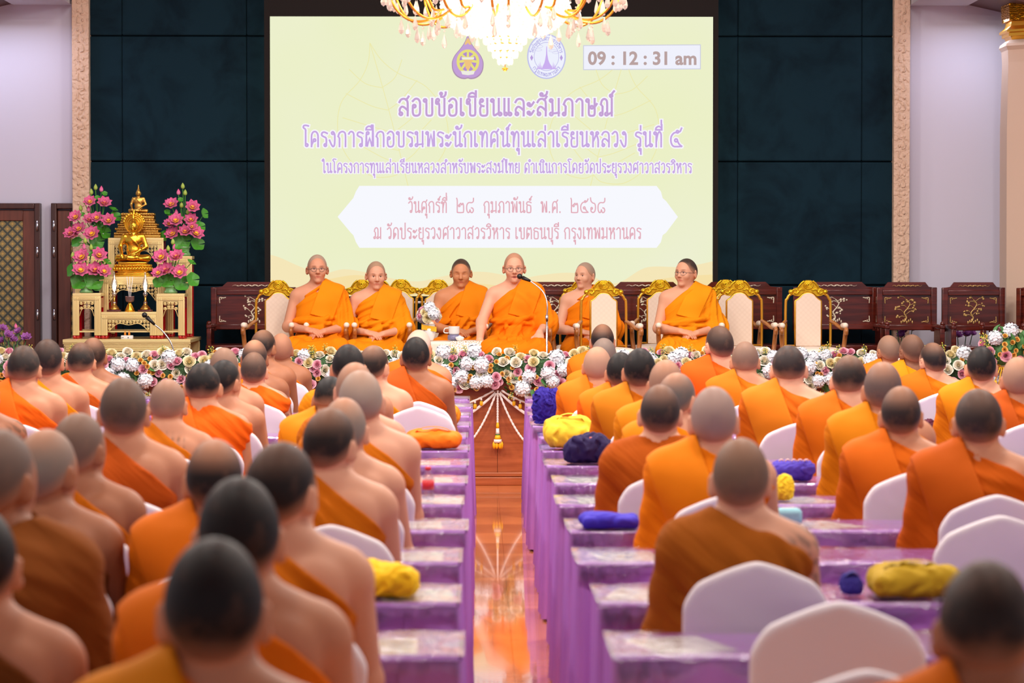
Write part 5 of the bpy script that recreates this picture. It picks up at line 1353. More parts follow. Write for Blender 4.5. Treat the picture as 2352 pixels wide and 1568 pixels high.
elder('seated bald elder with fingers clasped, looking down, second from left on the stage', 864, 596, 23.75, dict(yaw=-8, pitch=8, nz=0.03, fat=0.97), SK2, G(172, 142, 116, 0.6), s2l(244, 156, 14), s2l(240, 152, 12))
elder('seated monk with dark stubble and lowered eyes, left of the speaking elder', 1059, 590, 24.05, dict(yaw=4, pitch=10, shut=1, nz=0.025, fat=1.06, hw=1.02, jaw=1.06), s2l(206, 138, 96), G(70, 54, 44), s2l(242, 144, 12), s2l(240, 142, 10), 0.05)
TALK = [(SHL, (-0.27, 0.10, 0.72), (-0.20, 0.33, 0.66), (0.1, 0.5, -0.75), (0.0, 0.8, 0.5), 1, 0.7),
        (SHR, (0.27, 0.14, 0.74), (0.29, 0.33, 0.60), (-0.05, 0.35, -0.9), (0.1, 0.9, 0.3), -1, 0.45)]
elder('elder with glasses speaking into the microphone on the stand, arms on his chair', 1181, 577, 23.25, dict(arms=TALK, yaw=0, pitch=4, lean=0.10, open=0.008, nz=0.03), s2l(226, 164, 134), G(190, 140, 112, 0.7), s2l(244, 138, 10), s2l(246, 140, 10), 0.02, True)
elder('seated monk turning his head aside, partly behind an empty gilded chair', 1345, 599, 24.3, dict(yaw=42, fat=0.95, nz=0.035), s2l(226, 168, 138), G(170, 146, 128, 0.7), s2l(242, 140, 10), s2l(244, 142, 10), 0.12)
elder('stout seated monk with glasses and dark cropped hair looking aside, rightmost on the stage', 1578, 590, 23.6, dict(yaw=38, fat=1.1, hw=1.04, sw=0.175, nz=0.025), s2l(220, 160, 128), G(66, 54, 48), s2l(246, 158, 16), s2l(248, 160, 14), 0.0, True, shear=0.5, c=-0.10)

# ------------------------------------------------------------------ microphones, side table and what stands on it
mz = lambda py, d: PZ(py, d)
d = 22.85; x = PX(1256, d)
o = thing('microphone_stand', 'chrome floor stand with a black gooseneck microphone before the speaking elder', 'microphone stand', (x, d, STAGE_Z))
zz = lambda py: mz(py, d) - STAGE_Z; xx = lambda px: PX(px, d) - x
MB().tube([(0, 0, 0.02), (0, 0, zz(724))], 0.0085, 10).build('pole', M['silver'], o)
MB().lathe([(0.0, 0.0), (0.13, 0.0), (0.13, 0.012), (0.02, 0.03), (0.0, 0.03)], n=24).build('base', M['mic'], o)
MB().tube([(0, 0, zz(737)), (0, 0, zz(723))], 0.0125, 10).build('clutch', M['silver'], o)
MB().tube(arc([(0, 0, zz(724)), (xx(1257), -0.0, zz(700)), (xx(1252), 0.02, zz(678)), (xx(1240), 0.05, zz(662)), (xx(1218), 0.08, zz(645))], 6), 0.006, 8).build('gooseneck', M['silver'], o)
mb = MB(); a, b = Vector((xx(1218), 0.08, zz(645))), Vector((xx(1190), 0.11, zz(633)))
mb.tube([a, a.lerp(b, 0.3), a.lerp(b, 0.62)], [0.010, 0.014, 0.017], 12); mb.ball(b.lerp(a, 0.15), 0.0225, 12, 9); mb.build('microphone', M['mic'], o)
d = 22.75; x = PX(398, d)
o = thing('microphone_stand', 'chrome gooseneck stand with a black microphone in front of the golden altar', 'microphone stand', (x, d, STAGE_Z))
xx = lambda px: PX(px, d) - x
zz = lambda py: mz(py, d) - STAGE_Z
MB().tube([(0, 0, 0.02), (0, 0, 0.42)], 0.009, 10).build('pole', M['silver'], o)
MB().lathe([(0.0, 0.0), (0.13, 0.0), (0.13, 0.012), (0.02, 0.03), (0.0, 0.03)], n=24).build('base', M['mic'], o)
MB().tube(arc([(0, 0, 0.42), (0, 0, zz(800)), (xx(388), 0.0, zz(778)), (xx(372), 0, zz(758)), (xx(356), 0, zz(745))], 6), 0.006, 8).build('gooseneck', M['silver'], o)
mb = MB(); a, b = Vector((xx(356), 0, zz(745))), Vector((xx(330), 0, zz(720)))
mb.tube([a, a.lerp(b, 0.35), a.lerp(b, 0.7)], [0.010, 0.013, 0.018], 12); mb.ball(b.lerp(a, 0.12), 0.022, 12, 9); mb.build('microphone', M['mic'], o)

d = 23.1; sx0, sx1 = PX(984, d), PX(1092, d); tx = (sx0 + sx1) / 2; tw = sx1 - sx0; th = mz(783, d) - STAGE_Z
o = thing('side_table', 'low side table under a cream cloth with a lace runner, between the seated monks', 'table', (tx, d, STAGE_Z))
v = Vol((-tw / 2 - 0.06, -0.26, 0.02), (tw / 2 + 0.06, 0.26, th + 0.03), 0.008); v.rbox((0, 0, th / 2), (tw / 2 - 0.005, 0.2, th / 2), 0.018, 0)
X, Y, Z = v.full(); v.D = v.D - 0.010 * np.clip((th - Z) / th, 0, 1) * (1 + np.sin(26 * X + 3) * np.sin(24 * Y + 1)) - 0.016 * np.clip((th - Z) / th, 0, 1)
place('tablecloth', np_mesh('tablecloth', *v.mesh(), M['cream_cloth']), None, o)
mb = MB(); rnd = random.Random(5); P = []
for i in range(15):
    t = i / 14 * 2 - 1; xx_ = 0.12 + 0.13 * t
    P.append([(xx_, 0.19, th + 0.004), (xx_, 0.0, th + 0.005), (xx_, -0.19, th + 0.004), (xx_, -0.236, th - 0.035), (xx_, -0.246, th - 0.11 + 0.07 * abs(t) + 0.006 * math.sin(i * 3))])
mb.sheet(P); 
def lace_mat():
    m, nt, b = new_mat('lace'); tc = N(nt, 'ShaderNodeTexCoord'); v_ = N(nt, 'ShaderNodeTexVoronoi', feature='DISTANCE_TO_EDGE'); v_.inputs['Scale'].default_value = 60
    nt.links.new(tc.outputs['Object'], v_.inputs['Vector']); lt = N(nt, 'ShaderNodeMath', operation='LESS_THAN'); lt.inputs[1].default_value = 0.16; nt.links.new(v_.outputs['Distance'], lt.inputs[0])
    mx = N(nt, 'ShaderNodeMix', data_type='RGBA'); mx.inputs['A'].default_value = s2l(190, 160, 130); mx.inputs['B'].default_value = s2l(248, 240, 228); nt.links.new(lt.outputs[0], mx.inputs['Factor']); nt.links.new(mx.outputs['Result'], b.inputs['Base Color']); return m
mb.build('lace_runner', lace_mat(), o)
tz = STAGE_Z + th + 0.006
x = PX(980, d)
o = thing('flower_vase', 'small white vase of pastel roses on the side table', 'vase', (x + 0.02, d - 0.02, tz))
MB().lathe([(0.03, 0), (0.035, 0.005), (0.05, 0.05), (0.055, 0.09), (0.045, 0.12), (0.05, 0.13)], n=18).build('vase', M['white'], o)
rnd = random.Random(8); mb = MB(); mb.sheet([[(0.06 * t, -0.052, 0.10 + 0.02 * s - 0.01 * t) for s in (-1, 0, 1)] for t in (-1, -0.5, 0, 0.5, 1)]); mb.build('ribbon', M['crown_yellow'], o)
for k in range(17):
    a = k * 2.4; z = 1 - 1.2 * (k + 0.5) / 17; s = math.sqrt(1 - z * z); n = Vector((s * math.cos(a), s * math.sin(a), z)); kind = ('pink_rose', 'cream_rose', 'hydrangea', 'yellow_rose')[k % 4]
    put_flower(kind, Vector((0, 0, 0.19)) + n * 0.085, n, o, rnd, 0.85)
x = PX(1043, d - 0.03)
o = thing('lidded_cup', 'blue and white lidded cup on the side table', 'cup', (x, d - 0.05, tz))
m_blue = carved('blue_pattern', s2l(120, 116, 150), 40, 0.2, 0.3)
MB().lathe([(0.03, 0.0), (0.05, 0.004), (0.053, 0.02), (0.05, 0.045)], n=20).build('cup_stand', m_blue, o)
MB().lathe([(0.0, 0.046), (0.036, 0.046), (0.043, 0.06), (0.044, 0.11), (0.045, 0.113), (0.0, 0.113)], n=20).build('cup_bowl', M['white'], o)
MB().tube(arc([(-0.043, 0, 0.10), (-0.075, 0, 0.095), (-0.08, 0, 0.065), (-0.045, 0, 0.06)], 5), 0.005, 6).build('handle', M['white'], o)
o = thing('tea_cup', 'small white tea cup with lid in front of the blue and white cup', 'cup', (PX(1056, d - 0.12), d - 0.13, tz))
MB().lathe([(0.018, 0), (0.03, 0.01), (0.036, 0.025), (0.032, 0.03), (0.012, 0.036), (0.006, 0.042)], n=18).build('cup_bowl', M['white'], o)

# tall flower stand at the right end of the stage, and loose lotus bunches
x = PX(2312, 22.0)
o = thing('flower_stand', 'round bouquet of roses on a white stand at the right edge, before the stage', 'flower arrangement', (x, 22.0, 0))
MB().lathe([(0.14, 0), (0.14, 0.02), (0.03, 0.05), (0.025, 0.85), (0.07, 0.95), (0.08, 0.98)], n=18).build('pedestal', M['white'], o)
rnd = random.Random(21); c0 = Vector((0, 0, mz(806, 22.0)))
MB().ball(c0, 0.13, 14, 10, (1.15, 1, 1)).build('foliage_ball', M['leaf'], o)
taken = []
for k in range(260):
    n = Vector((rnd.gauss(0, 1), -abs(rnd.gauss(0, 1)) - 0.1, rnd.gauss(0, 1))).normalized(); kind = rnd.choice(('pink_rose', 'pink_rose', 'cream_rose', 'hydrangea', 'orange_bloom', 'orange_bloom')); r = FSIZE[kind] * 1.0
    p = Vector((n.x * 0.19, n.y * 0.16, n.z * 0.165))
    if any((p - q).length < 0.82 * (r + s) for q, s in taken): continue
    taken.append((p, r)); put_flower(kind, c0 + p, n + Vector((0, -0.3, 0.1)), o, rnd, 1.05)
for k in range(26):
    n = Vector((rnd.gauss(0, 1), -abs(rnd.gauss(0, 0.8)), rnd.gauss(0, 1))).normalized(); place('leaf', FL['leaf'][0], None, o, c0 + Vector((n.x * 0.17, n.y * 0.14, n.z * 0.15)), aim(n + Vector((rnd.uniform(-1, 1), 0, rnd.uniform(-1, 1)))), 0.09)
for k in range(5):
    n = Vector((-0.8 + 0.1 * k, -0.4, 0.5 - 0.2 * k)); put_flower('sprig', c0 + n * 0.16, n, o, rnd, 1.0)
for k in range(7):
    mb = MB(); p = Vector((-0.10 + 0.022 * k, -0.12, mz(880 + (k % 3) * 18, 22.0)))
    for q in range(3): mb.ball(p + Vector((0.008 * (q - 1), 0, 0)), 0.013, 6, 5, (0.8, 0.8, 2.0))
    mb.tube([p + Vector((0, 0, 0.02)), c0 + Vector((p.x * 0.6, -0.12, -0.12))], 0.004, 5); mb.build('yellow_pendant', M['crown_yellow'], o)
for nm, lab, pts, dd in (('lotus_bunch', 'bunch of purple lotus at the left end of the stage', [(8, 756, 1.0), (22, 772, 1.2), (45, 762, 0.9), (62, 778, 1.2), (5, 785, 1.0), (35, 782, 0.9)], 23.6),
                         ('lotus_bunch', 'purple lotus behind the dark chair in front of the plaster strip', [(2062, 756, 1.1), (2080, 762, 1.2), (2098, 757, 1.0), (2072, 772, 1.1)], 25.2),
                         ('lotus_bunch', 'purple lotus behind the dark chair in front of the white wall', [(2184, 762, 1.0), (2200, 772, 1.1), (2222, 770, 1.2), (2236, 768, 0.9)], 25.2)):
    bx = PX(sum(p[0] for p in pts) / len(pts), dd); o = thing(nm, lab, 'flowers', (bx, dd, STAGE_Z), 0, 'purple lotus bunches')
    ML = lotus_mesh('purple_lotus', M['lotus_purple'], 0.6, 3) if nm + '_me' not in globals() else globals()[nm + '_me']; globals()[nm + '_me'] = ML
    MB().lathe([(0.05, 0), (0.07, 0.03), (0.08, 0.14), (0.06, 0.18)], n=16).build('pot', M['vase_green'], o)
    rnd = random.Random(int(bx * 100))
    mb = MB()
    for px, py, s in pts:
        p = Vector((PX(px, dd) - bx, rnd.uniform(-0.04, 0.04), mz(py, dd) - STAGE_Z)); place('lotus', ML, None, o, p, aim((rnd.uniform(-0.5, 0.5), -0.7, 0.7)), 0.05 * s); mb.tube([p, (0, 0, 0.16)], 0.004, 5)
    mb.build('stem', M['leaf'], o)
    px, py, s = pts[2]; place('lotus_bud', bud_mesh('lotus_bud', M['lotus']), None, o, (PX(px - 6, dd) - bx, -0.02, mz(py - 8, dd) - STAGE_Z), (0, 0, 0), 0.035)
# ------------------------------------------------------------------ golden altar tables and what stands on them
AD = 24.0
def apron_mesh(w, h, n):
    """pierced, scalloped carving hung under a table top"""
    mb = MB(); bot = lambda t: -h * (0.35 + 0.65 * abs(t) ** 3) - 0.10 * h * math.cos(t * PI * n)
    mb.tube([(t * w / 2, 0, bot(t)) for t in np.linspace(-1, 1, 8 * n + 1)], 0.0035, 5)
    mb.tube([(-w / 2, 0, -0.004), (w / 2, 0, -0.004)], 0.0035, 5)
    k = max(4, int(w / 0.028))
    for i in range(k):
        t = -1 + 2 * (i + 0.5) / k; b = bot(t); x = t * w / 2; rows = max(1, int(-b / 0.026))
        for r in range(rows):
            z = b * (r + 0.5) / rows; s = 1 if (i + r) % 2 else -1
            mb.tube([(x + 0.0100 * math.cos(a), -0.002, z + 0.0100 * math.sin(a)) for a in np.linspace(0, 2 * PI, 8)[:-1]], 0.0042, 4, closed=True)
            mb.ball((x, -0.004, z), 0.0048, 5, 4)
            mb.tube([(x - 0.012, 0, z - s * 0.011), (x, -0.003, z - 0.002), (x + 0.012, 0, z + s * 0.011)], 0.0028, 4)
    return mb.mesh('apron', M['pale_gold'])
def altar_table(label, x0, x1, ytop, d, depth, z0=None, n=2, ap=0.14):
    """table whose front spans pixel columns x0..x1 with its top at row ytop"""
    a, b = PX(x0, d), PX(x1, d); w = b - a; z0 = PLINTH if z0 is None else z0; h = PZ(ytop, d) - z0; lw = 0.055
    o = thing('altar_table', label, 'altar table', ((a + b) / 2, d, z0), 0, 'golden altar tables')
    mb = MB(); mb.box((0, depth / 2, h - 0.013), (w, depth, 0.026), bevel=0.004)
    for k in range(3): mb.box((0, 0.004 - 0.003 * k, h - 0.032 - 0.010 * k), (w - 0.012 * k, 0.012, 0.007), bevel=0.002)
    mb.box((0, 0.01, h - 0.045), (w, 0.016, 0.04))
    mb.build('top', M['pale_gold'], o)
    place('apron', apron_mesh(w - 2 * lw - 0.004, min(ap, h * 0.42), n), None, o, (0, 0.006, h - 0.066))
    for s in (-1, 1):
        mb = MB(); x = s * (w / 2 - lw / 2); mb.mi = 0
        mb.box((x, 0.012, (h - 0.03) / 2 + 0.015), (lw, 0.024, h - 0.06), bevel=0.003)
        for k in (-1, 0, 1): mb.box((x + k * 0.014, -0.002, (h - 0.03) / 2 + 0.015), (0.006, 0.008, h - 0.06), bevel=0.002)
        mb.mi = 1; mb.box((x, 0.05, (h - 0.03) / 2 + 0.01), (lw * 0.8, 0.05, h - 0.07)); mb.ball((x - 0.012, 0.02, 0.018), 0.019, 8, 6); mb.ball((x + 0.012, 0.03, 0.018), 0.019, 8, 6)
        mb.build('leg', (M['pale_gold'], M['red_lacquer']), o)
        mb = MB(); mb.box((x, depth - 0.03, (h - 0.03) / 2), (lw * 0.8, 0.05, h - 0.03)); mb.build('leg', M['red_lacquer'], o)
        mb = MB(); mb.box((s * (w / 2 - 0.012), depth / 2, h - 0.08), (0.014, depth - 0.08, 0.08)); mb.build('side_rail', M['red_lacquer'], o)
    MB().box((0, 0.02, 0.062), (w - 2 * lw, 0.016, 0.012)).build('foot_rail', M['pale_gold'], o)
    return o
# plinth
a, b = PX(145, AD - 0.12), PX(438, AD - 0.12); PLINTH = PZ(779, AD - 0.12)
o = thing('altar_plinth', 'long low golden plinth carrying all the altar tables', 'plinth', ((a + b) / 2, AD - 0.12, STAGE_Z))
w = b - a; hp = PLINTH - STAGE_Z
mb = MB(); mb.box((0, 0.47, hp - 0.015), (w, 0.94, 0.03), bevel=0.004)
for k in range(5): mb.box((0, 0.02, hp - 0.035 - 0.014 * k), (w - 0.016 * k, 0.03 - 0.003 * k, 0.010), bevel=0.003)
mb.box((0, 0.03, hp - 0.06), (w - 0.05, 0.03, 0.08)); mb.build('top', M['pale_gold'], o)
place('apron', apron_mesh(w - 0.2, 0.10, 6), None, o, (0, 0.012, hp - 0.105))
for s in (-1, 1):
    for yy in (0.06, 0.88): MB().box((s * (w / 2 - 0.05), yy, (hp - 0.03) / 2), (0.09, 0.06, hp - 0.03), bevel=0.006).build('leg', M['pale_gold'], o)
altar_table('low central altar table holding the candle lamps and incense pot', 233, 360, 716, AD, 0.24)
altar_table('front left altar table under the lower left lotus vase', 168, 233, 673, AD + 0.005, 0.26, n=1)
altar_table('front right altar table under the lower right lotus vase', 360, 425, 674, AD + 0.005, 0.26, n=1)
altar_table('middle altar table bearing the golden Buddha with a round halo', 236, 378, 635, AD + 0.28, 0.24)
altar_table('tall rear altar table bearing the small bronze Buddha on a tiered throne', 250, 377, 546, AD + 0.55, 0.24)
altar_table('rear left altar table under the upper left lotus vase', 174, 244, 588, AD + 0.56, 0.22, n=1)
altar_table('rear right altar table under the upper right lotus vase', 384, 442, 588, AD + 0.56, 0.22, n=1)

def buddha_solid(h, halo):
    """seated figure 1 unit high from seat to crown, facing -Y"""
    v = Vol((-0.62, -0.55, -0.05), (0.62, 0.45, 1.45), h)
    v.ell((0, -0.05, 0.09), (0.48, 0.30, 0.09), 0.05)
    for s in (-1, 1):
        v.cap((s * 0.40, -0.12, 0.10), (-s * 0.12, -0.30, 0.12), 0.095, 0.06, 0.04)
        v.cap((s * 0.255, 0.03, 0.66), (s * 0.36, 0.0, 0.40), 0.075, 0.06, 0.04)
    v.cap((-0.36, 0.0, 0.40), (-0.30, -0.22, 0.20), 0.058, 0.042, 0.03); v.ell((-0.30, -0.27, 0.14), (0.045, 0.03, 0.07), 0.02)
    v.cap((0.36, 0.0, 0.40), (0.05, -0.27, 0.22), 0.058, 0.042, 0.03); v.ell((0.0, -0.27, 0.21), (0.08, 0.05, 0.025), 0.02)
    v.ell((0, 0.04, 0.30), (0.20, 0.15, 0.2), 0.06); v.ell((0, 0.03, 0.56), (0.25, 0.15, 0.19), 0.08)
    v.cap((-0.22, 0.03, 0.66), (0.22, 0.03, 0.66), 0.075, k=0.06); v.cap((0, 0.03, 0.70), (0, 0.02, 0.82), 0.075, 0.07, 0.04)
    v.ell((0, 0.0, 0.93), (0.115, 0.13, 0.155), 0.03); v.cap((0, -0.125, 0.95), (0, -0.145, 0.90), 0.014, 0.022, 0.02)
    for s in (-1, 1):
        v.ell((s * 0.118, 0.01, 0.90), (0.018, 0.03, 0.085), 0.01); v.ell((s * 0.045, -0.128, 0.955), (0.03, 0.02, 0.012), 0.015, sub=True)
    v.cap((-0.03, -0.128, 0.855), (0.03, -0.128, 0.855), 0.012, k=0.01)
    v.ell((0, 0.02, 1.08), (0.065, 0.07, 0.06), 0.04); v.cap((0, 0.02, 1.10), (0, 0.02, 1.36), 0.04, 0.008, 0.03)
    X, Y, Z = v.full()   # robe edge and sash across the chest
    e = np.abs((X + 0.02) * 0.75 + (Z - 0.60) * 0.66) - 0.012
    v.D = np.where((Z > 0.3) & (Z < 0.76) & (Y < 0.06), v.D - 0.012 * np.clip(1 - e / 0.02, 0, 1), v.D)
    return v.mesh()
BV = buddha_solid(0.017, False)
def throne(tiers, mat, name, parent, z0=0.0):
    mb = MB(); z = z0
    for (w, d, hh, k) in tiers:
        mb.box((0, 0, z + hh / 2), (w, d, hh), bevel=min(0.006, hh * 0.3)); 
        if k:
            n = max(6, int(w / 0.022))
            for i in range(n + 1):
                x = -w / 2 + w * i / n
                mb.ball((x, -d / 2 - 0.002, z + hh * 0.5), hh * 0.42, 6, 5, (0.9, 0.6, 1.1))
            for s in (-1, 1):
                for i in range(max(3, int(d / 0.03))): mb.ball((s * w / 2, -d / 2 + (i + 0.5) * 0.03, z + hh * 0.5), hh * 0.42, 6, 5, (0.6, 0.9, 1.1))
        z += hh
    return mb.build(name, mat, parent), z
d = AD + 0.40; x = PX(308, d); zt_ = PZ(634, d) 
o = thing('buddha_statue', 'shiny golden seated Buddha statue with a round halo, on the middle altar table', 'statue', (x, d, PZ(635, AD + 0.28)))
tiers = [(0.30, 0.20, 0.018, 0), (0.28, 0.19, 0.014, 0), (0.25, 0.17, 0.016, 0), (0.305, 0.20, 0.034, 1), (0.29, 0.19, 0.022, 1), (0.24, 0.17, 0.02, 0)]
_, zb = throne(tiers, M['gold'], 'lotus_throne', o)
hz = (PZ(505, d) - o.location.z - zb) / 1.10
place('figure', np_mesh('figure', *BV, M['gold']), None, o, (0, 0, zb), (0, 0, 0), (hz * 0.95, hz * 0.8, hz))
mb = MB(); c = Vector((0, 0.05, hz * 1.0 + zb))
for r in (0.078, 0.062, 0.045): mb.tube([(c.x + r * math.cos(t), c.y - 0.006, c.z + r * math.sin(t)) for t in np.linspace(0, 2 * PI, 33)[:-1]], 0.005, 6, closed=True)
mb.plate([(c.x + 0.076 * math.cos(t), c.z + 0.076 * math.sin(t)) for t in np.linspace(0, 2 * PI, 33)[:-1]], c.y, c.y + 0.006)
for k in range(11):
    t = PI * (0.06 + 0.88 * k / 10); mb.ball((c.x + 0.086 * math.cos(t), c.y, c.z + 0.086 * math.sin(t)), 0.013, 6, 4, (1, 0.5, 1.4))
mb.ball((c.x, c.y, c.z + 0.10), 0.012, 6, 5, (1, 0.5, 2.0))
mb.build('halo', M['gold'], o)
d = AD + 0.67; x = PX(320, d); zb0 = PZ(546, AD + 0.55)
o = thing('buddha_statue', 'bronze seated Buddha statue with flame finial on a tiered throne, topmost on the altar', 'statue', (x, d, zb0))
T = []; H = PZ(489, d) - zb0; hs = [0.12, 0.10, 0.08, 0.10, 0.08, 0.09, 0.10, 0.08, 0.12, 0.13]; ws = [0.40, 0.385, 0.36, 0.37, 0.335, 0.33, 0.30, 0.275, 0.285, 0.27]
_, zb = throne([(w, w * 0.5, H * q, i % 2) for i, (w, q) in enumerate(zip(ws, hs))], M['bronze'], 'tiered_throne', o)
hz = (PZ(421, d) - zb0 - zb) / 1.40
place('figure', np_mesh('figure', *BV, M['bronze']), None, o, (0, 0, zb), (0, 0, 0), (hz * 0.95, hz * 0.7, hz))

# candle lamps, incense, little electric unit
for s, px in ((0, 264), (1, 335)):
    d = AD + 0.10; zb = PZ(716, AD); o = thing('candle_lamp', 'glass and brass candle lamp with glowing flame, %s of the incense pot' % ('left', 'right')[s], 'lamp', (PX(px, d), d, zb), 0, 'altar candle lamps')
    MB().box((0, 0, 0.009), (0.115, 0.09, 0.018), bevel=0.004).build('wood_base', M['rosewood'], o)
    MB().lathe([(0.0, 0.018), (0.045, 0.018), (0.042, 0.03), (0.02, 0.055), (0.010, 0.075), (0.014, 0.085), (0.008, 0.10), (0.010, 0.13), (0.0, 0.13)], n=16).build('stem', M['bronze'], o)
    mb = MB(); mb.ball((0, 0, 0.072), 0.018, 10, 7); mb.ball((0, 0, 0.148), 0.021, 10, 7); mb.build('glass_bead', M['crystal'], o)
    MB().lathe([(0.008, 0.165), (0.022, 0.19), (0.026, 0.225), (0.02, 0.26), (0.010, 0.29), (0.007, 0.33)], n=14).build('glass_chimney', M['crystal'], o)
    MB().lathe([(0.0, 0.172), (0.011, 0.18), (0.014, 0.205), (0.010, 0.235), (0.0, 0.26)], n=12).build('flame', emit('lamp_flame', (1, 0.92, 0.75, 1), 22), o)
d = AD + 0.10; o = thing('incense_pot', 'incense pot with three white sticks on a gold foot, between the candle lamps', 'incense pot', (PX(299.5, d), d, PZ(716, AD)))
MB().lathe([(0.0, 0), (0.043, 0.0), (0.038, 0.02), (0.022, 0.055), (0.013, 0.07), (0.012, 0.078), (0.0, 0.078)], n=16).build('foot', M['gold'], o)
MB().lathe([(0.012, 0.078), (0.032, 0.085), (0.037, 0.10), (0.037, 0.125), (0.039, 0.13), (0.033, 0.13), (0.032, 0.12), (0.0, 0.12)], n=16).build('bowl', basic('silver_purple_bowl', s2l(150, 120, 120), 0.25, 0.6), o)
for k in (-1, 0, 1): MB().tube([(k * 0.006, 0, 0.12), (k * 0.024, 0.004 * k, 0.295)], 0.003, 6).build('incense_stick', M['white'], o)
d = AD - 0.05; o = thing('electric_candle', 'small white electric unit with two amber bulbs at the foot of the altar', 'electric candle', (PX(293, d), d, PLINTH))
MB().box((0, 0, 0.016), (0.10, 0.05, 0.032), bevel=0.006).build('case', M['white'], o)
for s in (-1, 1): MB().lathe([(0.009, 0.032), (0.010, 0.045), (0.006, 0.06), (0.001, 0.075)], (s * 0.017, 0, 0), 10).build('bulb', basic('amber_bulb', s2l(226, 140, 40), 0.2), o)
mb = MB(); mb.tube([(-0.045, -0.027, 0.012), (-0.025, -0.027, 0.016)], 0.0016, 5); mb.ball((0.012, -0.026, 0.014), 0.005, 6, 4); mb.build('switch', M['mic'], o)

# four vases of lotus
LM = [lotus_mesh('pink_lotus', M['lotus'], 1.0, 1), lotus_mesh('pink_lotus', M['lotus'], 0.85, 2)]
PAD = pad_mesh('lotus_pad', M['leaf_bright']); BUDG = bud_mesh('lotus_bud', M['bud']); BUDP = bud_mesh('lotus_bud', M['lotus'])
def lotus_vase(label, d, base, mouth, flowers, gbuds, pbuds, pads, leaves):
    px, py = base; x = PX(px, d); z0 = PZ(py, d); o = thing('lotus_arrangement', label, 'flower arrangement', (x, d, z0), 0, 'pink lotus vases on the altar')
    loc = lambda a, b, y=0.0: Vector((PX(a, d + y) - x, y, PZ(b, d + y) - z0))
    hm = PZ(mouth, d) - z0
    MB().lathe([(0.055, 0), (0.058, hm * 0.2), (0.045, hm * 0.45), (0.05, hm * 0.8), (0.062, hm), (0.05, hm), (0.0, hm * 0.8)], n=18).build('vase', M['vase_green'], o)
    rnd = random.Random(int(px)); mb = MB(); root = Vector((0, 0, hm))
    def stem(p): mb.tube([root + Vector((p.x * 0.15, 0, -0.02)), root.lerp(p, 0.55) + Vector((p.x * -0.05, 0.03, 0)), p], 0.0035, 5)
    for k, (a, b, s) in enumerate(flowers):
        p = loc(a, b, -0.05 - 0.02 * (k % 3)); stem(p + Vector((0, 0.02, -0.01)))
        place('lotus_flower', LM[k % 2], None, o, p, aim((p.x * 2.2 + rnd.uniform(-0.25, 0.25), -1.0, 0.75 + rnd.uniform(-0.15, 0.3))), 0.072 * s)
    for L, me in ((gbuds, BUDG), (pbuds, BUDP)):
        for a, b in L:
            p = loc(a, b, -0.02) - Vector((0, 0, 0.024)); stem(p); place('lotus_bud', me, None, o, p, (rnd.uniform(-0.1, 0.2), p.x * 0.6, 0), 0.043)
    for a, b, s in pads:
        p = loc(a, b, -0.04); stem(p + Vector((0, 0.02, 0))); place('lotus_pod', PAD, None, o, p, aim((rnd.uniform(-0.4, 0.4), -0.9, 0.6)), 0.024 * s)
    for a, b, s, n in leaves:
        p = loc(a, b, -0.02); place('lotus_leaf', PAD, None, o, p, aim(n), 0.052 * s); stem(p + Vector((0, 0.02, 0)))
    mb.build('stem', M['leaf_bright'], o)
    mb = MB()
    for k in range(30):
        p = Vector((rnd.uniform(-0.08, 0.08), rnd.uniform(-0.05, 0.0), hm + rnd.uniform(0.10, 0.26))); mb.ball(p, 0.005, 5, 3)
    mb.build('filler_bloom', M['white'], o)
z = 1 / 3.564
zz = lambda a, b: (a * z, 380 + b * z)
lotus_vase('lotus vase at the upper left of the altar, beside the plaster strip', AD + 0.66, (225, 588), 566,
    [zz(745, 300) + (0.9,), zz(862, 315) + (1.05,), zz(628, 425) + (1.0,), zz(745, 450) + (1.0,), zz(800, 430) + (0.9,), zz(897, 455) + (1.05,), zz(655, 522) + (1.05,), zz(585, 560) + (0.95,), zz(762, 563) + (1.15,), zz(612, 570) + (0.9,)],
    [zz(792, 180), zz(757, 218), zz(710, 300), zz(672, 350)], [zz(838, 195), zz(735, 358)], [zz(806, 266) + (1,), zz(685, 402) + (0.9,), zz(866, 232) + (1,)],
    [zz(935, 362) + (0.8, (0.4, -0.3, 1)), zz(955, 420) + (1.0, (0.5, -0.6, 0.5)), zz(865, 550) + (1.1, (0.7, -0.7, 0.2)), zz(820, 505) + (1.0, (0.2, -1, 0.4)), zz(640, 630) + (1.0, (-0.4, -0.8, 0.5)), zz(800, 620) + (1.3, (0.2, -1, 0.2))])
lotus_vase('lotus vase at the upper right of the altar, against the teal wall', AD + 0.66, (424, 588), 566,
    [zz(1410, 322) + (1.05,), zz(1580, 345) + (1.05,), zz(1445, 455) + (1.1,), zz(1570, 450) + (1.0,), zz(1395, 480) + (0.9,), zz(1578, 505) + (0.8,), zz(1420, 562) + (1.1,), zz(1520, 545) + (1.0,), zz(1610, 560) + (1.1,)],
    [zz(1503, 170), zz(1522, 224), zz(1492, 325), zz(1543, 380)], [zz(1468, 220), zz(1450, 385)], [zz(1485, 282) + (1,), zz(1510, 434) + (0.9,), zz(1375, 382) + (1.1,)],
    [zz(1675, 395) + (0.9, (0.8, -0.5, 0.3)), zz(1640, 500) + (1.0, (0.5, -0.6, 0.5)), zz(1350, 580) + (1.0, (-0.5, -0.8, 0.4)), zz(1620, 645) + (1.2, (0.4, -0.8, 0.4)), zz(1500, 620) + (1.4, (0, -1, 0.2)), zz(1410, 410) + (0.8, (0, -0.3, 1))])
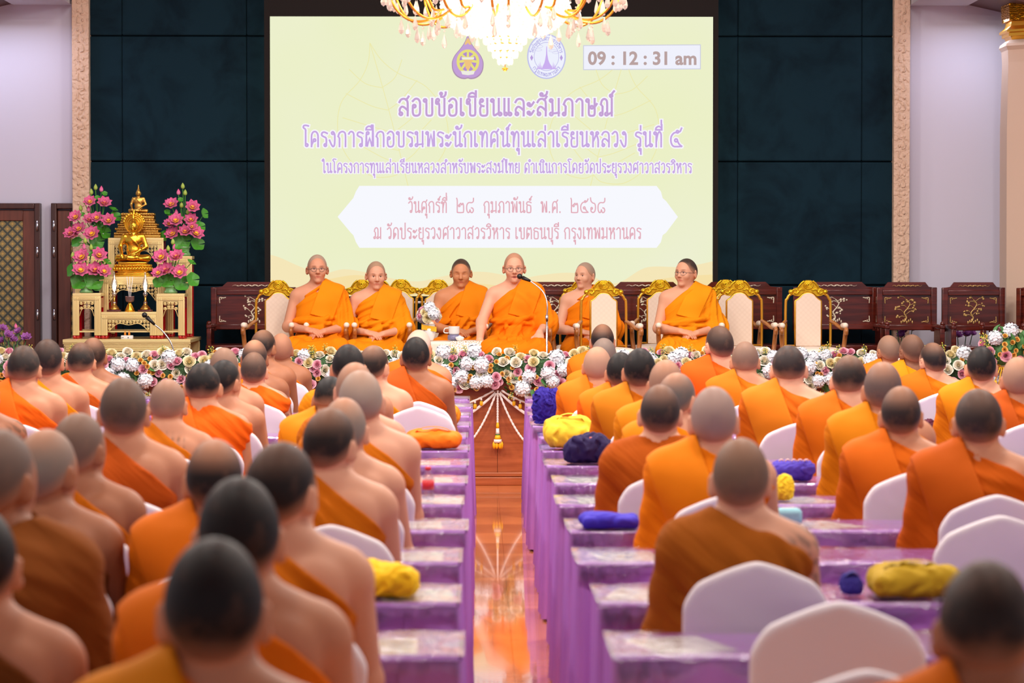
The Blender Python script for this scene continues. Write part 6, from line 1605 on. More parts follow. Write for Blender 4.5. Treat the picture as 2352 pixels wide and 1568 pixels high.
lotus_vase('lotus vase at the lower left of the altar, by the doors', AD + 0.13, (200, 672), 656,
    [zz(678, 752) + (1.15,), zz(818, 738) + (1.1,), zz(668, 860) + (1.15,), zz(792, 862) + (1.25,), zz(858, 868) + (1.0,)],
    [zz(705, 615), zz(752, 670), zz(604, 735)], [zz(697, 665)], [zz(750, 726) + (1,), zz(840, 800) + (0.9,)],
    [zz(592, 858) + (1.1, (-0.8, -0.6, 0.2)), zz(660, 945) + (1.5, (-0.3, -1, 0.3)), zz(775, 940) + (1.6, (0.2, -1, 0.2)), zz(880, 790) + (0.8, (0.6, -0.4, 0.8)), zz(800, 985) + (0.8, (0.4, -1, -0.2))])
lotus_vase('lotus vase at the lower right of the altar', AD + 0.13, (393, 673), 656,
    [zz(1325, 752) + (1.15,), zz(1450, 752) + (1.15,), zz(1300, 880) + (0.9,), zz(1362, 865) + (1.25,), zz(1475, 878) + (1.1,)],
    [zz(1420, 625), zz(1382, 680)], [zz(1432, 668)], [zz(1398, 730) + (1,), zz(1460, 668) + (1,)],
    [zz(1300, 955) + (0.9, (-0.3, -1, 0.1)), zz(1380, 940) + (1.3, (-0.2, -1, 0.3)), zz(1490, 960) + (1.4, (0.2, -1, 0.3)), zz(1578, 935) + (1.2, (0.6, -0.8, 0.3)), zz(1570, 795) + (0.8, (0.5, -0.3, 0.8)), zz(1490, 710) + (0.9, (0.3, -0.3, 1))])
# ------------------------------------------------------------------ rows of draped tables
def row_y(j): return (6.38 + j) * PITCH_ROW          # near edge of the tables of row j (0 is the row nearest the camera)
def table_meshes(w, dpt=0.5, h=0.75):
    top = MB(); top.box((0, dpt / 2, h - 0.013), (w, dpt, 0.026), bevel=0.006)
    top = top.mesh('tabletop', M['purple'])
    # floor-length pleated skirt on the two ends and the far side, short drop on the near side
    def path(n_per_m=90):
        P = []; seg = [((-w / 2 + 0.15, 0.0), (-w / 2, 0.0)), ((-w / 2, 0.0), (-w / 2, dpt)), ((-w / 2, dpt), (w / 2, dpt)), ((w / 2, dpt), (w / 2, 0.0)), ((w / 2, 0.0), (w / 2 - 0.15, 0.0))]
        for a, b in seg:
            L = math.dist(a, b); n = int(L * n_per_m); nx, ny = (b[1] - a[1]) / L, -(b[0] - a[0]) / L
            for i in range(n): t = i / n; P.append((a[0] + (b[0] - a[0]) * t, a[1] + (b[1] - a[1]) * t, -nx, -ny))
        P.append((w / 2 - 0.15, 0.0, 0, -1)); return P
    sk = MB(); rows = []; s = 0
    for i, (x, y, nx, ny) in enumerate(path()):
        ph = i * 1.05 + 0.9 * math.sin(i * 0.13); col = []
        for k in range(7):
            t = k / 6; amp = 0.004 + 0.016 * t; o = 0.006 + 0.012 * t + amp * (0.6 + 0.4 * math.sin(i * 0.21)) * math.sin(ph + 0.3 * t)
            col.append((x + nx * o, y + ny * o, (h - 0.004) * (1 - t) + 0.012 * t))
        rows.append(col)
    sk.sheet(rows); sk = sk.mesh('skirt', M['purple'])
    fr = MB(); rows = []
    for i in range(int(w * 60) + 1):
        x = -w / 2 + i / 60.0
        if x > w / 2: break
        rows.append([(x, -0.004 - 0.006 * t + 0.007 * t * math.sin(i * 0.55 + math.sin(i * 0.17)), h - 0.006 - 0.17 * t - 0.004 * math.sin(i * 0.3)) for t in np.linspace(0, 1, 4)])
    fr.sheet(rows); fr = fr.mesh('front_drop', M['purple'])
    vy = MB(); rows = []
    n = int(w * 34)
    for i in range(n + 1):
        x = -w / 2 - 0.012 + (w + 0.024) * i / n; col = []
        dr = 0.045 + 0.018 * math.sin(i * 0.55) + 0.012 * math.sin(i * 1.31)
        col.append((x, -0.020 + 0.004 * math.sin(i * 0.9), h - dr)); col.append((x, -0.016, h - 0.012))
        for k in range(10): col.append((x, -0.008 + (dpt + 0.02) * k / 9, h + 0.006 + 0.0022 * math.sin(i * 0.8 + k * 1.7) * math.sin(k * 0.9 + i * 0.23)))
        rows.append(col)
    vy.sheet(rows); vy = vy.mesh('vinyl_cover', M['vinyl'])
    return top, sk, fr, vy
ORD = ['front', 'second', 'third', 'fourth', 'fifth', 'sixth', 'seventh', 'eighth', 'ninth', 'tenth', 'eleventh', 'twelfth', 'thirteenth']
BLK = {'L': (-1.78, -0.055, 'just left of the aisle', range(0, 13)), 'R': (0.345, 2.09, 'just right of the aisle', range(0, 13)),
       'LL': (-3.75, -2.03, 'in the far left block', range(3, 13)), 'RR': (2.42, 4.15, 'in the far right block', range(4, 13))}
for key, (xa, xb, where, rows) in BLK.items():
    me4 = table_meshes(xb - xa); jr = random.Random(ord(key[0]) + len(key))
    for j in rows:
        n = 12 - j; nm = ORD[n] if n < 12 else 'last'
        t = thing('draped_table', ('%s table %s, ' % ('purple draped table nearest the camera' if j == 0 else 'purple draped', where) if False else 'purple satin draped table %s, %s row from the stage' % (where, ORD[n])), 'table', ((xa + xb) / 2 + jr.uniform(-0.015, 0.015), row_y(j), 0), 0, 'purple draped exam tables')
        for nm_, me in zip(('tabletop', 'skirt', 'front_drop', 'vinyl_cover'), me4): place(nm_, me, None, t)

# ------------------------------------------------------------------ white covered banquet chairs
def banquet_chair_meshes():
    v = Vol((-0.25, -0.14, 0.38), (0.25, 0.06, 1.0), 0.008)
    def fn(X, Y, Z):
        u = np.abs(X) / 0.205; top = 0.955 - 0.205 * (0.40 * u ** 1.35 + 3.2 * np.maximum(0, u - 0.74) ** 2.0)
        yc = -0.045 - 0.09 * (Z - 0.45) * 0.9 + 0.55 * X ** 2
        w = 0.205 - 0.012 * np.clip((0.75 - Z) / 0.3, 0, 1)
        d = np.maximum(np.maximum(np.abs(X) - w, (Z - top) * 0.8), np.maximum(np.abs(Y - yc) - 0.024, 0.42 - Z))
        return d
    v.op(fn, (-0.24, -0.14, 0.4), (0.24, 0.06, 0.99), 0.0)
    from_ = v.D.copy()
    # soften the edges
    for _ in range(2):
        D = v.D; v.D = (D + np.roll(D, 1, 0) + np.roll(D, -1, 0) + np.roll(D, 1, 1) + np.roll(D, -1, 1) + np.roll(D, 1, 2) + np.roll(D, -1, 2)) / 7
    X, Y, Z = v.full(); v.D = v.D + 0.0035 * np.sin(26 * Z + 9 * X) * np.clip((X + 0.05) / 0.2, 0, 1) * np.clip((0.95 - Z) / 0.1, 0, 1)
    back = np_mesh('backrest', *v.mesh(), M['spandex'])
    v = Vol((-0.26, -0.10, 0.36), (0.26, 0.44, 0.52), 0.01); v.rbox((0, 0.17, 0.44), (0.21, 0.22, 0.035), 0.03, 0)
    seat = np_mesh('seat', *v.mesh(), M['spandex'])
    mb = MB(); rows = []; n = 60
    for i in range(n + 1):
        a = i / n * 4; s = int(min(a, 3.999)); t = a - s
        c = [(-0.2, -0.04), (0.2, -0.04), (0.2, 0.38), (-0.2, 0.38), (-0.2, -0.04)]
        x = c[s][0] + (c[s + 1][0] - c[s][0]) * t; y = c[s][1] + (c[s + 1][1] - c[s][1]) * t
        hem = 0.16 + 0.14 * math.sin(PI * t) ** 0.6; q = 1 + 0.0
        rows.append([(x * (1 - 0.05 * (1 - abs(2 * t - 1)) * k), y + (0 if k == 0 else 0), 0.43 + (hem - 0.43) * k) for k in (0, 0.5, 1)])
    mb.sheet(rows); skirt = mb.mesh('seat_skirt', M['spandex'])
    legs = []
    for x, y in ((-0.19, -0.03), (0.19, -0.03), (-0.19, 0.37), (0.19, 0.37)):
        legs.append(MB().tube([(x, y, 0.42), (x * 1.03, y, 0.0)], [0.03, 0.016], 8).mesh('leg', M['spandex']))
    return back, seat, skirt, legs
BCM = banquet_chair_meshes()
def banquet_chair(label, x, y, rz=0.0, group='white covered banquet chairs', s=0.972):
    c = thing('banquet_chair', label, 'chair', (x, y, 0), rz, group, s)
    place('backrest', BCM[0], None, c); place('seat', BCM[1], None, c); place('seat_skirt', BCM[2], None, c)
    for L in BCM[3]: place('leg', L, None, c)
    return c

# ------------------------------------------------------------------ the seated audience, seen from behind
PROTO = {}
def audience_proto(key):
    if key in PROTO: return PROTO[key]
    kind, head, build = key[:3]
    P = dict(arms=WRITE, fat={'n': 1.0, 'f': 1.14}[build], slv=0.82, sw={'n': 0.156, 'f': 0.17}[build], neck={'n': 0.057, 'f': 0.066}[build], hw={'n': 0.955, 'f': 1.0}[build])
    if kind in 'BW': P['edge'] = (0.42, 0.8); P['ez'] = 1.075
    if kind == 'V': P['edge'] = (0.36, 0.8); P['ez'] = 1.115
    P['tattoo'] = key[3] if len(key) > 3 else ''
    P.update({'s': dict(), 'r': dict(yaw=24, pitch=4), 'l': dict(yaw=-24, pitch=4), 'd': dict(pitch=16, lean=0.10), 'D': dict(pitch=30, lean=0.28)}[head])
    me, R, hd = body_mesh(P, 0.0068, M['skin']); hm = hair_mesh(P, R, hd, 0.0055, M['hair'])
    rm = robe_mesh(P, 0.0072, M['robe'], 'closed' if kind == 'C' else 'open', seed={'A': 0.3, 'B': 1.7, 'C': 2.6, 'W': 3.1, 'L': 4.2, 'V': 5.1}[kind] + ord(head))
    cm = shoulder_cloth_mesh(P, 0.0075, M['sash']) if kind in 'BLV' else None
    z = (R @ (np.array([0, 0.0, 1.28]) - PIV) + PIV + hd)
    PROTO[key] = (me, hm, rm, cm, z, R, hd); return PROTO[key]
BR, OR, OC, GO, DO, BN, DB = s2l(255, 112, 18), s2l(240, 126, 18), s2l(214, 118, 12), s2l(240, 150, 16), s2l(206, 94, 22), s2l(150, 88, 34), s2l(120, 66, 20)
def H_(r, g, b, a=1.0): return s2l(r, g, b)[:3] + (a,)
BLACK, DARK, GREY, SHAVE, BALD, SALT = H_(22, 19, 20, 1), H_(34, 28, 26, 0.55), H_(104, 90, 82, 0.8), H_(118, 94, 80, 0.75), H_(150, 116, 96, 0.3), H_(128, 118, 108, 0.15)
S1, S2, S3, S4 = s2l(210, 154, 124), s2l(192, 133, 100), s2l(162, 105, 73), s2l(130, 82, 57)
PEOPLE = [  # head pixel, crown row, table row, (robe, head, build), robe, shoulder cloth, hair, skin, turn, label, short name
 (490, 1235, -2, ('L', 's', 'n'), OR, GO, BLACK, S2, -2, 'monk with black cropped hair nearest the camera, left of the aisle', 'the nearest black haired monk left of the aisle'),
 (548, 1095, -1, ('L', 's', 'n'), OR, OR, BLACK, S2, -4, 'monk with black cropped hair directly in front of the nearest monk', 'the black haired monk second from the camera'),
 (492, 1008, 1, ('L', 's', 'n'), OR, OR, H_(30, 27, 27, 0.05), S2, 0, 'monk with a pale bald crown ringed by dark hair, orange shoulder cloth', 'the monk with a pale crown ringed by dark hair'),
 (645, 1015, 0, ('A', 'r', 'n'), OC, None, H_(26, 22, 23, 0.8), S1, -4, 'black haired monk with bare right shoulder, left of the bright yellow bag', 'the black haired monk left of the yellow bag'),
 (757, 937, 2, ('A', 'r', 'n'), OC, None, H_(34, 28, 26, 0.6), S1, -5, 'monk with brownish crown and ochre diagonal robe, one row beyond the yellow bag', 'the monk with brownish crown and ochre robe'),
 (790, 913, 3, ('A', 's', 'n'), OC, None, SALT, S1, 3, 'shiny bald monk mostly hidden behind the brown crowned monk', 'the shiny bald monk behind a brown crowned head'),
 (828, 850, 4, ('A', 's', 'f'), OC, None, H_(150, 136, 124, 0.6), S1, -5, 'broad monk with shaved grey head and bare arm beside the red capped bottle', 'the broad grey shaved monk by the bottle'),
 (815, 832, 5, ('A', 's', 'n'), OC, None, BALD, S1, 4, 'pink bald monk peeking above the broad grey shaved monk', 'the pink bald monk'),
 (800, 790, 7, ('A', 's', 'n'), GO, None, BLACK, S2, 0, 'black haired monk below the second elder on the stage', 'the black haired monk below the second elder'),
 (858, 793, 8, ('A', 'r', 'n'), GO, None, DARK, S1, -3, 'dark haired monk with pale bare shoulder beside an empty white chair', 'the dark haired monk beside the empty chair'),
 (757, 872, 6, ('B', 'D', 'n'), GO, GO, BLACK, S3, 8, 'monk in golden robe bent low over his table, only his dark hair showing', 'the bent monk in golden robe'),
 (955, 773, 9, ('L', 's', 'n'), DO, DO, BLACK, S3, 0, 'tanned monk with black hair and brownish robe, nearest the aisle below the side table', 'the tanned monk in brownish robe by the aisle'),
 (962, 757, 11, ('B', 'r', 'n'), BR, BR, H_(206, 186, 172, 0.5), S2, -6, 'white haired monk in bright orange hidden behind the tanned monk', 'the white haired monk in bright orange'),
 (605, 757, 11, ('A', 'r', 'n'), OC, None, DARK, S3, -4, 'dark haired monk just below the leftmost gilded armchair', 'the dark haired monk below the first gilded chair'),
 (646, 765, 12, ('A', 's', 'n'), OC, None, H_(160, 110, 86, 0.4), S3, -2, 'tan shaved monk beside the leftmost elder, in the front row', 'the tan shaved monk in the front row'),
 (585, 780, 10, ('A', 's', 'n'), OR, None, H_(60, 52, 48, 0.1), S3, 2, 'monk with a shiny bald dome below the carved chair', 'the monk with shiny bald dome'),
 (583, 808, 9, ('V', 's', 'n', 'arm'), BR, None, H_(70, 58, 52, 0.7), S1, 0, 'grey stubbled monk in bright orange with tattooed right arm', 'the stubbled monk in bright orange'),
 (515, 798, 8, ('A', 's', 'n'), OR, None, SHAVE, S2, 0, 'grey shaved monk left of the shiny bald dome', 'the grey shaved monk left of the bald dome'),
 (515, 826, 7, ('A', 'r', 'n'), OC, None, BLACK, S2, 0, 'black haired monk half hidden behind the bright orange robe at left centre', 'the black haired monk half hidden at left centre'),
 (462, 835, 6, ('V', 'd', 'f'), BR, BR, BLACK, S2, 0, 'black haired monk with wide bright orange robe at left centre', 'the black haired monk in wide bright orange robe'),
 (284, 866, 3, ('A', 's', 'n'), DO, None, H_(82, 68, 60, 0.85), S2, -3, 'tall brown haired monk with patchy scalp and rust robe, left of centre', 'the tall monk in rust robe'),
 (381, 873, 5, ('A', 'd', 'n', 'back'), OC, None, H_(134, 104, 88, 0.5), S2, 0, 'smooth shaved monk with a tattooed back and ochre robe strip', 'the smooth shaved monk with tattooed back'),
 (180, 948, 2, ('A', 'r', 'n'), OC, None, H_(112, 92, 80, 0.8), S3, -4, 'brown shaved monk looking right at far left, bare dark shoulder', 'the brown shaved monk looking right'),
 (105, 985, 1, ('A', 'r', 'n'), DB, None, SALT, S3, -3, 'older monk with grey hair around a bald crown, dark brown robe', 'the older monk with bald crown'),
 (-6, 985, 0, ('C', 'r', 'n'), BN, None, GREY, S3, -3, 'monk in a plain brown robe over both shoulders at the left edge', 'the monk in plain brown robe'),
 (-52, 1165, -1, ('A', 's', 'n'), DB, None, BLACK, S2, -3, 'monk cut by the left edge, bare right arm and dark brown robe', 'the monk cut by the left edge'),
 (50, 795, 7, ('L', 'd', 'n'), BR, BR, H_(40, 34, 32, 0.9), S2, 0, 'dark haired monk in bright orange, leftmost of the far left block', 'the leftmost monk in bright orange'),
 (110, 778, 8, ('A', 's', 'n'), GO, None, H_(36, 30, 30, 0.9), S2, 0, 'dark haired monk in golden ochre below the left doors', 'the dark haired monk below the doors'),
 (183, 788, 9, ('A', 'd', 'n'), DO, None, H_(36, 30, 28, 0.7), S2, 0, 'dark haired monk in rust robe below the golden altar plinth', 'the monk in rust below the altar'),
 (215, 775, 10, ('A', 's', 'n'), OC, None, H_(46, 34, 28, 0.5), S3, 0, 'brown domed monk just in front of the golden altar plinth', 'the brown domed monk before the altar'),
 (-42, 848, 6, ('A', 's', 'n', 'arm'), DO, None, GREY, S3, -4, 'monk at the left edge showing only a tattooed arm and rust robe', 'the tattooed monk at the left edge'),
 (1703, 1006, 1, ('W', 's', 'n', 'arm'), s2l(176, 100, 24), None, H_(112, 90, 74, 0.65), S1, 4, 'monk with tattooed bare shoulder and brown gold robe, right of the aisle', 'the tattooed monk in brown gold'),
 (1640, 888, 3, ('B', 's', 'n'), s2l(255, 142, 10), s2l(255, 146, 14), H_(150, 128, 120, 0.85), S1, 4, 'grey shaved monk in vivid marigold robe with folded shoulder cloth', 'the grey shaved monk in vivid marigold'),
 (1517, 883, 4, ('C', 's', 'n'), s2l(196, 96, 20), None, H_(48, 42, 42, 0.6), S1, 5, 'dark haired monk in loose rust robe covering both arms, beside the navy embroidered bag', 'the monk in loose rust robe'),
 (1556, 856, 5, ('B', 'r', 'n'), s2l(250, 146, 14), GO, H_(96, 92, 88, 0.2), S1, 3, 'grey haired monk with light brown crown behind the loose rust robe', 'the grey haired monk behind the rust robe'),
 (1530, 826, 6, ('B', 's', 'n'), GO, GO, BALD, S2, 3, 'brown bald monk right of the tall black haired monk', 'the brown bald monk'),
 (1470, 799, 7, ('B', 's', 'n'), OC, s2l(224, 138, 20), BLACK, S2, 5, 'tall black haired monk with ochre folded cloth, right of the aisle', 'the tall black haired monk with ochre cloth'),
 (1426, 808, 8, ('B', 's', 'n'), BR, s2l(255, 134, 20), BLACK, S2, 4, 'black haired monk half hidden left of the tall black haired monk', 'the half hidden black haired monk'),
 (1372, 796, 9, ('B', 's', 'f'), s2l(238, 124, 16), s2l(242, 130, 20), H_(170, 134, 112, 0.5), S2, 5, 'smooth bald monk with rolled neck beside the blue velvet bag', 'the smooth bald monk by the blue bag'),
 (1387, 776, 10, ('B', 's', 'n'), OR, OR, H_(110, 98, 92, 0.9), S2, 4, 'grey stubbled monk directly behind the smooth bald monk', 'the grey stubbled monk'),
 (1384, 744, 12, ('B', 's', 'n'), OR, OR, H_(34, 28, 28, 0.5), S2, 4, 'dark haired monk in front of the empty gilded armchair, front row', 'the dark haired front row monk'),
 (1653, 748, 10, ('B', 'l', 'n'), s2l(255, 100, 14), s2l(255, 104, 18), H_(58, 46, 42, 0.8), S1, 6, 'upright monk in red orange robe, face turned a little left', 'the upright monk in red orange'),
 (1716, 786, 9, ('B', 'd', 'n'), s2l(214, 122, 14), s2l(220, 126, 16), H_(124, 98, 84, 0.8), S2, 4, 'shaved brown monk with wide amber robe right of the red orange one', 'the shaved brown monk in wide amber'),
 (1818, 795, 7, ('B', 'd', 'f'), s2l(222, 112, 18), s2l(232, 136, 26), H_(46, 38, 38, 0.95), S1, 4, 'bull necked monk with dark hair and broad orange folded cloth', 'the bull necked monk'),
 (1960, 818, 6, ('B', 'd', 'n'), s2l(226, 116, 12), s2l(236, 124, 16), H_(42, 34, 32, 0.6), S1, 9, 'dark haired monk leaning left at right centre, beside the purple bag', 'the dark haired monk leaning left'),
 (2030, 831, 5, ('B', 's', 'n'), s2l(232, 138, 10), s2l(240, 148, 14), H_(96, 82, 78, 0.35), S2, 8, 'greying monk with golden folded shoulder cloth at right centre', 'the greying monk with golden cloth'),
 (2072, 887, 4, ('B', 's', 'n'), s2l(218, 106, 14), s2l(232, 116, 20), H_(44, 36, 36, 0.4), S2, 7, 'dark haired monk with brown crown and orange cloth, lower right', 'the dark haired monk with brown crown'),
 (2251, 893, 3, ('B', 's', 'f'), s2l(206, 96, 10), s2l(208, 98, 12), H_(50, 42, 40, 0.8), S2, 5, 'large monk with dark hair and wide deep orange robe at the right edge', 'the large monk in deep orange'),
 (2043, 770, 12, ('B', 'l', 'n'), OR, OR, H_(128, 100, 84, 0.7), S3, 6, 'shaved monk in the front row left of the monk with glasses', 'the shaved front row monk'),
 (2097, 768, 11, ('B', 'l', 'n'), s2l(242, 150, 14), GO, H_(92, 66, 54, 0.8), S4, 6, 'dark skinned monk wearing glasses, right of the shaved front row monk', 'the dark skinned monk with glasses'),
 (2145, 787, 10, ('B', 'l', 'n'), s2l(226, 124, 12), OC, H_(38, 32, 32, 0.6), S1, 6, 'dark haired monk with amber robe below the dark carved chairs', 'the dark haired monk below the carved chairs'),
 (2257, 795, 8, ('B', 's', 'n'), s2l(226, 130, 12), GO, BLACK, S1, 5, 'black haired monk with golden cloth left of the round bouquet', 'the black haired monk by the bouquet'),
 (2341, 820, 7, ('B', 's', 'n'), s2l(206, 96, 16), DO, H_(160, 126, 106, 0.4), S2, 5, 'bald monk cut by the right edge below the round bouquet', 'the bald monk at the right edge'),
 (2296, 1305, -2, ('B', 'd', 'n'), s2l(222, 112, 14), OR, H_(40, 32, 29, 0.9), S3, 6, 'blurred dark haired monk nearest the camera at bottom right', 'the nearest monk at bottom right'),
]
PIN = {}
for (px, top, j, key, robe, cloth, hair, skin, turn, lab, nick) in PEOPLE:
    me, hm, rm, cm, zt_, R_h, hd_h = audience_proto(key)
    d = row_y(j) - 0.235; s = PZ(top, d) / zt_[2]; s = min(max(s, 0.93), 1.09); rz = math.radians(-turn)
    off = Matrix.Rotation(rz, 3, 'Z') @ Vector((zt_[0] * s, zt_[1] * s, 0))
    o = thing('person', lab, 'person', (PX(px, d) - off.x, d, 0), rz, None, s)
    place('body', me, None, o, color=skin); place('hair', hm, None, o, color=hair); place('robe', rm, None, o, color=(robe[0] * 0.82, robe[1] * 0.76, robe[2] * 0.8, 1))
    if cm and cloth: place('shoulder_cloth', cm, None, o, color=(cloth[0] * 0.84, cloth[1] * 0.79, cloth[2] * 0.82, 1))
    banquet_chair('white covered chair under ' + nick, o.location.x + 0.02, d - 0.185 * s, 0)
    if 'glasses' in lab: specs(o, R_h, hd_h, 1.04)
    PIN[nick] = o
for (px, j, lab) in ((1920, 0, 'empty white covered chair at lower right, just left of the nearest right monk'), (1985, -1, 'empty white covered chair cut by the bottom edge at lower right'),
                     (2292, 2, 'empty white covered chair at the right edge, nearer than the large monk'), (960, 8, 'empty white covered chair beside the aisle with an ochre bag beyond it')):
    d = row_y(j) - 0.42; banquet_chair(lab, PX(px, d), d, 0, s=1.0)

# ------------------------------------------------------------------ bags, papers, bottle on the tables
def bag_mesh(name, w, dp, h, seed, tip=0.0):
    rnd = random.Random(seed); v = Vol((-w * 0.75, -dp * 0.75, -0.01), (w * 0.75, dp * 0.75, h * 1.35), max(w, dp) / 38)
    v.rbox((0, 0, h * 0.36), (w * 0.46, dp * 0.46, h * 0.36), h * 0.3, 0.0)
    for k in range(5):
        x, y = rnd.uniform(-0.32, 0.32) * w, rnd.uniform(-0.25, 0.25) * dp; v.ell((x, y, h * rnd.uniform(0.45, 0.62)), (w * 0.22, dp * 0.26, h * 0.36), h * 0.25)
    if tip: v.cap((tip * w * 0.3, 0, h * 0.5), (tip * w * 0.62, 0, h * 0.85), h * 0.32, h * 0.06, h * 0.3)
    X, Y, Z = v.full(); f = 2 * PI / (w * 0.24)
    wx = X + 0.12 * w * np.sin(f * 0.5 * Y + seed) + 0.1 * w * np.sin(f * 0.6 * Z + 2.0 * seed); wy = Y + 0.12 * w * np.sin(f * 0.45 * X + 1.3 * seed)
    for q in range(4):
        a = rnd.random() * 6.28; b = rnd.uniform(-0.6, 0.6); g = f * rnd.uniform(0.45, 1.5)
        v.D = v.D + 0.028 * h * np.sin(g * (wx * math.cos(a) + wy * math.sin(a) + b * Z) + rnd.random() * 6) * (0.5 + 0.5 * np.sin(0.6 * g * (wy - wx) + q))
    v.D = np.maximum(v.D, 0.0 - Z)
    return np_mesh(name, *v.mesh(), M['bag'])
def bag(label, px, py, j, wpx, hpx, col, seed, dp=0.2, tip=0, dy=0.14, strap=True, cat='bag', rz=0.0, name='cloth_bag'):
    d = row_y(j) + dy; w = wpx * d / FPX; h = hpx * d / FPX * 0.92
    o = thing(name, label, cat, (PX(px, d), d + 0.02, 0.759), rz)
    place('bag_body', bag_mesh('bag_body', w, min(dp, w * 0.9), h, seed, tip), None, o, color=col)
    if strap:
        mb = MB(); P = []
        for t in np.linspace(0, 1, 14):
            a = PI * t; p = Vector((-w * 0.34 * math.cos(a), -min(dp, w) * 0.36 * math.sin(a) * 0.6, h * (0.62 + 0.42 * math.sin(a)))); P.append([p + Vector((0, -0.012, 0.004)), p + Vector((0, 0, 0.008)), p + Vector((0, 0.012, 0.004))])
        mb.sheet(P); mb.build('strap', M['bag'], o, color=tuple(c * 0.85 for c in col[:3]) + (1,))
    return o, w, h
bag('bright yellow cloth bag on the left table by the aisle', 882, 1382, 1, 168, 92, s2l(255, 206, 28), 1, 0.26, -1, 0.17, False)
bag('orange cloth bag with red lining on a left table by the aisle', 995, 1035, 7, 130, 50, s2l(250, 122, 18), 2, 0.22)
bag('ochre cloth bag on the table beyond the empty chair by the aisle', 1004, 975, 9, 112, 56, s2l(218, 136, 24), 3, 0.2, 0, 0.14, False)
bag('deep blue velvet bag standing at the aisle beside the smooth bald monk', 1260, 977, 9, 62, 90, s2l(44, 30, 140), 4, 0.16, 0, 0.16, False)
bag('pale yellow cloth bag at the aisle edge of a right table', 1308, 1050, 7, 112, 82, s2l(240, 210, 60), 5, 0.22, 0, 0.12)
o, w, h = bag('navy cloth bag with red and cream embroidery on a right table', 1350, 1070, 6, 118, 76, s2l(40, 30, 78), 6, 0.2, 0, 0.14, False)
mb = MB(); rnd = random.Random(2)
for k in range(26):
    a = rnd.random() * 6.28; r = 0.9 * math.sqrt(rnd.random()); mb.mi = k % 3
    mb.ball((0.022 + 0.05 * r * math.cos(a), -0.045 + 0.02 * r * math.sin(a), h * 0.86 - 0.02 * r * r), 0.009, 6, 4, (1.2, 1, 0.5))
mb.build('embroidery', (basic('red_thread', s2l(210, 60, 70)), basic('cream_thread', s2l(236, 200, 160)), basic('pink_thread', s2l(226, 140, 130))), o)
bag('royal blue cloth folded flat on a right table by the aisle', 1402, 1217, 3, 142, 42, s2l(62, 50, 190), 7, 0.22, 0, 0.1, False, 'cloth', name='folded_cloth')
o, w, h = bag('violet bag with pale embroidered lettering on a right table', 1820, 1113, 5, 102, 54, s2l(76, 60, 180), 8, 0.2, 0, 0.14, False)
mb = MB(); mb.mi = 0
for k in range(5): mb.tube(arc([(-0.06 + 0.028 * k, -0.05, h * 0.9), (-0.05 + 0.028 * k, -0.055, h * 0.98), (-0.04 + 0.028 * k, -0.05, h * 0.92)], 4), 0.004, 5)
mb.build('embroidery', basic('pale_thread', s2l(226, 190, 190)), o)
bag('yellow and black paper bag standing on a right table', 1798, 1165, 4, 50, 64, s2l(246, 216, 50), 9, 0.08, 0, 0.16, False, name='paper_bag')
bag('olive yellow cloth bag with straps on the table at lower right', 2098, 1388, 1, 205, 84, s2l(190, 156, 30), 10, 0.24, 0, 0.16)
bag('small blue pouch next to the olive yellow bag', 1962, 1375, 1, 52, 54, s2l(64, 58, 150), 11, 0.08, 0, 0.16, True, name='pouch')
bag('dark maroon folded cloth on the far right table', 2140, 985, 8, 44, 40, s2l(84, 26, 50), 12, 0.2, 0, 0.12, False, 'cloth', name='folded_cloth')
d = row_y(3) + 0.16; o = thing('tissue_pack', 'light blue soft tissue pack on a right table beside the tattooed monk', 'tissues', (PX(1811, d), d, 0.759), 0.1)
v = Vol((-0.07, -0.05, -0.005), (0.07, 0.05, 0.08), 0.005); v.rbox((0, 0, 0.033), (0.052, 0.036, 0.033), 0.02, 0); place('pack', np_mesh('pack', *v.mesh(), M['bag']), None, o, color=s2l(150, 206, 220))
MB().box((0, -0.004, 0.067), (0.05, 0.02, 0.002)).build('opening_flap', M['white'], o)
d = row_y(4) + 0.17; o = thing('water_bottle', 'small clear water bottle with red cap and red label on a left table', 'bottle', (PX(983, d), d, 0.759)); hb = 0.140
MB().lathe([(0.0, 0.0), (0.022, 0.0), (0.025, 0.006), (0.025, 0.035), (0.0235, 0.04), (0.025, 0.045), (0.025, 0.092), (0.022, 0.105), (0.012, 0.122), (0.011, 0.126)], n=20).build('bottle', M['bottle'], o)
MB().lathe([(0.0255, 0.046), (0.0255, 0.086)], n=20).build('label_band', M['red'], o)
MB().lathe([(0.0, 0.14), (0.0125, 0.14), (0.013, 0.126), (0.0, 0.126)][::-1], n=16).build('cap', M['red'], o)
pm = MB().box((0, 0, 0), (0.21, 0.297, 0.0015)).mesh('sheet', M['paper'])
pr = random.Random(12)
PAPER = [('L', j, x, dy, r) for j, x, dy, r in ((0, -0.26, 0.24, 0.02), (0, -0.50, 0.26, -0.1), (1, -0.18, 0.25, 0.05), (2, -0.22, 0.25, 0.0), (2, -0.45, 0.27, -0.06), (3, -0.24, 0.28, 0.03), (4, -0.17, 0.26, -0.03), (5, -0.22, 0.26, 0.05), (6, -0.24, 0.25, 0.0), (8, -0.2, 0.26, 0.08), (10, -0.2, 0.26, 0.0), (11, -0.2, 0.26, 0.1), (0, -1.4, 0.25, 0.1), (1, -1.35, 0.25, -0.1), (2, -1.25, 0.25, 0.0), (3, -1.3, 0.25, 0.1))] + \
        [('R', j, x, dy, r) for j, x, dy, r in ((0, 0.52, 0.26, 0.3), (1, 0.50, 0.26, -0.2), (2, 0.5, 0.25, 0.1), (4, 0.52, 0.26, 0.0), (5, 0.52, 0.26, 0.1), (3, 1.3, 0.26, 0.5), (4, 1.35, 0.26, 0.4), (9, 0.5, 0.26, 0.0))]
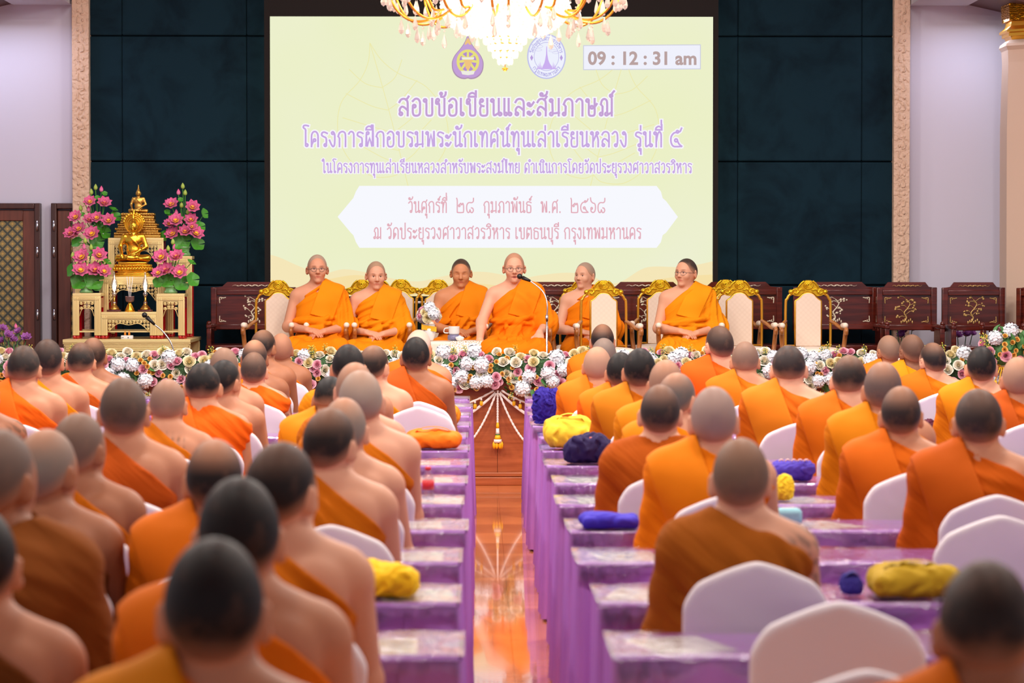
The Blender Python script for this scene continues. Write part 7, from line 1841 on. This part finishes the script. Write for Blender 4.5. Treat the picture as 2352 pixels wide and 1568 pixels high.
for k, (b, j, x, dy, r) in enumerate(PAPER):
    d = row_y(j) + dy
    t = place('exam_paper', pm, None, None, (x, d, 0.7515), (0, 0, r))
    side = 'left' if b == 'L' else 'right'; pos = 'by the aisle' if (b == 'L' and x > -0.3) or (b == 'R' and x < 0.6) else 'before the second seat'
    if (b, j) in (('L', 0), ('L', 2)) and -0.6 < x < -0.4: pos = 'beside another sheet'
    tag(t, 'white exam paper %s, %s row from the stage, %s block' % (pos, ORD[12 - j], side), 'paper', 'exam papers on the tables')
# ------------------------------------------------------------------ crystal chandelier hanging over the hall
CD = 18.0; cx = PX(1160, CD); czz = lambda py: PZ(py, CD)
o = thing('chandelier', 'large lit crystal chandelier with gilded arms hanging in front of the screen', 'chandelier', (cx, CD, czz(162)))
Z = lambda py: czz(py) - czz(162); R_ = lambda px: px * CD / FPX
m_glow = emit('lit_crystal', (1.0, 0.95, 0.86, 1), 3.2)
def glow_crystal():
    m = bpy.data.materials.new('lit_bead'); m.use_nodes = True; nt = m.node_tree; b = nt.nodes['Principled BSDF']
    b.inputs['Base Color'].default_value = (1, 0.95, 0.88, 1); b.inputs['Roughness'].default_value = 0.15
    b.inputs['Emission Color'].default_value = (1, 0.9, 0.76, 1); b.inputs['Emission Strength'].default_value = 0.42; return m
M['bead'] = glow_crystal()
# strings of beads forming the bowl
mb = MB(); bowl = [(R_(110), -34), (R_(138), -8), (R_(144), 18), (R_(138), 40), (R_(122), 60), (R_(98), 75), (R_(66), 84), (R_(40), 87)]
mb.lathe([(r * 0.97, Z(y)) for r, y in bowl], n=40); mb.build('lit_bowl', m_glow, o)
rnd = random.Random(4); mb = MB()
prof = arc([(r, 0, Z(y)) for r, y in bowl], 3)
for p in prof[::1]:
    n = max(10, int(2 * PI * p.x / 0.042))
    for k in range(n):
        a = 2 * PI * (k + 0.5 * rnd.random()) / n
        if math.sin(a) < 0.35: mb.ball((p.x * 1.01 * math.cos(a), p.x * 1.01 * math.sin(a), p.z), 0.0135, 5, 4)
mb.build('bead_strings', M['bead'], o)
for i, (r, y, cnt) in enumerate(((47, 95, 16), (37, 110, 14), (27, 126, 11), (15, 141, 7))):
    mb = MB(); mb.tube([(R_(r) * math.cos(t), R_(r) * math.sin(t), Z(y - 7)) for t in np.linspace(0, 2 * PI, 25)[:-1]], 0.005, 5, closed=True); mb.build('tier_ring', M['gold_frame'], o)
    for k in range(cnt):
        a = 2 * PI * k / cnt + i * 0.3; q = MB(); q.ball((0, 0, 0), 0.021, 8, 6, (1, 0.55, 1.25)); q.ball((0, 0, 0.03), 0.010, 6, 4)
        q.build('crystal_drop', M['bead'], o, (R_(r) * math.cos(a), R_(r) * math.sin(a), Z(y)), (0, 0, a + PI / 2))
MB().tube([(0, 0, Z(140)), (0, 0, Z(156))], 0.003, 5).build('finial_wire', M['gold_frame'], o)
mb = MB(); mb.ball((0, 0, Z(160)), 0.014, 8, 6)
for k in range(6): mb.ball((0.014 * math.cos(k), 0.014 * math.sin(k), Z(159)), 0.006, 5, 4)
mb.build('finial', M['gold_frame'], o)
# gilded arms with hanging drops
def drop_mesh():
    q = MB(); q.lathe([(0.0, 0.075), (0.005, 0.06), (0.015, 0.025), (0.019, 0.0), (0.014, -0.016), (0.0, -0.028)], n=6, smooth=False); q.ball((0, 0, 0.09), 0.008, 6, 4); q.ball((0, 0, 0.108), 0.006, 6, 4); return q.mesh('crystal_pendant', M['drop'])
def drop_mat():
    m, nt, b = new_mat('faceted_crystal'); b.inputs['Base Color'].default_value = s2l(246, 226, 206); b.inputs['Roughness'].default_value = 0.08
    b.inputs['Transmission Weight'].default_value = 0.55; b.inputs['IOR'].default_value = 1.45; b.inputs['Specular IOR Level'].default_value = 0.8
    b.inputs['Emission Color'].default_value = (1, 0.9, 0.8, 1); b.inputs['Emission Strength'].default_value = 0.12; return m
M['drop'] = drop_mat(); DM = drop_mesh()
for tier, (n, rin, rout, ylow, yend, off) in enumerate(((14, 105, 268, 52, -14, 0.1), (10, 95, 205, 30, -40, 0.35))):
    for k in range(n):
        a = 2 * PI * k / n + off; ca, sa = math.cos(a), math.sin(a)
        P = [(R_(r) * ca, R_(r) * sa, Z(y)) for r, y in ((rin, -30), (rin + 8, 0), ((rin + rout) * 0.44, ylow - 8), ((rin + rout) * 0.56, ylow), (rout - 22, ylow - 22), (rout, yend), (rout - 18, yend - 18))]
        arm = MB().tube(arc(P, 5), 0.0085, 6).build('arm', M['gold_frame'], o)
        mb = MB(); c = Vector((R_(rout - 4) * ca, R_(rout - 4) * sa, Z(yend - 14))); mb.lathe([(0.0, 0), (0.03, 0.005), (0.045, 0.022), (0.03, 0.016), (0.012, 0.02), (0.012, 0.05), (0.0, 0.05)], c, 12); mb.build('candle_cup', M['gold_frame'], arm)
        MB().lathe([(0.0, 0.05), (0.014, 0.06), (0.017, 0.08), (0.008, 0.11), (0.0, 0.125)], c, 10).build('bulb', emit('chandelier_bulb', (1, 0.86, 0.66, 1), 9), arm)
        for (r, y, da) in ((rout - 4, yend + 8, 0), (rout + 12, yend + 2, 0.05), (rout - 30, ylow - 2, 0), ((rin + rout) * 0.54, ylow + 18, 0.0), (rout - 14, yend + 12, -0.09), (rout + 4, yend + 4, 0.1)):
            place('crystal_pendant', DM, None, o, (R_(r) * math.cos(a + da), R_(r) * math.sin(a + da), Z(y + 12) - 0.03), (0, 0, a), 0.95)
MB().tube([(0, 0, Z(-30)), (0, 0, 5.0 - czz(162))], 0.02, 8).build('chain', M['gold_frame'], o)
L = bpy.data.lights.new('chandelier_light', 'POINT'); L.energy = 35; L.color = (1, 0.88, 0.72); L.shadow_soft_size = 0.45
q = bpy.data.objects.new('chandelier_light', L); q.location = (cx, CD, czz(30) - 0.75); link(q)
